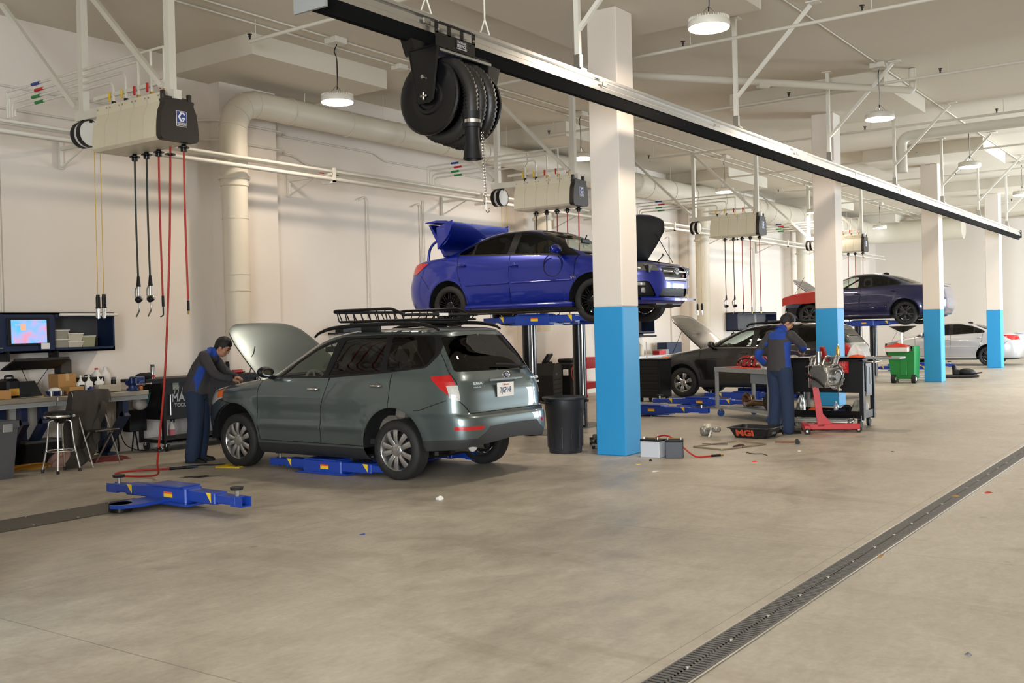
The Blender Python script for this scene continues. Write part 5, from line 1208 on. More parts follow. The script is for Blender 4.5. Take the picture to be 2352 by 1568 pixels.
# ================================================================ in-ground lifts
def lift(label, x, h, ax=1.0, lowered=True, y=8.80):
    t = thing('vehicle_lift', label, 'car lift', (x, y, 0), group='in-ground blue car lifts')
    for s in (-1, 1):
        px = s * .72
        m = MB(); m.cyl((px, 0, .008), (px, 0, max(h - .02, .03)), .105, n=28); p = m.build('lift_post', M['blackg'], t)
        if h > .6: m = MB(); m.box((px - .07, -.09, h / 2), (.02, .02, h - .06)); m.build('post_guide', M['zinc'], p)
        m = MB(); A = s * ax
        m.box((A, -.15, h + .02), (.20, .62, .15), .012); m.box((A, -.15, h + .10), (.24, .50, .014)); m.box((A - s * .02, -.15, h - .055), (.26, .8, .02))
        P = [(.0, -.14), (.0, .14), (-.40, .16), (-.56, .11), (-.62, .0), (-.56, -.11), (-.40, -.16)]; m.prism([(A + s * a, b - .05) for a, b in P], h - .05, h - .02)
        yk = m.build('lift_yoke', M['lift'], t)
        m = MB(); m.box((A - .102, -.20, h + .02), (.003, .13, .05)); m.build('warning_label', M['yellow'], yk); m = MB(); m.box((A - .1025, -.20, h + .037), (.003, .13, .018)); m.build('label_band', M['orange'], yk)
        for d, L0, sw in ((1, .62, .06 * s), (-1, .76, -.05 * s)):
            y0 = -.15 + d * .28; M4 = Matrix.Translation((A, y0, 0)) @ Matrix.Rotation(sw, 4, 'Z')
            m = MB(); m.box((0, d * L0 * .28, h + .025), (.15, L0 * .62, .11), .01, M4); m.box((0, d * L0 * .72, h + .025), (.115, L0 * .5, .08), .008, M4)
            e = d * L0 * .97; m.box((-.05, e, h + .02), (.012, .16, .085), M4=M4); m.box((.05, e, h + .02), (.012, .16, .085), M4=M4); m.box((0, e, h - .02), (.11, .16, .012), M4=M4); a = m.build('lift_arm', M['lift'], t)
            m = MB(); yy = d * L0 * .48; M5 = M4 @ frame((-.0765, yy, h + .03), (0, -1, 0), (0, 0, 1)); m.prism([(-.04, .045), (.035, .045), (.035, -.045)], 0, .002, M5); m.build('hazard_mark', M['yellow'], a)
            m = MB(); c = M4 @ V(0, d * L0 * .90, 0); m.cyl((c.x, c.y, h + .06), (c.x, c.y, h + .12), .018, n=10); m.build('pad_screw', M['zinc'], a)
            m = MB(); m.cyl((c.x, c.y, h + .12), (c.x, c.y, h + .145), .055, .062, 18); m.build('lift_pad', M['rubber'], a)
    return t
lift('lowered blue car lift on the empty floor at lower left, near the red hose', 4.95, .10, 1.2, y=8.55)
lift('blue car lift under the grey green wagon, slightly raised', 9.18, .07, .74)
lift('raised blue car lift holding up the bright blue saloon', 13.57, 1.73, .76)
lift('lowered blue car lift on the empty bay behind the first blue column', 17.45, .10, 1.0)
lift('lowered blue car lift under the black wagon', 21.75, .06, .95)
lift('raised blue car lift holding up the dark blue saloon', 30.0, 1.53, .76)
lift('lowered blue car lift in the bay between the dark blue and silver saloons', 34.2, .10, 1.0)

# ================================================================ benches, cabinets and their clutter along the back wall
wood = mat('worn_bench_top', (118, 104, 86), .5, var=.12, scale=5)
benchtop = mat('bare_steel_bench_top', (160, 152, 138), .4, .6, var=.1)
def bench(label, x0, x1, z, front=12.40, topm=None, legs=()):
    t = thing('workbench', label, 'workbench', ((x0 + x1) / 2, 12.75, 0), group='wall-mounted workbenches'); w = x1 - x0
    m = MB(); m.box((0, (front + 13.12) / 2 - 12.75, z - .03), (w, 13.12 - front, .06), .006); m.build('bench_top', topm or benchtop, t)
    m = MB(); m.box((0, front + .05 - 12.75, z - .09), (w, .05, .06)); m.build('front_rail', M['greyp'], t)
    for lx in legs:
        m = MB(); X = lx - (x0 + x1) / 2; m.box((X, 12.56 - 12.75, z - .20), (.085, .11, .28)); M4 = frame((X, (12.52 + 13.05) / 2 - 12.75, (z - .32 + .05) / 2), (1, 0, 0), (0, 12.52 - 13.05, z - .37)); L = math.hypot(.53, z - .37)
        m.box((0, 0, 0), (.085, L + .06, .10), M4=M4); m.box((X, 13.07 - 12.75, z / 2), (.085, .10, z - .02)); m.box((X, 12.98 - 12.75, .02), (.14, .26, .04)); m.build('bench_leg', M['navy'], t)
    return t
bench('long steel topped workbench on navy legs at the left edge', 3.4, 7.36, .90, legs=(5.6, 6.98, 7.25))
bench('shorter workbench with the blue vice, right end of the left bench row', 7.37, 8.72, .895, legs=(8.42,))
bench('bright topped workbench behind the black wagon bonnet', 22.6, 26.75, .86, topm=M['alu'], legs=(23, 26.4))

def cabinet(label, x0, x1, z0, z1, doors=1, opened=(), yf=12.75):
    t = thing('wall_cabinet', label, 'cabinet', ((x0 + x1) / 2, 13.13, z0), group='navy wall cabinets'); w = x1 - x0; h = z1 - z0; d = 13.13 - yf
    m = MB(); m.box((0, -d / 2, .015), (w, d, .03)); m.box((0, -d / 2, h - .012), (w, d, .024)); m.box((-w / 2 + .012, -d / 2, h / 2), (.024, d, h)); m.box((w / 2 - .012, -d / 2, h / 2), (.024, d, h)); m.box((0, -d + .01, .03), (w, .02, .06)); m.box((0, -d + .01, h - .03), (w, .02, .06)); m.build('cabinet_body', M['navy'], t)
    m = MB(); m.box((0, -.006, h / 2), (w - .05, .012, h - .05)); m.build('back_panel', M['grey'], t)
    return t, w, h, d
t, w, h, d = cabinet('navy wall cabinet with a screen and open shelf, above the left workbench', 5.95, 8.445, 1.462, 1.985)
m = MB(); m.box((8.445 - 1.0 - 7.1975 + .11, -d / 2, h / 2), (.03, d, h)); m.build('divider', M['navy'], t)
for xx0, xx1 in ((6.0, 6.86),):
    m = MB(); m.box(((xx0 + xx1) / 2 - 7.1975, -d - .01, h / 2), (xx1 - xx0, .02, h - .03), .004); dr = m.build('cabinet_door', M['navy'], t); m = MB(); m.box((6.78 - 7.1975, -d - .035, .07), (.12, .03, .02), .005); m.build('door_handle', M['alu'], dr)
m = MB(); m.box((7.205 - 7.1975, -d - .004, h / 2), (.69, .02, h - .06)); m.build('screen_panel', M['navy'], t)
m = MB(); m.cyl((7.62 - 7.1975, -d - .035, h - .03), (8.47 - 7.1975, -d - .035, h - .03), .02, n=12); m.build('light_tube', M['white'], t)
# monitor in the cabinet front
t2 = thing('monitor', 'lit computer screen set into the navy wall cabinet', 'monitor', (7.19, 12.725, 1.74))
m = MB(); m.box((0, 0, 0), (.56, .03, .36), .006); m.build('bezel', M['black'], t2)
sm = bpy.data.materials.new('lit_screen'); sm.use_nodes = True; nt = sm.node_tree; pb = nt.nodes['Principled BSDF']
tc = nt.nodes.new('ShaderNodeTexCoord'); nz = nt.nodes.new('ShaderNodeTexNoise'); nz.inputs['Scale'].default_value = 5.5; nz.inputs['Detail'].default_value = 1; nt.links.new(tc.outputs['Object'], nz.inputs[0])
rp = nt.nodes.new('ShaderNodeValToRGB'); e = rp.color_ramp.elements; e[0].position = .38; e[0].color = rgb(92, 188, 246); e[1].position = .66; e[1].color = rgb(224, 152, 178); k = e.new(.52); k.color = rgb(158, 180, 240)
nt.links.new(nz.outputs[0], rp.inputs[0]); nt.links.new(rp.outputs[0], pb.inputs['Emission Color']); pb.inputs['Emission Strength'].default_value = .95; pb.inputs['Base Color'].default_value = (.02, .02, .02, 1)
m = MB(); m.box((0, -.016, .0), (.475, .004, .30)); s = m.build('screen', sm, t2); m = MB(); m.box((-.08, -.019, .055), (.07, .003, .08)); m.box((-.115, -.0188, .085), (.14, .002, .01)); m.build('screen_window', mat('lit_orange_window', (40, 20, 12), .5, emit=(250, 176, 140), estr=.9), s)
m = MB(); m.box((7.405, 12.712, 1.548), (.115, .006, .078), .001); tag(m.build('note', M['paper']), 'small white note stuck under the lit screen', 'note')
# keyboard tray under the cabinet
t = thing('keyboard_tray', 'black keyboard tray hung below the lit screen', 'tray', (7.22, 12.75, 1.40))
m = MB(); M4 = Matrix.Translation((0, -.12, -.08)) @ Matrix.Rotation(-.35, 4, 'X'); m.box((0, 0, 0), (.74, .36, .03), .008, M4); m.box((0, -.17, .0), (.74, .03, .045), .006, M4); m.build('tray', M['black'], t)
m = MB(); m.box((-.33, .02, .02), (.02, .22, .12)); m.box((.33, .02, .02), (.02, .22, .12)); m.build('tray_bracket', M['black'], t)
m = MB(); m.box((-.05, 0, .022), (.44, .14, .02), .004, M4); tk = m.build('keyboard', M['grey'], t)
for i, (P, l) in enumerate((([(7.0, 12.95, 1.3), (6.7, 12.9, 1.12), (6.4, 12.85, 1.02), (6.1, 12.8, .92)], 'black cable sagging left from the keyboard tray to the bench'), ([(7.2, 12.95, 1.28), (7.28, 13.0, 1.15), (7.32, 12.95, 1.0), (7.3, 12.9, .91)], 'black cable curving down from the keyboard tray'), ([(7.62, 12.98, 1.28), (7.5, 13.0, 1.12), (7.42, 13.0, 1.0), (7.4, 12.95, .91)], 'black cable running down beside the speaker'))):
    m = MB(); m.tube(spline(P, 6), .005, 5); tag(m.build('cable', M['black'], None, 60), l, 'cable')
# things in the open cabinet
def bin_(x, z, w, d, h, m_, label, name='storage_bin', y=12.93, flare_=1.2):
    t = thing(name, label, 'bin', (x, y, z)); b = MB(); n = 4
    P = [(-w / 2, -d / 2), (w / 2, -d / 2), (w / 2, d / 2), (-w / 2, d / 2)]; vs = [(a / flare_, c / flare_, 0) for a, c in P] + [(a, c, h) for a, c in P] + [(a * .94, c * .94, h) for a, c in P] + [(a / flare_ * .92, c / flare_ * .92, .008) for a, c in P]
    fs = [(3, 2, 1, 0)] + [(k * 4 + i, k * 4 + (i + 1) % 4, k * 4 + 4 + (i + 1) % 4, k * 4 + 4 + i) for k in range(3) for i in range(4)] + [(12, 13, 14, 15)]
    b.add(vs, fs); b.build('bin_body', m_, t); b = MB(); b.tube([(a, c, h) for a, c in P], .006, 5, True); b.build('bin_rim', M['white'], t); return t
zs = 1.497
clr = mat('cloudy_plastic', (150, 146, 130), .4, var=.1)
bin_(7.68, zs, .26, .24, .13, clr, 'clear plastic bin at the left of the open cabinet shelf'); bin_(7.68, zs + .135, .26, .24, .12, clr, 'clear plastic bin stacked on another, at the left of the open cabinet')
bin_(7.90, zs, .22, .24, .10, mat('white_bin', (196, 188, 170), .5), 'white plastic bin in the middle of the open cabinet shelf'); bin_(7.90, zs + .105, .22, .24, .10, mat('white_bin', (196, 188, 170), .5), 'white plastic bin stacked in the middle of the open cabinet')
bin_(8.10, zs, .2, .22, .17, mat('greenish_bin', (150, 150, 118), .5), 'greenish square tub at the right of the open cabinet shelf', 'tub')
# things on the left bench
ZB = .902
def carton(x, y, z, w, d, h, label, rz=0, m_=None, tape=True):
    t = thing('carton', label, 'box', (x, y, z), rz); m = MB(); m.box((0, 0, h / 2), (w, d, h), .004); m.build('box_body', m_ or M['card'], t)
    if tape: m = MB(); m.box((0, 0, h + .0008), (.05, d, .0015)); m.box((0, -d / 2 - .0008, h * .82), (.05, .0015, h * .36)); m.build('tape', mat('packing_tape', (194, 160, 110), .35), t)
    return t
def bottle(x, y, z, h, r, label, m_, cap=None, name='bottle', square=False, labm=None):
    t = thing(name, label, 'bottle', (x, y, z)); m = MB()
    if square: m.box((0, 0, h * .33), (r * 2, r * 1.3, h * .66), r * .3); m.lathe([(r * .62, h * .62), (r * .4, h * .74), (r * .24, h * .84), (r * .22, h * .92)], 16)
    else: m.lathe([(0, 0), (r * .95, 0), (r, h * .03), (r, h * .62), (r * .85, h * .72), (r * .4, h * .84), (r * .36, h * .92), (0, h * .92)], 20)
    m.build('bottle_body', m_, t); m = MB(); m.cyl((0, 0, h * .90), (0, 0, h), r * .30, n=12); m.build('cap', cap or M['white'], t)
    if labm: m = MB(); (m.box((0, -r * .66, h * .34), (r * 1.5, .002, h * .3)) if square else m.lathe([(r * 1.005, h * .2), (r * 1.005, h * .5)], 20)); m.build('bottle_label', labm, t)
    return t
def can(x, y, z, h, r, label, m_, lid=None, band=None):
    t = thing('spray_can', label, 'can', (x, y, z)); m = MB(); m.lathe([(0, 0), (r, 0), (r, h * .78), (r * .8, h * .84), (0, h * .84)], 18); m.build('can_body', m_, t)
    m = MB(); m.lathe([(r * .86, h * .82), (r * .86, h * .98), (r * .7, h), (0, h)], 16); m.build('cap', lid or M['black'], t)
    if band: m = MB(); m.lathe([(r * 1.006, h * .05), (r * 1.006, h * .26)], 18); m.build('can_band', band, t)
    return t
carton(6.62, 12.62, ZB, .36, .30, .11, 'low cardboard carton at the left edge of the workbench'); carton(6.42, 12.9, ZB, .3, .26, .26, 'taller orange brown carton at the back left of the workbench', m_=mat('orange_card', (186, 122, 62), .8))
t = thing('drill_case', 'black power tool case with yellow label standing on the left workbench', 'tool case', (6.98, 12.85, ZB)); m = MB(); m.box((0, 0, .12), (.17, .24, .24), .03); m.tube(bend([(-.05, 0, .22), (-.05, 0, .275), (.05, 0, .275), (.05, 0, .22)], .02), .014, 8); m.build('case_body', M['black'], t); m = MB(); m.box((0, -.122, .07), (.13, .003, .09)); m.build('case_label', mat('yellow_label', (196, 142, 40), .6), t)
t = thing('tool_bag', 'slumped black bag lying on the left workbench', 'bag', (7.18, 12.86, ZB)); m = MB(); m.add([(-.16, -.13, 0), (.18, -.13, 0), (.18, .13, 0), (-.16, .13, 0), (-.12, -.08, .20), (.10, -.09, .20), (.10, .10, .19), (-.12, .1, .2), (.16, -.11, .06), (.16, .11, .06)], [(3, 2, 1, 0), (0, 1, 8, 5, 4), (1, 2, 9, 8), (2, 3, 7, 6, 9), (3, 0, 4, 7), (4, 5, 6, 7), (5, 8, 9, 6)]); m.build('bag_body', mat('black_canvas', (18, 18, 19), .85, bump=.4), t, 20); m = MB(); m.box((.08, -.115, .03), (.14, .01, .02)); m.build('zip', M['grey'], t)
carton(7.74, 12.90, ZB, .26, .24, .27, 'tall cardboard carton carrying the black speaker, on the bench'); carton(7.70, 12.60, ZB, .20, .20, .10, 'open brown cardboard tray in front of the tall carton', tape=False)
t = thing('speaker', 'small black loudspeaker standing on the cardboard carton', 'speaker', (7.74, 12.88, ZB + .272)); m = MB(); m.box((0, 0, .09), (.16, .16, .18), .006); m.build('speaker_box', M['black'], t); m = MB(); m.box((0, -.082, .09), (.14, .004, .16)); m.build('grille_cloth', M['cloth'], t)
bottle(7.83, 12.62, ZB + .0, .24, .05, 'white oil bottle with black label, left of two on the workbench', M['white'], M['white'], square=True, labm=M['black']); bottle(7.95, 12.62, ZB, .24, .05, 'white oil bottle, right of two standing on the workbench', M['white'], M['white'], square=True, labm=M['paper'])
bottle(7.90, 12.50, ZB, .10, .045, 'short blue bottle in front of the white oil bottles', mat('blue_bottle', (30, 52, 112), .4))
t = thing('laptop_box', 'long black case standing at the back of the second workbench', 'case', (8.17, 12.95, ZB)); m = MB(); m.box((0, 0, .10), (.36, .16, .20), .01); m.build('case_body', M['black'], t); m = MB(); m.tube(bend([(-.08, 0, .19), (-.08, 0, .225), (.02, 0, .225), (.02, 0, .19)], .015), .007, 6); m.build('handle', M['black'], t)
bottle(8.32, 13.02, ZB, .32, .075, 'white plastic jug with red label, left of two behind the black case', M['white'], M['red'], 'jug', labm=M['red']); bottle(8.45, 13.02, ZB, .33, .075, 'white plastic jug, right of two behind the black case', M['white'], M['white'], 'jug')
can(8.40, 12.74, ZB, .19, .034, 'black spray can with orange band beside the blue vice', M['black'], M['grey'], M['orange'])
carton(8.20, 12.62, ZB, .34, .2, .095, 'flat pale box lying on the second workbench', m_=mat('pale_card', (176, 168, 150), .8), tape=False)
m = MB(); m.sphere((0, 0, .03), .05, (1.4, 1, .8), 10, 7); m.add([(-.03, 0, .05), (.03, .01, .06), (-.02, .02, .15), (.05, 0, .05), (.07, .02, .11), (.02, .03, .04)], [(0, 1, 2), (3, 4, 5)]); o = m.build('crumpled_bag', M['paper'], None, 20, loc=(8.08, 12.58, ZB + .098)); tag(o, 'crumpled white paper bag lying on the flat pale box', 'paper')
# bench vice
t = thing('bench_vice', 'blue bench vice bolted to the right end of the second workbench', 'vice', (8.55, 12.52, ZB)); vm = mat('blue_vice_enamel', (24, 44, 98), .4)
m = MB(); m.cyl((0, 0, 0), (0, 0, .03), .09, .08, 16); m.cyl((0, 0, .03), (0, 0, .07), .06, n=14); m.box((0, .03, .11), (.11, .16, .09), .02); m.box((0, -.05, .14), (.15, .06, .10), .012); m.build('vice_body', vm, t); m = MB(); m.box((0, -.16, .14), (.15, .05, .10), .012); m.box((0, -.16, .10), (.09, .12, .07), .01); m.build('sliding_jaw', vm, t); m = MB(); m.box((0, -.085, .185), (.15, .012, .02)); m.box((0, -.13, .185), (.15, .012, .02)); m.build('jaw_plate', M['zinc'], t); m = MB(); m.cyl((0, -.20, .09), (0, -.27, .09), .018, n=10); m.cyl((-.11, -.255, .09), (.11, -.255, .09), .008, n=8); m.sphere((-.11, -.255, .09), .013, n=8, m=6); m.sphere((.11, -.255, .09), .013, n=8, m=6); m.build('screw_handle', M['chrome'], t)
bottle(8.66, 12.50, ZB, .075, .03, 'little amber bottle at the right end of the second workbench', mat('amber_bottle', (190, 110, 40), .3), M['white'])
for i, (x, l) in enumerate(((7.33, 'small metal cup on the left workbench, left of two'), (7.47, 'small metal cup on the left workbench, right of two'))):
    m = MB(); m.lathe([(0, 0), (.022, 0), (.026, .06), (.023, .06), (.019, .006), (0, .006)], 14); o = m.build('metal_cup', M['zinc'], None, loc=(x, 12.48, ZB)); tag(o, l, 'cup')
t = thing('parts_tray', 'blue parts tray with wrapped parts on the left workbench', 'tray', (7.52, 12.72, ZB)); m = MB(); m.lathe([(0, .005), (.08, .005), (.11, .05), (.115, .05), (.085, 0), (0, 0)], 18); m.build('tray', mat('blue_bottle', (30, 52, 112), .4), t); m = MB(); m.sphere((.0, 0, .06), .08, (1.1, .9, .5), 12, 8); m.build('wrapped_part', M['white'], t)
for i, (x, y, r, l) in enumerate(((7.12, 12.50, .2, 'yellow pencil lying on the left workbench'), (7.05, 12.47, -.1, 'flat rule lying near the front of the left workbench'))):
    m = MB(); m.box((0, 0, .006), (.26, .02 + .02 * i, .012), .003); o = m.build(('pencil', 'ruler')[i], (M['cord'], M['zinc'])[i], None, loc=(x, y, ZB), rot=(0, 0, r)); tag(o, l, ('pencil', 'ruler')[i])
# wall socket
m = MB(); m.box((0, 0, 0), (.09, .012, .13), .004); m.box((-.024, -.008, 0), (.028, .006, .1), .002); m.box((.024, -.008, 0), (.028, .006, .1), .002); tag(m.build('wall_socket', M['white'], None, loc=(7.56, 13.142, 1.02)), 'white double wall socket above the workbench', 'socket')
# control box and pipes under the right end of the bench
t = thing('lift_control_box', 'black lift control box on a stand beside the second workbench', 'control box', (8.86, 12.95, 0)); m = MB(); m.box((0, 0, .44), (.28, .18, .30), .01); m.build('box_body', M['black'], t); m = MB()
m.tube([(-.02, 0, .29), (-.06, 0, .012)], .012, 6); m.tube([(.0, 0, .29), (.06, .02, .012)], .012, 6); m.tube(bend([(-.2, .1, .9), (-.22, .1, .3), (-.2, .1, .02)], .05), .014, 8); m.build('stand', M['darkmetal'], t)
m = MB(); m.tube(spline([(-.12, -.05, .45), (-.3, -.1, .35), (-.22, -.1, .12), (.0, -.12, .02), (.2, -.14, .012), (.45, -.18, .012)], 6), .007, 6); m.build('cable', M['black'], t, 60)
t = thing('plastic_bag', 'white plastic bag hanging above the lift control box', 'bag', (8.92, 12.9, .60)); m = MB(); m.sphere((0, 0, .08), .11, (1.15, .6, .85), 14, 10); m.build('bag_body', mat('white_film', (196, 190, 184), .35, bump=.6, bscale=25), t); 
t = thing('funnel_tool', 'teal handled tool hanging at the right end of the bench', 'tool', (8.84, 12.62, .80)); m = MB(); m.prism([(-.05, .06), (.06, .05), (.01, -.10)], -.012, .012, frame((0, 0, 0), (1, 0, 0), (0, 0, 1))); m.build('blade', mat('teal_plastic', (30, 104, 112), .5), t); m = MB(); m.tube([(-.05, -.01, .05), (.0, -.01, -.13)], .006, 6); m.build('rod', M['zinc'], t)
# stool
t = thing('stool', 'round chrome stool with black padded seat in front of the workbench', 'stool', (7.05, 11.83, 0), .5)
m = MB(); m.lathe([(0, .66), (.175, .66), (.185, .68), (.185, .72), (.17, .745), (0, .75)], 32); m.build('seat', M['black'], t); m = MB(); m.lathe([(.186, .675), (.19, .69), (.186, .705)], 32); m.build('seat_band', M['chrome'], t)
for k in range(4):
    a = PI / 2 * k + .35; c, s_ = math.cos(a), math.sin(a); m = MB(); m.tube(bend([(.05 * c, .05 * s_, .64), (.125 * c, .125 * s_, .635), (.16 * c, .16 * s_, .3), (.215 * c, .215 * s_, .03)], .05), .0125, 8); l = m.build('leg', M['chrome'], t, 60); m = MB(); m.cyl((.213 * c, .213 * s_, .0), (.211 * c, .211 * s_, .04), .018, n=10); m.build('foot_cap', M['rubber'], l)
m = MB(); m.tube([(.165 * math.cos(a), .165 * math.sin(a), .265) for a in np.linspace(0, 2 * PI, 33)[:-1]], .009, 6, True); m.build('foot_ring', M['chrome'], t, 60)
m = MB(); m.lathe([(0, .60), (.04, .60), (.09, .655), (0, .66)], 16); m.build('swivel', M['darkmetal'], t)
# folding chair with a jacket over it
t = thing('folding_chair', 'metal folding chair half hidden under a grey brown jacket', 'chair', (7.62, 11.98, 0), .1)
for sx in (-1, 1): 
    m = MB(); m.tube([(.2 * sx, .17, .95), (.2 * sx, .0, .5), (.205 * sx, -.2, .012)], .011, 6); m.build('leg', M['zinc'], t, 60); m = MB(); m.tube([(.18 * sx, -.12, .46), (.185 * sx, .24, .012)], .011, 6); m.build('leg', M['zinc'], t, 60)
m = MB(); m.box((0, -.05, .46), (.38, .38, .025), .01); m.build('seat', M['darkmetal'], t); m = MB(); m.box((0, .155, .86), (.4, .02, .18), .008); m.build('backrest', M['darkmetal'], t); m = MB(); m.tube([(-.19, .2, .12), (.19, .2, .12)], .008, 6); m.build('cross_bar', M['zinc'], t)
def drape(u, v):
    w = .46 + .06 * math.sin(v * 2); x = (u - .5) * w; f = .025 * math.sin(u * 17 + v * 3) + .02 * math.sin(u * 9)
    if v < .18: return (7.62 + x, 12.13 - v / .18 * .06 + .03 - .02, .975 + .01 * math.sin(u * 8) - .03 * abs(u - .5))
    t_ = (v - .18) / .82; L = .62 - .42 * max(0, min(1, (u - .55) * 2.6)) + .12 * math.sin(u * 6)
    return (7.62 + x * (1 - .05 * t_) - .10 * t_ * (u < .5) * (.5 - u) * 2, 12.10 - .10 * t_ - .05 + f * (.4 + t_), .97 - L * t_)
m = MB(); m.grid(drape, 26, 22)
def drape2(u, v): p = drape(1 - u, v); return (p[0], 12.145 + (.03 * math.sin(u * 15)) * v + .02, p[2] - .05 * v)
m.grid(drape2, 26, 16)
def drape3(u, v): a = drape(u, 1.0); return (a[0] - .12 + .1 * math.sin(v * 3), a[1] - .02 + .06 * v + .03 * math.sin(u * 14), a[2] - v * .30 * (1 - u * .7))
m.grid(drape3, 20, 12); tag(m.build('jacket', M['cloth'], None, 60), 'grey brown work jacket thrown over the folding chair', 'jacket')
# grey waste bin at the left edge
t = thing('waste_bin', 'tall grey square waste bin at the left edge of the frame', 'bin', (6.28, 12.02, 0), .1); m = MB(); w0, w1 = .17, .215; P = lambda w: [(-w, -w), (w, -w), (w, w), (-w, w)]; lv = [(w0, 0), (w1, .60), (w1 + .012, .60), (w1 + .012, .68), (w1 - .01, .68), (w1 - .02, .55), (w0 - .01, .02)]
vs = [(x, y, z) for w, z in lv for x, y in P(w)]; fs = [(3, 2, 1, 0)] + [(k * 4 + i, k * 4 + (i + 1) % 4, k * 4 + 4 + (i + 1) % 4, k * 4 + 4 + i) for k in range(len(lv) - 1) for i in range(4)] + [(24, 25, 26, 27)]; m.add(vs, fs); m.build('bin_body', M['grey'], t); m = MB(); m.box((.08, -.222, .60), (.13, .02, .10), .008); m.build('bin_handle', M['greyp'], t)
# black tool cart with lettering
t = thing('tool_cart', 'long black tool cart against the back wall behind the stooping mechanic', 'tool cart', (9.9, 12.75, 0))
m = MB(); m.box((-.14, 0, 1.02), (2.1, .60, .045), .008); m.box((-.14, -.29, 1.005), (2.1, .03, .06)); m.build('cart_top', M['black'], t)
for sx in (-.89, .80):
    for sy in (-1, 1): m = MB(); m.box((sx, sy * .27, .56), (.05, .05, .90)); m.build('corner_post', M['blackg'], t)
m = MB(); m.box((-.045, 0, .72), (1.68, .56, .54), .006); bd = m.build('cart_body', M['black'], t); m = MB(); m.box((-.045, 0, .14), (1.70, .58, .05), .006); m.box((-.045, -.28, .18), (1.7, .02, .09)); m.build('bottom_shelf', M['blackg'], t)
wl = mat('silver_lettering', (150, 152, 156), .5); M4 = frame((-.60, -.284, .72), (1, 0, 0), (0, 0, 1)); text_obj('MAC', 'cart_lettering', .155, wl, bd, M4 @ Matrix.Translation((0, .03, 0)), .002, bold=.004); text_obj('TOOLS', 'cart_lettering', .075, wl, bd, M4 @ Matrix.Translation((0, -.075, 0)), .002, bold=.002)
m = MB()
for i in range(5): a = -.12 + .06 * i; m.prism([(a - .008, .09), (a + .012, .09), (a + .03, .19 + .02 * (i % 2))], 0, .002, M4)
m.build('cart_flame_mark', wl, bd); m = MB(); m.box((-.69, -.2845, .92), (.1, .003, .10)); m.build('cart_sticker', mat('pale_green_sticker', (120, 130, 120), .7), bd); m = MB(); m.box((-.80, -.30, .66), (.015, .03, .30), .005); m.build('cart_handle', M['alu'], bd)
for sx in (-.83, .74):
    for sy in (-1, 1):
        m = MB(); m.cyl((sx - .02, sy * .24, .055), (sx + .02, sy * .24, .055), .055, n=18); c = m.build('caster', M['rubber'], t); m = MB(); m.box((sx, sy * .24, .09), (.06, .05, .06), .006); m.build('caster_fork', M['zinc'], c)
ZT = 1.044
can(8.93, 12.60, ZT, .20, .034, 'silver and red spray can on the left end of the black tool cart', M['zinc'], M['grey'], M['red']); can(10.10, 12.62, ZT, .19, .033, 'dark red spray can on the tool cart behind the mechanic', mat('dark_red_can', (96, 30, 32), .4), M['black']); can(10.25, 12.6, ZT, .19, .033, 'black spray can on the tool cart right of the mechanic', M['black'], M['black'])
t = thing('air_tool', 'red pneumatic tool lying on the tool cart by the raised bonnet', 'tool', (10.42, 12.6, ZT + .03), .1); m = MB(); m.cyl((-.08, 0, 0), (.10, 0, 0), .03, n=14); m.build('tool_body', M['red'], t); m = MB(); m.cyl((.10, 0, 0), (.17, 0, .0), .034, .022, 14); m.cyl((-.08, 0, 0), (-.13, .02, -.01), .014, n=8); m.build('tool_head', M['zinc'], t)
m = MB(); m.sphere((0, 0, .04), .09, (1.5, .9, .55), 14, 8); m.sphere((.08, 0, .05), .06, (1, .9, .7), 12, 8); o = m.build('glove', mat('black_canvas', (18, 18, 19), .85), None, 60, loc=(8.80, 12.62, ZT)); tag(o, 'black glove lying on the left end of the tool cart', 'glove')
t = bottle(9.22, 12.60, .168, .26, .045, 'white spray bottle with red print on the cart bottom shelf', mat('milky_bottle', (206, 200, 192), .4), M['black'], labm=mat('pink_label', (206, 110, 120), .6)); m = MB(); m.box((.02, 0, .28), (.09, .03, .035), .008); m.box((.045, 0, .25), (.012, .02, .05)); m.build('trigger', M['black'], t)
m = MB(); m.box((0, 0, .015), (.3, .2, .03), .01); o = m.build('shop_towel', mat('blue_towel', (36, 44, 92), .9), None, loc=(9.5, 12.66, .168)); tag(o, 'folded blue towel on the cart bottom shelf', 'towel')
# floor litter under the bench
for nm, lab, loc, s_, m_ in (('rag', 'red rag heap on the floor behind the folding chair', (8.05, 12.35, 0), (.26, .16, .05), mat('dark_red_rag', (96, 30, 28), .9)), ('plastic_sack', 'pale crumpled plastic sack under the workbench behind the stool', (7.5, 12.5, 0), (.2, .16, .16), mat('pink_film', (150, 116, 104), .4, bump=.6, bscale=25)), ('drain_tray', 'yellow tray on the floor under the workbench', (7.1, 12.6, 0), (.3, .18, .05), mat('ochre_plastic', (150, 104, 24), .5))):
    m = MB()
    def blob(u, v, s_=s_):
        a = 2 * PI * u; r = math.sin(PI * v / 2 + .001); k = 1 + .18 * math.sin(5 * a + 3 * v) + .1 * math.sin(9 * a); return (s_[0] * r * k * math.cos(a), s_[1] * r * k * math.sin(a), s_[2] * math.cos(PI * v / 2) * (1 + .2 * math.sin(3 * a)))
    m.grid(blob, 28, 8); tag(m.build(nm, m_, None, 60, loc=loc), lab, nm.split('_')[-1])
t = thing('storage_case', 'black storage case on the floor under the left workbench', 'case', (7.35, 12.85, 0)); m = MB(); m.box((0, 0, .16), (.5, .3, .32), .012); m.build('case_body', M['black'], t); m = MB(); m.box((0, 0, .31), (.52, .32, .04), .01); m.build('case_lid', M['grey'], t)
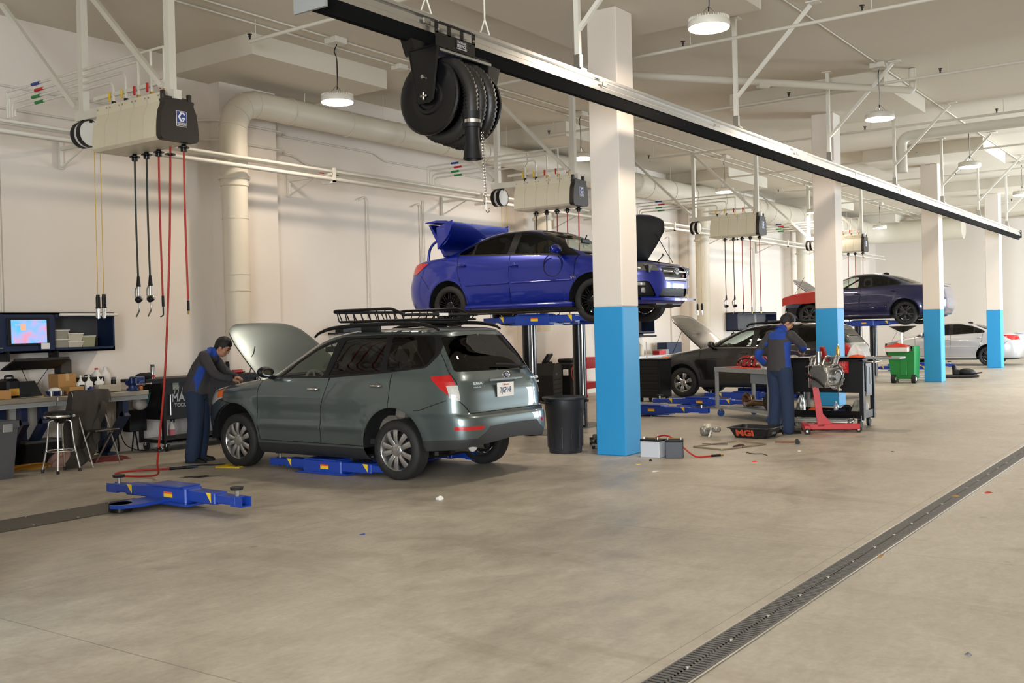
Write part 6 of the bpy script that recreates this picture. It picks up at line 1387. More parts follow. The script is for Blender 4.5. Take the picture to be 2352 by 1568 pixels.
# yellow wheel chock
t = thing('wheel_chock', 'yellow flat chock under the front wheel of the grey green wagon', 'chock', (8.42, 10.22, 0), .3); m = MB(); m.box((-.03, -.12, .008), (.36, .08, .016), .005); m.box((-.03, .14, .008), (.36, .08, .016), .005); m.box((-.17, .01, .008), (.07, .24, .016), .004); m.build('chock_body', M['yellow'], t)

# equipment by the back wall, seen between the lift posts
t = thing('ac_machine', 'black wheeled air conditioning service machine by the back wall, seen between the lift posts', 'machine', (18.85, 12.45, 0), .25)
m = MB(); m.prism([(-.30, .10), (.30, .10), (.33, .50), (.26, .82), (-.20, .86), (-.32, .60)], -.24, .24, frame((0, 0, 0), (1, 0, 0), (0, 0, 1))); m.build('machine_body', M['black'], t, 20); m = MB(); M4 = Matrix.Translation((-.02, -.02, .96)) @ Matrix.Rotation(.6, 4, 'X'); m.box((0, 0, 0), (.34, .05, .26), .02, M4); m.build('console', M['black'], t); m = MB(); m.box((.0, -.03, .02), (.26, .006, .14), M4=M4); m.build('console_screen', M['grey'], t)
m = MB(); m.tube(arc((.18, -.02, .74), .13, -.3, PI + .3, (1, 0, 0), (0, 0, 1), 14), .03, 8); m.build('hose_loop', M['black'], t); 
for z in (.2, .3, .4, .5): m = MB(); m.box((-.02, -.245, z), (.5, .012, .02)); m.build('vent_rib', M['gap'], t)
m = MB(); m.box((-.1, -.246, .62), (.16, .006, .05)); m.build('badge_plate', mat('badge_blue', (28, 34, 60), .3, .2), t)
for sx in (-.24, .24): m = MB(); m.cyl((sx - .03, -.18, .09), (sx + .03, -.18, .09), .09, n=18); m.cyl((sx - .03, .18, .09), (sx + .03, .18, .09), .09, n=18); m.build('wheel', M['rubber'], t)
t = thing('coolant_machine', 'second black service machine, partly behind the right lift post', 'machine', (19.85, 12.5, 0)); m = MB(); m.box((0, 0, .46), (.55, .45, .76), .04); m.box((0, 0, .88), (.46, .36, .1), .03); m.build('machine_body', M['black'], t); m = MB(); m.tube(arc((-.1, -.24, .6), .2, .5, 4.5, (1, 0, 0), (0, 0, 1), 14), .012, 6); m.build('hose', M['redhose'], t); m = MB(); m.box((-.32, -.1, .62), (.06, .12, .14), .01); m.build('tag_card', M['white'], t)
for sx in (-.2, .2): m = MB(); m.cyl((sx - .03, 0, .07), (sx + .03, 0, .07), .07, n=16); m.build('wheel', M['rubber'], t)
t = thing('tool_trolley', 'red wheeled tool trolley by the wall just left of the first blue column', 'trolley', (20.55, 12.5, 0)); m = MB(); m.box((0, 0, .80), (.55, .4, .26), .012); m.build('top_box', M['red'], t); m = MB(); m.box((0, 0, .28), (.55, .4, .16), .012); m.build('bottom_box', M['red'], t)
for sx in (-1, 1): 
    for sy in (-1, 1): m = MB(); m.tube([(sx * .25, sy * .17, .06), (sx * .25, sy * .17, .8)], .014, 6); m.sphere((sx * .25, sy * .17, .04), .04, n=10, m=6); m.build('leg', M['red'], t, 60)
# second and third cabinet, bench clutter, tool chest
cabinet('navy wall cabinet behind the front wheel of the lifted blue car', 22.4, 24.55, 1.42, 1.98); cabinet('far navy wall cabinet beyond the black wagon roof', 30.1, 33.4, 1.40, 1.98)
t = thing('keyboard_tray', 'black tray hung under the second navy cabinet', 'tray', (23.4, 12.75, 1.36)); m = MB(); m.box((0, -.02, 0), (1.5, .5, .05), .01); m.build('tray', M['black'], t); m = MB(); m.box((0, .1, .04), (1.2, .1, .06)); m.build('tray_bracket', M['black'], t)
t = thing('tool_chest', 'tall black tool chest standing before the nose of the black wagon', 'tool chest', (19.75, 10.3, 0), 0); m = MB(); m.box((0, 0, .49), (.55, .56, .80), .012); m.build('chest_body', M['black'], t); m = MB(); m.box((0, 0, .90), (.57, .58, .03), .008); m.build('chest_top', M['black'], t)
for z in (.2, .36, .52, .68, .82): m = MB(); m.box((-.279, 0, z), (.006, .5, .13), .002); dq = m.build('drawer', M['black'], t); m = MB(); m.box((-.286, 0, z + .045), (.01, .48, .012)); m.build('drawer_pull', M['darkmetal'], dq)
for sx in (-1, 1):
    for sy in (-1, 1): m = MB(); m.cyl((sx * .2, sy * .2 - .02, .045), (sx * .2, sy * .2 + .02, .045), .045, n=14); m.build('caster', M['rubber'], t)
m = MB(); m.tube([(0, 0, 0), (0, 0, .36)], .014, 8); m.cyl((0, 0, 0), (0, 0, .02), .05, n=12); tag(m.build('pole', M['white'], None, loc=(19.72, 10.45, .916)), 'short white pole standing on the tall black tool chest', 'pole')
carton(25.6, 12.85, .862, .9, .3, .30, 'big dark blue box on the bench behind the raised wagon bonnet', m_=M['navy'], tape=False)
bottle(23.75, 12.8, .862, .36, .12, 'cream jug on the bench beside the black pole', M['cream'], M['white'], 'jug'); carton(24.5, 12.6, .862, .4, .2, .10, 'red tool set on the bright bench top', m_=M['red'], tape=False); carton(24.9, 12.75, .862, .4, .25, .12, 'grey box on the bright bench beside the red tool set', m_=M['greyp'], tape=False)
t = thing('wall_shelf', 'black shelf on the back wall, seen over the grey green wagon roof', 'shelf', (13.35, 13.0, 1.62)); m = MB(); m.box((0, 0, 0), (.9, .26, .03), .004); m.build('shelf_board', M['black'], t); m = MB(); m.box((.05, .0, .07), (.7, .2, .11), .006); m.build('shelf_box', M['black'], t)

# ================================================================ things on the open floor
t = thing('trash_can', 'big black round trash can left of the first blue column', 'trash can', (11.26, 7.18, 0), .4)
m = MB(); m.lathe([(0, 0), (.205, 0), (.212, .02), (.252, .55), (.258, .56), (.262, .685), (.285, .69), (.29, .715), (.282, .725), (.268, .72), (.25, .69), (.24, .5), (.2, .03), (0, .03)], 48)
for k in range(12): a = 2 * PI * k / 12; m.box((.232, 0, .30), (.008, .012, .46), M4=Matrix.Rotation(a, 4, 'Z') @ Matrix.Translation((0, 0, 0)) @ Matrix.Rotation(.0, 4, 'Y'))
m.build('can_body', mat('black_trash_plastic', (36, 38, 44), .5, var=.06), t, 30)
for a in (-.95, 2.2): m = MB(); M4 = Matrix.Rotation(a, 4, 'Z'); m.tube([M4 @ V(*p) for p in bend([(.25, -.09, .655), (.315, -.07, .66), (.315, .07, .66), (.25, .09, .655)], .03)], .014, 8); m.build('handle', M['black'], t, 60)

def battery(label, x, y, rz, m_, w=.31):
    t = thing('battery', label, 'battery', (x, y, 0), rz); m = MB(); m.box((0, 0, .10), (.175, w, .20), .008); m.build('battery_case', m_, t); m = MB(); m.box((0, 0, .212), (.18, w + .005, .024), .006); m.build('battery_lid', M['black'], t)
    for y0 in (-w * .36, w * .36): m = MB(); m.cyl((-.05, y0, .22), (-.05, y0, .25), .011, .009, 10); m.build('terminal', M['zinc'], t)
    m = MB(); m.tube([(.0, -w * .4, .235), (.01, w * .4, .235)], .006, 6); m.build('hold_down_strap', mat('tan_strap', (150, 116, 70), .6), t); return t
battery('white car battery on the floor at the foot of the first blue column', 11.27, 5.915, .0, mat('translucent_white_case', (204, 208, 216), .4, var=.04), .26); battery('black car battery on the floor beside the white one', 11.33, 5.655, .45, mat('dark_battery_case', (40, 42, 48), .45), .22)
t = thing('jump_cable', 'red air hose end with brass fitting lying on the floor beside the batteries', 'hose', (11.3, 5.5, 0)); m = MB(); m.tube(spline([(.1, .62, .02), (.18, .5, .2), (.10, .25, .245), (.14, .0, .05), (.12, -.12, .012), (.26, -.22, .012)], 8), .011, 8); m.build('hose', M['redhose'], t, 60); m = MB(); m.cyl((.26, -.22, .013), (.36, -.30, .013), .014, n=10); m.build('hose_sleeve', M['black'], t); m = MB(); m.cyl((.36, -.30, .013), (.39, -.325, .013), .010, n=8); m.build('coupler', mat('brass', (196, 160, 82), .3, .9), t)
t = thing('floor_jack', 'black floor jack partly hidden behind the first blue column', 'jack', (12.0, 7.08, 0), .6); m = MB(); m.box((0, 0, .10), (.6, .2, .08), .015); m.prism([(-.2, .12), (.1, .12), (.18, .28), (.08, .28)], -.05, .05, frame((0, 0, 0), (1, 0, 0), (0, 0, 1))); m.cyl((-.28, 0, .12), (-.42, 0, .30), .02, n=8); m.build('jack_frame', M['black'], t)
for sx in (-.25, .25):
    for sy in (-.12, .12): m = MB(); m.cyl((sx, sy - .02, .05), (sx, sy + .02, .05), .05, n=14); m.build('wheel', M['darkmetal'], t)

# steel parts table on casters
t = thing('parts_table', 'grey steel rolling table with engine parts, left of the standing mechanic', 'table', (16.62, 6.65, 0), math.atan2(-.803, -.595)); TL, TW = 1.72, .78
m = MB(); m.box((0, 0, .845), (TL, TW, .02)); m.box((0, TW / 2, .825), (TL, .02, .075)); m.box((0, -TW / 2, .825), (TL, .02, .075)); m.box((TL / 2, 0, .825), (.02, TW, .075)); m.box((-TL / 2, 0, .825), (.02, TW, .075)); m.build('table_top', M['greyp'], t)
m = MB(); m.box((0, 0, .16), (TL - .04, TW - .04, .025)); m.box((0, TW / 2 - .02, .165), (TL, .02, .05)); m.box((0, -TW / 2 + .02, .165), (TL, .02, .05)); m.build('bottom_shelf', M['greyp'], t)
for sx in (-1, 1):
    for sy in (-1, 1):
        m = MB(); m.box((sx * (TL / 2 - .025), sy * (TW / 2 - .025), .49), (.05, .05, .68)); m.build('leg', M['greyp'], t); m = MB(); m.cyl((sx * (TL / 2 - .08) - .02, sy * (TW / 2 - .06), .06), (sx * (TL / 2 - .08) + .02, sy * (TW / 2 - .06), .06), .06, n=18); c = m.build('caster', mat('blue_caster', (36, 76, 140), .5), t); m = MB(); m.box((sx * (TL / 2 - .08), sy * (TW / 2 - .06), .115), (.07, .06, .06), .006); m.build('caster_fork', M['zinc'], c)
m = MB(); m.box((.52, -.1, .70), (.55, .5, .16), .006); m.build('drawer', mat('blue_grey_steel', (118, 126, 132), .45), t)
TT = t.matrix_world.copy(); bpy.context.view_layer.update(); TT = t.matrix_world.copy()
silv = mat('cast_aluminium', (176, 174, 168), .4, .85, var=.2, scale=18, bump=.3); bronze = mat('hot_exhaust_steel', (120, 88, 62), .45, .7, var=.3, scale=8); redp = mat('red_intake_paint', (150, 30, 26), .4, var=.2, scale=14)
def part_thing(name, label, cat, T4, x, y, z, build, rz=0.0):
    p = T4 @ V(x, y, z); o = thing(name, label, cat, p, T4.to_euler().z + rz); build(o); return o
def mkparts(o, parts):
    for nm, mt, fn in parts: m = MB(); fn(m); m.build(nm, mt, o, 40)
def intake(o):
    def runners(m):
        for i in range(4): m.tube(spline([(-.26 + .17 * i, -.12, .03), (-.26 + .17 * i, -.05, .14), (-.24 + .17 * i, .08, .17), (-.22 + .15 * i, .16, .10)], 5), .032, 8)
    def bits(m):
        for i in range(16): a = i * 2.4; m.cyl((-.3 + .04 * i, .1 * math.sin(a), .05), (-.3 + .04 * i, .1 * math.sin(a) + .03, .12 + .05 * math.cos(a)), .018, .012, 8)
        m.sphere((.05, 0, .15), .055, n=12, m=8); m.cyl((.28, -.05, .06), (.36, -.05, .08), .05, n=14)
    def dark(m):
        for i in range(7): m.box((-.28 + .09 * i, .02 * (-1) ** i, .04), (.06, .10, .07), .01)
        m.tube(spline([(-.34, -.1, .05), (-.1, -.16, .14), (.15, -.14, .16), (.34, -.02, .05)], 6), .014, 6)
    mkparts(o, [('intake_runners', redp, runners), ('fittings', M['chrome'], bits), ('wiring', M['grime'], dark)])
part_thing('intake_manifold', 'red engine intake with silver fittings on the steel table', 'engine part', TT, -.30, .02, .856, intake)
m = MB(); m.add([TT @ V(*p) for p in [(-.75, -.25, .857), (.2, -.3, .857), (.25, .28, .857), (-.7, .24, .857), (-.75, -.25, .862), (.2, -.3, .862), (.25, .28, .862), (-.7, .24, .862)]], [(3, 2, 1, 0), (4, 5, 6, 7), (0, 1, 5, 4), (1, 2, 6, 5), (2, 3, 7, 6), (3, 0, 4, 7)]); tag(m.build('shop_mat', M['rag'], None), 'red shop cloth spread under the parts on the steel table', 'cloth')
def headp(o): mkparts(o, [('cylinder_head', silv, lambda m: (m.box((0, 0, .06), (.42, .2, .12), .012), [m.cyl((-.15 + .1 * i, -.05, .12), (-.15 + .1 * i, -.05, .16), .03, n=10) for i in range(4)], m.cyl((.21, 0, .07), (.26, 0, .07), .06, n=16))), ('bolts', M['zinc'], lambda m: [m.cyl((-.18 + .09 * i, .08, .12), (-.18 + .09 * i, .08, .14), .012, n=6) for i in range(5)])])
part_thing('cylinder_head', 'pale aluminium cylinder head at the right end of the steel table', 'engine part', TT, .42, .15, .857, headp)
t2 = thing('parts_carton', 'white parts box on the steel table beside the mechanic', 'box', TT @ V(.55, -.18, .857), .6); m = MB(); m.box((0, 0, .06), (.26, .2, .12), .004); m.build('box_body', M['white'], t2); m = MB(); m.box((0, 0, .1212), (.04, .2, .002)); m.build('tape', M['paper'], t2)
m = MB()
def bagf(u, v): a = 2 * PI * u; r = math.sin(PI * min(v, .999)); return (.13 * r * math.cos(a) * (1 + .2 * math.sin(4 * a)), .12 * r * math.sin(a), .10 * (1 - math.cos(PI * v)) * (1 + .12 * math.sin(6 * a)))
m.grid(bagf, 24, 12); tag(m.build('clear_bag', mat('white_film', (196, 190, 184), .35, bump=.6, bscale=25), None, 60, loc=TT @ V(.62, .24, .857)), 'crumpled clear plastic bag at the end of the steel table', 'bag')
def turbo(o): mkparts(o, [('housing', bronze, lambda m: (m.tube(arc((0, 0, .12), .09, 0, 5.2, (1, 0, 0), (0, 0, 1), 16), .055, 10, rfun=lambda i: .03 + .03 * i / 16), m.cyl((0, -.06, .12), (0, .1, .12), .05, n=14))), ('flange', silv, lambda m: (m.cyl((0, .1, .12), (0, .13, .12), .085, n=18), m.tube(spline([(.08, .0, .05), (.2, .02, .09), (.34, .0, .06)], 6), .045, 10)))])
part_thing('turbocharger', 'rusty brown turbo housing on the bottom shelf of the steel table', 'engine part', TT, -.45, 0, .174, turbo)
part_thing('exhaust_manifold', 'grey exhaust pipes on the bottom shelf of the steel table', 'engine part', TT, .05, -.02, .174, lambda o: mkparts(o, [('pipes', bronze, lambda m: [m.tube(spline([(-.26, -.12 + .1 * i, .05), (-.1, -.1 + .06 * i, .09), (.1, -.02 + .02 * i, .08), (.28, .02, .06)], 6), .038, 8) for i in range(3)]), ('collector', silv, lambda m: m.cyl((.26, .02, .06), (.36, .02, .06), .06, n=14)), ('flange', silv, lambda m: m.box((-.26, -.02, .05), (.02, .34, .10), .006))]))
part_thing('transmission_part', 'black and silver gearbox part on the bottom shelf, right end', 'engine part', TT, .52, -.08, .174, lambda o: mkparts(o, [('case', M['grime'], lambda m: (m.box((0, 0, .14), (.26, .24, .28), .04), m.cyl((0, -.14, .15), (0, .14, .15), .11, n=18))), ('shaft', M['chrome'], lambda m: (m.cyl((-.06, -.06, .26), (.0, .0, .41), .035, n=14), [m.cyl((-.05 + .014 * i, -.05 + .014 * i, .29 + .03 * i), (-.045 + .014 * i, -.045 + .014 * i, .30 + .03 * i), .055, n=16) for i in range(4)]))]))

# engine on its red stand
t = thing('engine_stand', 'red engine stand on casters in front of the standing mechanic', 'engine stand', (14.79, 5.01, 0), -1.16)
m = MB(); M4 = frame((0, 0, 0), (1, 0, 0), (0, 0, 1)); m.prism([(-.05, .09), (.05, .09), (-.05, .82), (-.13, .82)], -.04, .04, M4); m.box((-.10, 0, .80), (.10, .10, .10), .01); m.build('upright', M['red'], t); m = MB(); m.box((.14, 0, .085), (.80, .08, .08), .006); m.box((-.22, 0, .085), (.08, .62, .08), .006); m.prism([(.04, .12), (.16, .12), (.02, .28)], -.012, .012, M4); m.build('base', M['red'], t)
m = MB(); m.cyl((-.10, 0, .84), (.14, 0, .84), .05, n=16); m.cyl((.12, 0, .84), (.15, 0, .84), .11, n=18); m.build('head_plate', M['darkmetal'], t)
for x, y in ((.52, 0), (-.22, .30), (-.22, -.30)): m = MB(); m.cyl((x, y - .018, .045), (x, y + .018, .045), .045, n=16); c = m.build('caster', M['rubber'], t); m = MB(); m.cyl((x, y - .024, .045), (x, y + .024, .045), .018, n=10); m.build('caster_hub', M['white'], c)
eng = thing('engine', 'bare silver engine with a red intake bolted to the red stand', 'engine', (14.83, 4.99, .62), -1.9)
def blk(m):
    m.box((.04, 0, .20), (.34, .30, .30), .03); m.cyl((.04, -.17, .20), (.04, .17, .20), .155, n=26); m.box((-.02, .0, .36), (.26, .24, .10), .02)
    for i in range(5): m.box((-.12 + .07 * i, 0, .2), (.012, .33, .33), .004)
def cover(m):
    m.tube(arc((.225, 0, .20), .17, -2.2, 2.2, (0, 1, 0), (0, 0, 1), 26), .016, 8); m.cyl((.21, 0, .20), (.232, 0, .20), .10, n=26); m.box((.222, .07, .26), (.02, .12, .05), .008); m.box((.222, -.08, .13), (.02, .1, .06), .008)
    for i in range(10): a = -2.2 + .49 * i; m.cyl((.225, .175 * math.cos(a), .2 + .175 * math.sin(a)), (.25, .175 * math.cos(a), .2 + .175 * math.sin(a)), .014, n=8)
    m.cyl((.235, .0, .20), (.27, 0, .20), .06, n=18); m.tube(arc((.25, .03, .22), .07, 0, 4, (0, 1, 0), (0, 0, 1), 14), .012, 6)
def topm_(m):
    for i in range(4): m.tube(spline([(.10 - .07 * i, -.12, .36), (.10 - .07 * i, -.06, .46), (.08 - .07 * i, .05, .48), (.06 - .07 * i, .12, .40)], 5), .02, 8)
    m.cyl((.02, -.10, .40), (.02, -.10, .56), .045, .04, 16); m.cyl((.16, .06, .36), (.18, .10, .50), .05, .035, 14); m.box((.14, .1, .46), (.14, .10, .05), .012); m.sphere((-.14, -.02, .44), .06, n=12, m=8)
def hang(m): m.tube(bend([(.2, -.1, .06), (.30, -.15, .03), (.40, -.17, .02)], .03), .012, 6); m.sphere((.42, -.175, .02), .028, n=10, m=6); m.tube([(.40, -.17, .02), (.405, -.18, -.10)], .006, 5)
def darkp(m): m.box((-.13, -.13, .24), (.14, .06, .22), .02); m.tube(spline([(-.2, -.1, .3), (-.1, -.18, .2), (.05, -.19, .15), (.15, -.15, .05)], 6), .018, 8); m.cyl((-.12, .12, .12), (-.12, .22, .12), .055, n=14)
mkparts(eng, [('engine_block', silv, blk), ('timing_cover', mat('bright_aluminium', (160, 160, 158), .36, .9, var=.25, scale=20), cover), ('intake', mat('bright_aluminium', (196, 196, 194), .25, .95), topm_), ('linkage', M['zinc'], hang), ('harness', M['grime'], darkp)])
m = MB(); m.add([(.0, -.06, .62), (.06, -.06, .62), (.09, -.03, .38), (.01, -.03, .38), (.0, .0, .63), (.06, .0, .63), (.10, .03, .40), (.0, .03, .40)], [(0, 1, 2, 3), (7, 6, 5, 4), (0, 4, 5, 1), (1, 5, 6, 2), (2, 6, 7, 3), (3, 7, 4, 0)]); m.build('intake_cover', redp, eng)
# silver creeper behind the stand
t = thing('creeper', 'silver framed mechanic creeper on the floor behind the red engine stand', 'creeper', (15.16, 5.25, 0), PI / 2 + .12)
m = MB(); m.tube(bend([(-.55, -.2, .13), (.55, -.2, .13), (.55, .2, .13), (-.55, .2, .13), (-.55, -.2, .13)], .05), .018, 8); m.build('frame', M['zinc'], t, 60); m = MB(); m.box((-.05, 0, .15), (.9, .34, .03), .01); m.build('pad', M['greyp'], t)
for sx in (-.5, 0, .5):
    for sy in (-1, 1): m = MB(); m.cyl((sx, sy * .2 - .014, .04), (sx, sy * .2 + .014, .04), .04, n=14); c = m.build('caster', M['darkmetal'], t); m = MB(); m.box((sx, sy * .2, .085), (.04, .04, .06), .005); m.build('caster_fork', M['zinc'], c)
m = MB(); m.tube([(15.42, 4.62, .20), (15.30, 4.58, .10), (15.22, 4.62, .012), (15.24, 4.72, .012), (15.40, 4.72, .20)], .007, 6); tag(m.build('wire_stand', M['darkmetal'], None, 60), 'bent black wire leg on the floor beside the black cart caster', 'stand')

# black cart
t = thing('utility_cart', 'black steel cart with clutter on its shelf, in front of the second blue column', 'cart', (15.82, 5.19, 0))
m = MB(); m.box((0, 0, 1.045), (.60, 1.16, .03), .006); m.box((-.29, 0, 1.03), (.02, 1.16, .05)); m.build('cart_top', M['blackg'], t); m = MB(); m.box((.0, 0, .78), (.52, 1.04, .50), .006); bd = m.build('cart_body', M['black'], t)
for sx in (-1, 1):
    for sy in (-1, 1): m = MB(); m.box((sx * .27, sy * .55, .57), (.06, .06, .90)); m.build('corner_post', M['black'], t); m = MB(); m.cyl((sx * .22, sy * .50 - .02, .07), (sx * .22, sy * .50 + .02, .07), .07, n=18); c = m.build('caster', M['rubber'], t); m = MB(); m.box((sx * .22, sy * .50, .12), (.06, .07, .05), .006); m.build('caster_fork', M['zinc'], c)
m = MB(); m.box((0, 0, .155), (.54, 1.12, .02)); m.box((-.27, 0, .20), (.015, 1.12, .11)); m.box((.27, 0, .2), (.015, 1.12, .11)); m.box((0, -.56, .2), (.54, .015, .11)); m.box((0, .56, .2), (.54, .015, .11)); m.build('bottom_tray', M['blackg'], t)
m = MB(); m.box((-.262, -.27, .93), (.004, .17, .20)); st = m.build('red_sticker', M['red'], bd)
m = MB(); M4 = frame((-.2645, -.27, .95), (0, -1, 0), (0, 0, 1)); 
for r in (.055, .035): m.tube([M4 @ V(r * math.cos(a), r * math.sin(a), 0) for a in np.linspace(0, 2 * PI, 13)[:-1]], .003, 4, True)
for k in range(4): a = PI * k / 4; m.tube([M4 @ V(-.05 * math.cos(a), -.05 * math.sin(a), 0), M4 @ V(.05 * math.cos(a), .05 * math.sin(a), 0)], .003, 4)
m.box((-.2645, -.27, .86), (.002, .12, .012)); m.build('sticker_mark', mat('pink_print', (236, 150, 140), .6), st)
m = MB(); m.box((0, -.83, 1.045), (.34, .50, .035), .008); m.build('folding_shelf', M['greyp'], t); m = MB(); m.tube(bend([(-.2, -.58, .99), (-.2, -.72, .99), (.2, -.72, .99), (.2, -.58, .99)], .04), .014, 8); m.build('cart_handle', M['chrome'], t, 60)
m = MB(); m.box((.02, -.565, .72), (.30, .012, .50), .004); m.box((.02, -.575, .72), (.24, .006, .42)); m.build('side_frame', M['darkmetal'], t); m = MB(); m.box((.06, -.585, .78), (.02, .012, .26)); m.build('side_latch', M['zinc'], t)
def litter(name, lab, cat, x, y, z, s_, m_, seed, n=24):
    m = MB(); r_ = random.Random(seed); ph = [r_.uniform(0, 6) for _ in range(4)]
    def f(u, v): a = 2 * PI * u; r = math.sin(PI * v / 2 + .001); k = 1 + .22 * math.sin(3 * a + ph[0]) + .14 * math.sin(7 * a + ph[1] + 3 * v); return (s_[0] * r * k * math.cos(a), s_[1] * r * k * math.sin(a), s_[2] * math.cos(PI * v / 2) * (1 + .25 * math.sin(2 * a + ph[2])))
    m.grid(f, n, 8); m.cyl((0, 0, .0), (0, 0, .001), min(s_[:2]) * .5, n=8); return tag(m.build(name, m_, None, 60, loc=(x, y, z)), lab, cat)
ZS = .167
for i, a in enumerate((('orange_cable', 'orange cable coil on the bottom shelf of the black cart', 'cable', 15.66, 5.38, ZS, (.10, .14, .11), M['orange']), ('yellow_cloth', 'yellow cloth on the bottom shelf of the black cart', 'cloth', 15.64, 5.20, ZS, (.07, .14, .07), M['yellow']), ('blue_cloth', 'dark blue cloth on the bottom shelf of the black cart', 'cloth', 15.64, 4.98, ZS, (.07, .13, .08), mat('blue_towel', (36, 44, 130), .9)), ('black_pouch', 'black pouch leaning on the bottom shelf of the black cart', 'pouch', 15.72, 4.92, ZS, (.07, .10, .14), M['black']), ('white_sack', 'pale plastic sack on the bottom shelf of the black cart', 'sack', 15.74, 4.77, ZS, (.11, .10, .20), mat('cloudy_plastic', (150, 146, 130), .4)), ('grey_part', 'silver bracket on the shelf of the black cart behind the stand', 'part', 15.68, 5.62, ZS, (.07, .07, .26), silv))): litter(*a, 11 + i)
bottle(16.0, 5.18, ZS, .2, .035, 'little clear bottle on the shelf of the black cart', M['clear'], M['white'])
bottle(15.9, 4.68, ZS, .24, .03, 'slim white tube standing at the right end of the cart shelf', M['white'], M['white'])
ZK = 1.062
bottle(15.66, 5.02, ZK, .20, .03, 'brass coloured bottle on the top of the black cart', mat('brass', (196, 160, 82), .3, .9), M['chrome']); litter('white_bundle', 'white rag bundle on the top of the black cart', 'rag', 15.70, 4.76, ZK, (.09, .12, .16), M['white'], 31); litter('orange_glove', 'orange glove on the right edge of the cart top', 'glove', 15.58, 4.70, ZK, (.05, .12, .035), M['orange'], 33)
t = thing('wrench', 'steel wrench lying on the folding shelf of the black cart', 'wrench', (15.75, 4.40, ZK + .004), 1.2); m = MB(); m.box((0, 0, .006), (.26, .02, .012), .003); m.cyl((.14, 0, 0), (.14, 0, .012), .022, n=12); m.build('wrench_body', M['zinc'], t); m = MB(); m.cyl((-.13, 0, .0), (-.17, 0, .0), .014, n=10); m.build('wrench_end', M['red'], t)

# tray, oil pan, cast part, mallet
t = thing('oil_pan', 'black plastic oil pan marked with orange letters on the floor before the mechanic', 'pan', (13.87, 5.645, 0)); m = MB(); Q = lambda a, b, r: smooth_poly([(-a, -b), (a, -b), (a, b), (-a, b)], r, 4); lv = [(.21, .23, .06, 0), (.27, .30, .08, .135), (.30, .33, .08, .14), (.30, .33, .08, .15), (.268, .298, .08, .15), (.205, .225, .06, .012)]
vs = []; n = None
for a, b, r, z in lv: q = Q(a, b, r); n = len(q); vs += [(x, y, z) for x, y in q]
fs = [tuple(range(n))[::-1]] + [(k * n + i, k * n + (i + 1) % n, (k + 1) * n + (i + 1) % n, (k + 1) * n + i) for k in range(len(lv) - 1) for i in range(n)] + [tuple(range((len(lv) - 1) * n, len(lv) * n))]; m.add(vs, fs); pn = m.build('pan_body', mat('black_pan_plastic', (24, 25, 28), .45), t, 40)
text_obj('MGI', 'pan_lettering', .12, mat('orange_spray_paint', (206, 82, 48), .8, var=.25, scale=60), pn, frame((-.243, .06, .072), (0, -1, 0), (-.42, 0, 1)), .001, sx=1.25, bold=.006)
m = MB(); m.box((.0, -.27, .08), (.14, .004, .06), M4=Matrix.Rotation(0, 4, 'X')); m.build('pan_label', M['grey'], pn)
t = thing('drip_tray', 'flat silver drip tray on the floor in front of the oil pan', 'tray', (12.68, 5.52, 0), math.atan2(-.478, -.165)); m = MB(); m.box((0, 0, .004), (.50, .84, .006)); 
for a in ((0, .42, .5, .012), (0, -.42, .5, .012)): m.box((a[0], a[1], .012), (a[2], a[3], .022), .004)
for a in ((.25, 0, .012, .85), (-.25, 0, .012, .85)): m.box((a[0], a[1], .012), (a[2], a[3], .022), .004)
m.build('tray', mat('oily_tin_tray', (166, 156, 136), .3, .6, var=.2, scale=4), t)
litter('oily_rag', 'dark red oily rag lying in the silver drip tray', 'rag', 12.62, 5.36, .008, (.09, .07, .03), mat('dark_maroon_rag', (60, 26, 30), .9), 41); m = MB(); m.box((0, 0, .008), (.02, .34, .012), .003); tag(m.build('pry_bar', M['darkmetal'], None, loc=(12.72, 5.75, .008), rot=(0, 0, .3)), 'dark pry bar lying in the silver drip tray', 'bar')
t = thing('oil_pump', 'pale aluminium casting with a pipe on the floor left of the oil pan', 'engine part', (13.75, 6.32, 0), -.7); mkparts(t, [('casting', silv, lambda m: (m.box((0, .06, .07), (.16, .13, .14), .03), m.cyl((0, .0, .10), (0, -.30, .11), .03, n=12), m.box((0, -.28, .12), (.10, .12, .08), .02))), ('cap', M['cream'], lambda m: (m.cyl((0, -.02, .12), (0, -.02, .18), .04, n=14), m.cyl((.0, .07, .13), (0, .07, .17), .035, n=12))), ('strut', M['white'], lambda m: m.tube([(-.02, -.16, .10), (-.09, -.22, .008)], .014, 8))])
t = thing('mallet', 'wooden handled mallet with black head on the floor by the tray', 'mallet', (13.24, 4.84, .03), -1.15); m = MB(); m.cyl((-.26, 0, 0), (.02, 0, 0), .013, .016, 10); m.build('handle', mat('mallet_wood', (122, 84, 54), .6, var=.15, scale=12), t); m = MB(); m.cyl((.03, -.065, 0), (.03, .065, 0), .03, n=16); m.build('mallet_head', M['black'], t)

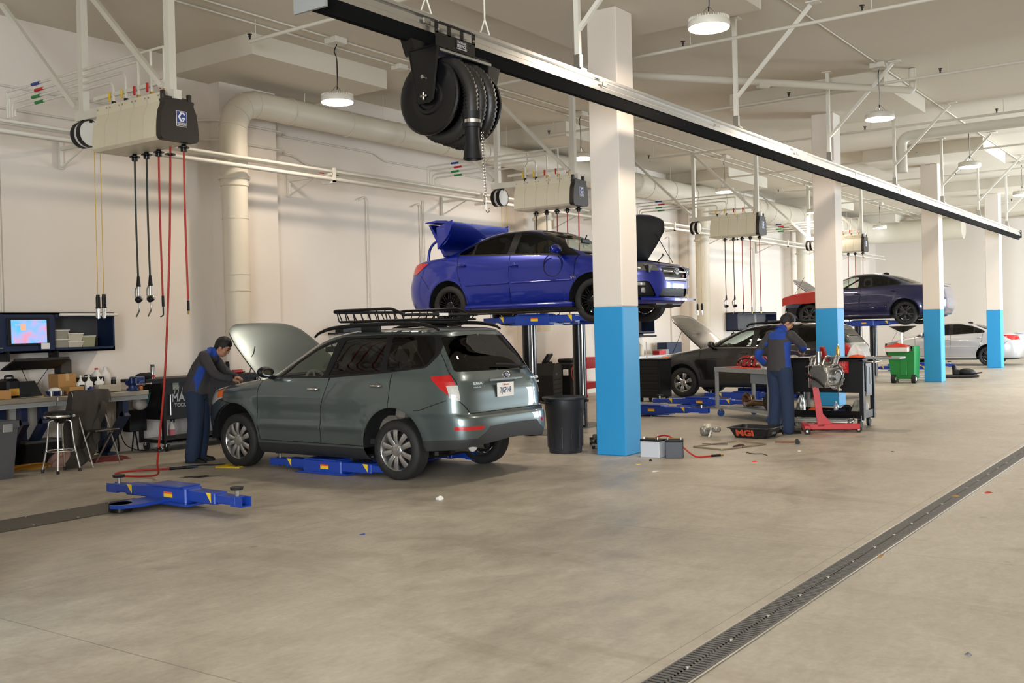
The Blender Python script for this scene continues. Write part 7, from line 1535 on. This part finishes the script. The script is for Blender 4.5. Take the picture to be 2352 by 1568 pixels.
# green oil drain and far items
t = thing('oil_drain', 'green wheeled oil drain with a tall black funnel, right of the black cart', 'oil drain', (27.35, 7.08, 0)); gn = M['green']
m = MB(); m.add([(-.20, -.30, .10), (.26, -.30, .10), (.26, .27, .10), (-.20, .27, .10), (-.26, -.33, .80), (.30, -.33, .80), (.30, .33, .80), (-.26, .33, .80)], [(3, 2, 1, 0), (4, 5, 6, 7), (0, 1, 5, 4), (1, 2, 6, 5), (2, 3, 7, 6), (3, 0, 4, 7)]); m.box((.0, -.30, .86), (.5, .06, .16), .01); m.box((-.235, -.05, .45), (.03, .16, .5), .01); m.build('tank', gn, t)
for y in (-.30, .20): m = MB(); m.cyl((-.22, y - .05, .11), (-.22, y + .05, .11), .11, n=20); w = m.build('wheel', M['rubber'], t); m = MB(); m.cyl((-.22, y - .055, .11), (-.22, y + .055, .11), .045, n=14); m.build('wheel_hub', M['cream'], w)
for y in (-.2, .2): m = MB(); m.cyl((.2, y - .015, .04), (.2, y + .015, .04), .04, n=12); m.box((.2, y, .08), (.04, .04, .06)); m.build('caster', M['zinc'], t)
m = MB(); m.cyl((.02, .05, .8), (.02, .05, 1.32), .022, n=12); m.build('funnel_pole', M['chrome'], t); m = MB(); m.lathe([(.03, 1.29), (.10, 1.32), (.34, 1.45), (.33, 1.455), (.09, 1.335), (0, 1.32)], 32, Matrix.Translation((.02, .02, 0))); m.build('funnel', M['black'], t)
t = thing('white_tub', 'white tub on top of the green oil drain', 'tub', (27.1, 7.16, .802)); m = MB(); m.box((0, 0, .06), (.3, .56, .12), .01); m.build('tub_body', M['white'], t); m = MB(); m.box((0, 0, .122), (.31, .57, .01), .003); m.build('tub_rim', M['greyp'], t)
litter('red_rag', 'bright red rag heaped on the white tub over the green drain', 'rag', 27.1, 7.16, .93, (.14, .26, .08), M['rag'], 51)
t = thing('transmission_jack', 'dark jack and boot shaped part on the floor by the third column', 'jack', (30.0, 6.28, 0), .3); m = MB(); m.box((0, 0, .05), (.5, .9, .06), .015); m.build('jack_base', M['darkmetal'], t); m = MB(); m.sphere((0, -.15, .14), .16, (.9, 1.5, .7), 14, 8); m.cyl((0, .12, .08), (0, .16, .34), .07, .06, 12); m.box((0, .1, .14), (.2, .2, .16), .04); m.tube([(0, -.3, .1), (0, -.55, .13)], .02, 6); m.build('jack_body', M['black'], t); m = MB(); m.tube([(.2, .45, .05), (.1, .0, .07), (.15, -.5, .05)], .02, 6); m.build('jack_handle', M['greyp'], t)
t = thing('creeper_board', 'low creeper with metal casters near the third blue column', 'creeper', (28.6, 7.2, 0), .2); m = MB(); m.box((0, 0, .10), (.45, 1.0, .04), .01); m.build('board', M['zinc'], t)
for sx in (-.2, .2):
    for sy in (-.4, .4): m = MB(); m.cyl((sx - .015, sy, .04), (sx + .015, sy, .04), .04, n=12); m.build('caster', M['rubber'], t)
# litter on the floor
DEB = [('paper_scrap', 'crumpled white paper scrap on the floor in the middle foreground', (7.575, 6.269), (.03, .035, .03), 'paper'), ('blue_scrap', 'tiny blue scrap on the floor left of the crumpled paper', (5.969, 5.746), (.025, .02, .006), 'lift'), ('yellow_tag', 'small yellow tag on the floor before the batteries', (10.595, 5.757), (.035, .03, .004), 'yellow'), ('blue_wrapper', 'white and blue wrapper on the floor right of the batteries', (10.160, 5.311), (.06, .03, .005), 'white'),
       ('red_scrap', 'red plastic scrap on the floor in front of the drip tray', (11.354, 4.640), (.035, .025, .01), 'rag'), ('white_scrap', 'small white scrap near the mallet', (12.506, 4.519), (.03, .02, .008), 'paper'), ('brown_leaf', 'dry brown leaf lying on the floor drain grate', (9.820, 2.113), (.03, .03, .012), 'card'), ('tan_strip', 'tan strip on the floor right of the drain', (7.117, 2.029), (.06, .02, .006), 'card'), ('pebble', 'small grey pebble on the floor at lower right', (5.218, 1.083), (.014, .014, .01), 'grey'), ('dark_scrap', 'dark scrap on the floor right of the mallet', (12.899, 3.495), (.02, .02, .006), 'black'), ('metal_clip', 'tiny dark clip on the floor near the batteries', (10.931, 5.775), (.02, .015, .02), 'darkmetal'), ('red_leaf', 'reddish leaf on the floor at the right edge', (10.192, 1.914), (.06, .03, .01), 'redhose')]
for n_, l_, p, s_, mk in DEB: litter(n_, l_, 'litter', p[0], p[1], 0.0065 if n_ == 'brown_leaf' else 0.0, s_, M[mk], len(l_), 12)
m = MB(); m.tube([(12.1, 5.05, .004), (12.0, 4.9, .006), (12.06, 4.83, .004), (11.95, 4.72, .004)], .005, 5); tag(m.build('bent_wire', M['darkmetal'], None), 'short bent wire on the floor in front of the drip tray', 'wire')
for i, (x, y, a, b, l) in enumerate(((8.15, 10.75, .12, .03, 'small dark oil puddle on the floor left of the stooping mechanic'), (8.6, 10.35, .14, .06, 'dark oil puddle on the floor by the front wheel of the grey green wagon'), (7.55, 9.85, .22, .05, 'dark oil puddle on the floor behind the lowered lift arms'), (8.35, 10.6, .25, .05, 'long dark oil puddle on the floor near the hose loop'))):
    m = MB(); P = [(a * math.cos(t_) * (1 + .25 * math.sin(3 * t_ + i)), b * math.sin(t_) * 1.6 * (1 + .3 * math.sin(5 * t_ + i))) for t_ in np.linspace(0, 2 * PI, 25)[:-1]]; m.prism(P, 0, .0015); o = m.build('oil_puddle', mat('oil_stain', (52, 44, 36), .25, var=.3, scale=20), None, loc=(x, y, .0005), rot=(0, 0, -.9)); tag(o, l, 'oil')

# ================================================================ the two mechanics
def loft(mb, rows, n=20):
    "rows: (centre, half depth, half width); rings square to the chain, width kept level"
    C = [Vector(r[0]) for r in rows]; k = len(C); vs = []
    for i in range(k):
        t = (C[min(i + 1, k - 1)] - C[max(i - 1, 0)]).normalized(); s = Vector((0, 1, 0)); s = s - t * s.dot(t)
        s = s.normalized() if s.length > .2 else t.orthogonal().normalized(); f = s.cross(t)
        for j in range(n): a = 2 * PI * j / n; vs.append(C[i] + f * rows[i][1] * math.cos(a) + s * rows[i][2] * math.sin(a))
    fs = [(i * n + j, i * n + (j + 1) % n, (i + 1) * n + (j + 1) % n, (i + 1) * n + j) for i in range(k - 1) for j in range(n)] + [tuple(range(n))[::-1], tuple(range((k - 1) * n, k * n))]
    mb.add(vs, fs)
def limb(mb, pts, radii, n=14, sub=5):
    P = spline(pts, sub); m_ = len(P); R = np.interp(np.linspace(0, len(radii) - 1, m_), range(len(radii)), radii)
    mb.tube(P, .05, n, rfun=lambda i: R[i]); mb.sphere(pts[0], radii[0] * .99, n=n, m=8); mb.sphere(pts[-1], radii[-1] * .99, n=n, m=8)
def remeshed(mb, name, mats, parent, voxel, smooth=4, rule=None):
    o = mb.build('tmp_body', mats[0], None, None); r = o.modifiers.new('r', 'REMESH'); r.mode = 'VOXEL'; r.voxel_size = voxel
    s = o.modifiers.new('s', 'SMOOTH'); s.factor = .5; s.iterations = smooth
    bpy.context.view_layer.update(); me = bpy.data.meshes.new_from_object(o.evaluated_get(bpy.context.evaluated_depsgraph_get())); bpy.data.objects.remove(o)
    me.name = name; me.materials.clear()
    for m_ in mats: me.materials.append(m_)
    me.polygons.foreach_set('use_smooth', [True] * len(me.polygons))
    if rule:
        c = np.zeros(len(me.polygons) * 3); me.polygons.foreach_get('center', c); me.polygons.foreach_set('material_index', rule(c.reshape(-1, 3)).astype(np.int32))
    q = bpy.data.objects.new(name, me); col.objects.link(q)
    if parent is not None: q.parent = parent
    return q
def hand(mb, w, d, up, side, curl=.5, s=1.0):
    d = Vector(d).normalized(); up = Vector(up); up = (up - d * up.dot(d)).normalized(); lat = d.cross(up) * side; w = Vector(w)
    M4 = Matrix(((d.x, lat.x, up.x, w.x), (d.y, lat.y, up.y, w.y), (d.z, lat.z, up.z, w.z), (0, 0, 0, 1)))
    mb.sphere((.045 * s, 0, 0), .05 * s, (1.0, .82, .36), 14, 10, M4); mb.sphere((0, 0, 0), .032 * s, (1.1, .85, .7), 12, 8, M4)
    for k, (y, L) in enumerate(((.030, .066), (.010, .076), (-.011, .070), (-.030, .054))):
        c = curl * (1 + .15 * k); P = [(.075 * s, y * s, .002)]; a = 0
        for q, f in enumerate((.44, .32, .24)): a += c * (.55 if q == 0 else .9); p = P[-1]; P.append((p[0] + L * f * s * math.cos(a), y * s * (1 + .06 * q), p[2] - L * f * s * math.sin(a)))
        mb.tube([M4 @ V(*p) for p in spline(P, 3)], .0085 * s, 8, rfun=lambda i: (.0092 - .00022 * i) * s); mb.sphere(M4 @ V(*P[-1]), .0072 * s, n=8, m=6)
    P = [(.015 * s, .032 * s, -.004), (.04 * s, .052 * s, -.014), (.066 * s, .056 * s, -.026), (.088 * s, .050 * s, -.036)]
    mb.tube([M4 @ V(*p) for p in spline(P, 3)], .01 * s, 8, rfun=lambda i: (.0125 - .0004 * i) * s); mb.sphere(M4 @ V(*P[-1]), .0085 * s, n=8, m=6)
def person(label, loc, rz, J, shirt_rule, hair_m):
    root = thing('person', label, 'person', loc, rz)
    hc, pitch = Vector(J['head']), J['pitch']; H = Matrix.Translation(hc) @ Matrix.Rotation(J.get('turn', 0), 4, 'Z') @ Matrix.Rotation(pitch, 4, 'Y')
    b = MB(); torso = J['torso']
    loft(b, [(c, a * .9, w * .9) for c, a, w in torso]); nb = Vector(J['neck'])
    limb(b, [nb - V(.035, 0, .05), nb, H @ V(-.025, 0, -.085)], [.055, .056, .056])
    b.sphere((-.008, 0, .018), .1, (.98, .78, 1.10), 22, 16, H); b.sphere((.028, 0, -.055), .064, (1.0, .92, 1.02), 18, 12, H); b.sphere((.05, 0, -.088), .034, (1, 1.05, .75), 12, 8, H)
    b.sphere((.092, 0, -.028), .017, (1.0, .85, .75), 10, 8, H); b.tube([H @ V(.088, 0, .018), H @ V(.102, 0, -.022)], .010, 8); b.sphere((.078, 0, .030), .03, (.5, 1.7, .4), 12, 8, H)
    b.sphere((.082, 0, -.062), .016, (.6, 1.5, .5), 10, 6, H); b.sphere((.080, 0, -.073), .015, (.6, 1.3, .5), 10, 6, H)
    for sy in (-1, 1): b.sphere((-.005, sy * .079, -.018), .026, (.75, .35, 1.15), 10, 8, H); b.sphere((.055, sy * .045, -.030), .03, (.8, .8, .8), 10, 8, H)
    for s_, A in zip((1, -1), J['arms']):
        limb(b, A[:3], [.055, .043, .028]); d = Vector(A[3]) - Vector(A[2]); hand(b, A[2], d, J['palm'][0 if s_ > 0 else 1], s_, J.get('curl', .6))
    for L in J['legs']: limb(b, L, [.088, .056, .038])
    body = remeshed(b, 'body', [M['skin']], root, .0075, 3)
    for sy in (-1, 1):
        m = MB(); m.sphere((.083, sy * .031, .006), .012, (.7, 1.1, .55), 10, 8, H); m.build('eye', mat('dark_eye', (30, 22, 18), .3), body)
        m = MB(); m.tube([H @ V(.090, sy * .016, .028), H @ V(.088, sy * .034, .034), H @ V(.076, sy * .052, .028)], .005, 6); m.build('eyebrow', hair_m, body)
    # hair cap
    m = MB(); n, k = 36, 22; idx = {}; vs = []; fs = []
    for i in range(k + 1):
        for j in range(n):
            th = PI * i / k; ph = 2 * PI * j / n; r_ = 1 + .035 * math.sin(9 * ph + 3 * th) * math.sin(th) + .02 * math.sin(23 * ph + i)
            x, y, z = -.010 + .108 * r_ * math.sin(th) * math.cos(ph), .088 * r_ * math.sin(th) * math.sin(ph), .022 + .122 * r_ * math.cos(th)
            line = .055 + .02 * math.cos(ph * 2) if x > .03 else (-.005 if x > -.03 else -.062)
            keep = z > line; vs.append((x, y, z) if keep else (x * .93, y * .93, max(z, line - .01) if x > -.03 else z)); idx[(i, j)] = keep
    for i in range(k):
        for j in range(n):
            q = [(i, j), (i, (j + 1) % n), (i + 1, (j + 1) % n), (i + 1, j)]
            if sum(idx[a] for a in q) >= 2: fs.append([a * n + c for a, c in q][::-1])
    m.add([H @ V(*p) for p in vs], fs); m.build('hair', hair_m, body, 80)
    # shirt: torso, sleeves, collar
    m = MB(); loft(m, [(c, a * 1.09, w * 1.09) if i < 3 else (c, a, w) for i, (c, a, w) in enumerate(torso[J['hem']:])])
    for A in J['arms']: limb(m, [A[0], A[1], Vector(A[2]).lerp(Vector(A[1]), .10)], [.076, .058, .046])
    limb(m, [nb - V(.03, 0, .05), nb + V(.0, 0, .005)], [.088, .074]); sh = remeshed(m, 'shirt', [M['shirtg'], M['shirtb']], root, .010, 5, shirt_rule)
    m = MB(); c = nb + V(.004, 0, .02); d = (hc - nb).normalized(); u = V(0, 1, 0); f = u.cross(d); ring = []
    vs = []; fs = []
    for j in range(28):
        a = 2 * PI * j / 28
        for q, (rr, hh) in enumerate(((.070, -.05), (.066, -.005), (.076, -.008), (.092, -.05))): vs.append(c + (f * math.cos(a) + u * math.sin(a)) * rr + d * hh)
    for j in range(28):
        for q in range(3): fs.append((j * 4 + q, ((j + 1) % 28) * 4 + q, ((j + 1) % 28) * 4 + q + 1, j * 4 + q + 1))
    m.add(vs, fs); m.build('collar', M['shirtb'], sh, 60)
    for A in J['arms']:
        p1, p0 = Vector(A[2]).lerp(Vector(A[1]), .07), Vector(A[2]).lerp(Vector(A[1]), .22); m = MB(); m.cyl(p0, p1, .052, .049, 18); m.build('cuff', M['shirtg'], sh)
    # trousers
    m = MB(); loft(m, [(c, a * .97, w * .97) for c, a, w in torso[:3]])
    for L in J['legs']: limb(m, [Vector(L[0]), Vector(L[1]), Vector(L[2]) + V(.0, 0, -.02)], [.116, .098, .092])
    tr = remeshed(m, 'trousers', [M['trous']], root, .011, 5)
    for L, tw in zip(J['legs'], J['toe']):
        a = Vector(L[2]); m = MB(); R_ = Matrix.Translation((a.x, a.y, 0)) @ Matrix.Rotation(tw, 4, 'Z'); rows = [(-.085, .022, .05, .055), (-.06, .030, .060, .085), (-.01, .040, .055, .115), (.05, .046, .045, .085), (.12, .050, .036, .062), (.17, .042, .028, .05), (.195, .02, .016, .03)]
        vs = []; n = 14
        for x, w, h, top in rows:
            for j in range(n): q = 2 * PI * j / n; vs.append(R_ @ V(x, w * math.cos(q), max(.0, top * .5 + top * .5 * math.sin(q))))
        fs = [(i * n + j, i * n + (j + 1) % n, (i + 1) * n + (j + 1) % n, (i + 1) * n + j) for i in range(len(rows) - 1) for j in range(n)] + [tuple(range(n))[::-1], tuple(range((len(rows) - 1) * n, len(rows) * n))]; m.add(vs, fs)
        s_ = m.build('shoe', M['black'], root, 60); m = MB(); m.prism([tuple((R_ @ V(x, w * sg + (.004 if sg > 0 else -.004), 0)).xy) for sg, rr in ((1, rows), (-1, rows[::-1])) for x, w, h, tp in rr], 0, .022); m.build('sole', M['rubber'], s_)
    return root
# stooping mechanic at the nose of the grey green wagon
J1 = dict(head=(.375, 0, 1.475), pitch=.62, neck=(.265, 0, 1.405), hem=1, curl=.7,
          torso=[((.02, 0, .80), .115, .155), ((.02, 0, .88), .145, .185), ((.03, 0, .98), .142, .18), ((.05, 0, 1.08), .135, .175), ((.095, 0, 1.20), .135, .185), ((.15, 0, 1.31), .112, .185), ((.205, 0, 1.385), .085, .165), ((.245, 0, 1.42), .055, .09)],
          arms=(((.18, .185, 1.365), (.34, .235, 1.15), (.50, .14, 1.08), (.57, .09, 1.06)), ((.18, -.185, 1.365), (.33, -.235, 1.14), (.52, -.15, 1.06), (.59, -.11, 1.04))), palm=((-.2, .3, 1), (-.2, -.3, 1)),
          legs=(((.02, .095, .88), (.05, .105, .48), (.0, .11, .09)), ((.02, -.095, .88), (.02, -.105, .48), (-.03, -.11, .09))), toe=(.2, -.2))
def rule1(c):
    x, y, z = c[:, 0], c[:, 1], c[:, 2]; ax = .02 + .42 * (z - .88)
    side = (np.abs(y) > .10) & (np.abs(y) < .19) & (z < 1.24) & (np.abs(x - ax + .015) < .052)
    yoke = ((z > 1.365) & (x > .16) & (np.abs(y) < .13)) | ((x > ax + .10) & (np.abs(y) < .12) & (z > 1.22))
    return np.where(side | yoke, 1, 0)
person('person in grey and blue work clothes stooping over the open engine bay', (8.46, 11.05, 0), math.atan2(-.815, .578), J1, rule1, M['hair'])
# standing mechanic at the engine stand, seen from behind
J2 = dict(head=(.155, -.02, 1.615), pitch=.66, turn=-.5, neck=(.075, 0, 1.515), hem=1, curl=.9,
          torso=[((.0, 0, .84), .10, .15), ((.0, 0, .92), .128, .178), ((-.005, 0, .97), .122, .185), ((-.01, 0, 1.10), .118, .180), ((.0, 0, 1.24), .122, .195), ((.02, 0, 1.36), .118, .205), ((.045, 0, 1.455), .088, .18), ((.06, 0, 1.50), .058, .09)],
          arms=(((.035, .20, 1.425), (-.06, .36, 1.16), (.10, .38, .99), (.17, .37, .96)), ((.04, -.20, 1.425), (.20, -.265, 1.27), (.33, -.13, 1.20), (.38, -.09, 1.19))), palm=((0, .4, 1), (-.1, -.5, 1)),
          legs=(((.0, .10, .92), (.03, .115, .50), (-.02, .12, .09)), ((.0, -.10, .92), (.03, -.11, .50), (.02, -.125, .09))), toe=(.15, -.35))
def rule2(c):
    x, y, z = c[:, 0], c[:, 1], c[:, 2]
    yoke = (z > 1.375) & (np.abs(y) < .165) & (x < .10)
    side = (np.abs(y) > .13) & (np.abs(y) < .225) & (z < 1.33) & (np.abs(x + .0) < .062)
    sl = (np.abs(y) > .25) & (y > 0) & (z < 1.22)
    sr = (y < -.20) & (z < 1.30) & (x > .03) & (x < .30) & ((z - 1.27) < -.01)
    return np.where(yoke | side | sl | sr, 1, 0)
person('person in grey and blue work clothes standing at the engine stand with head bowed', (14.42, 5.48, 0), -.42, J2, rule2, M['hair'])
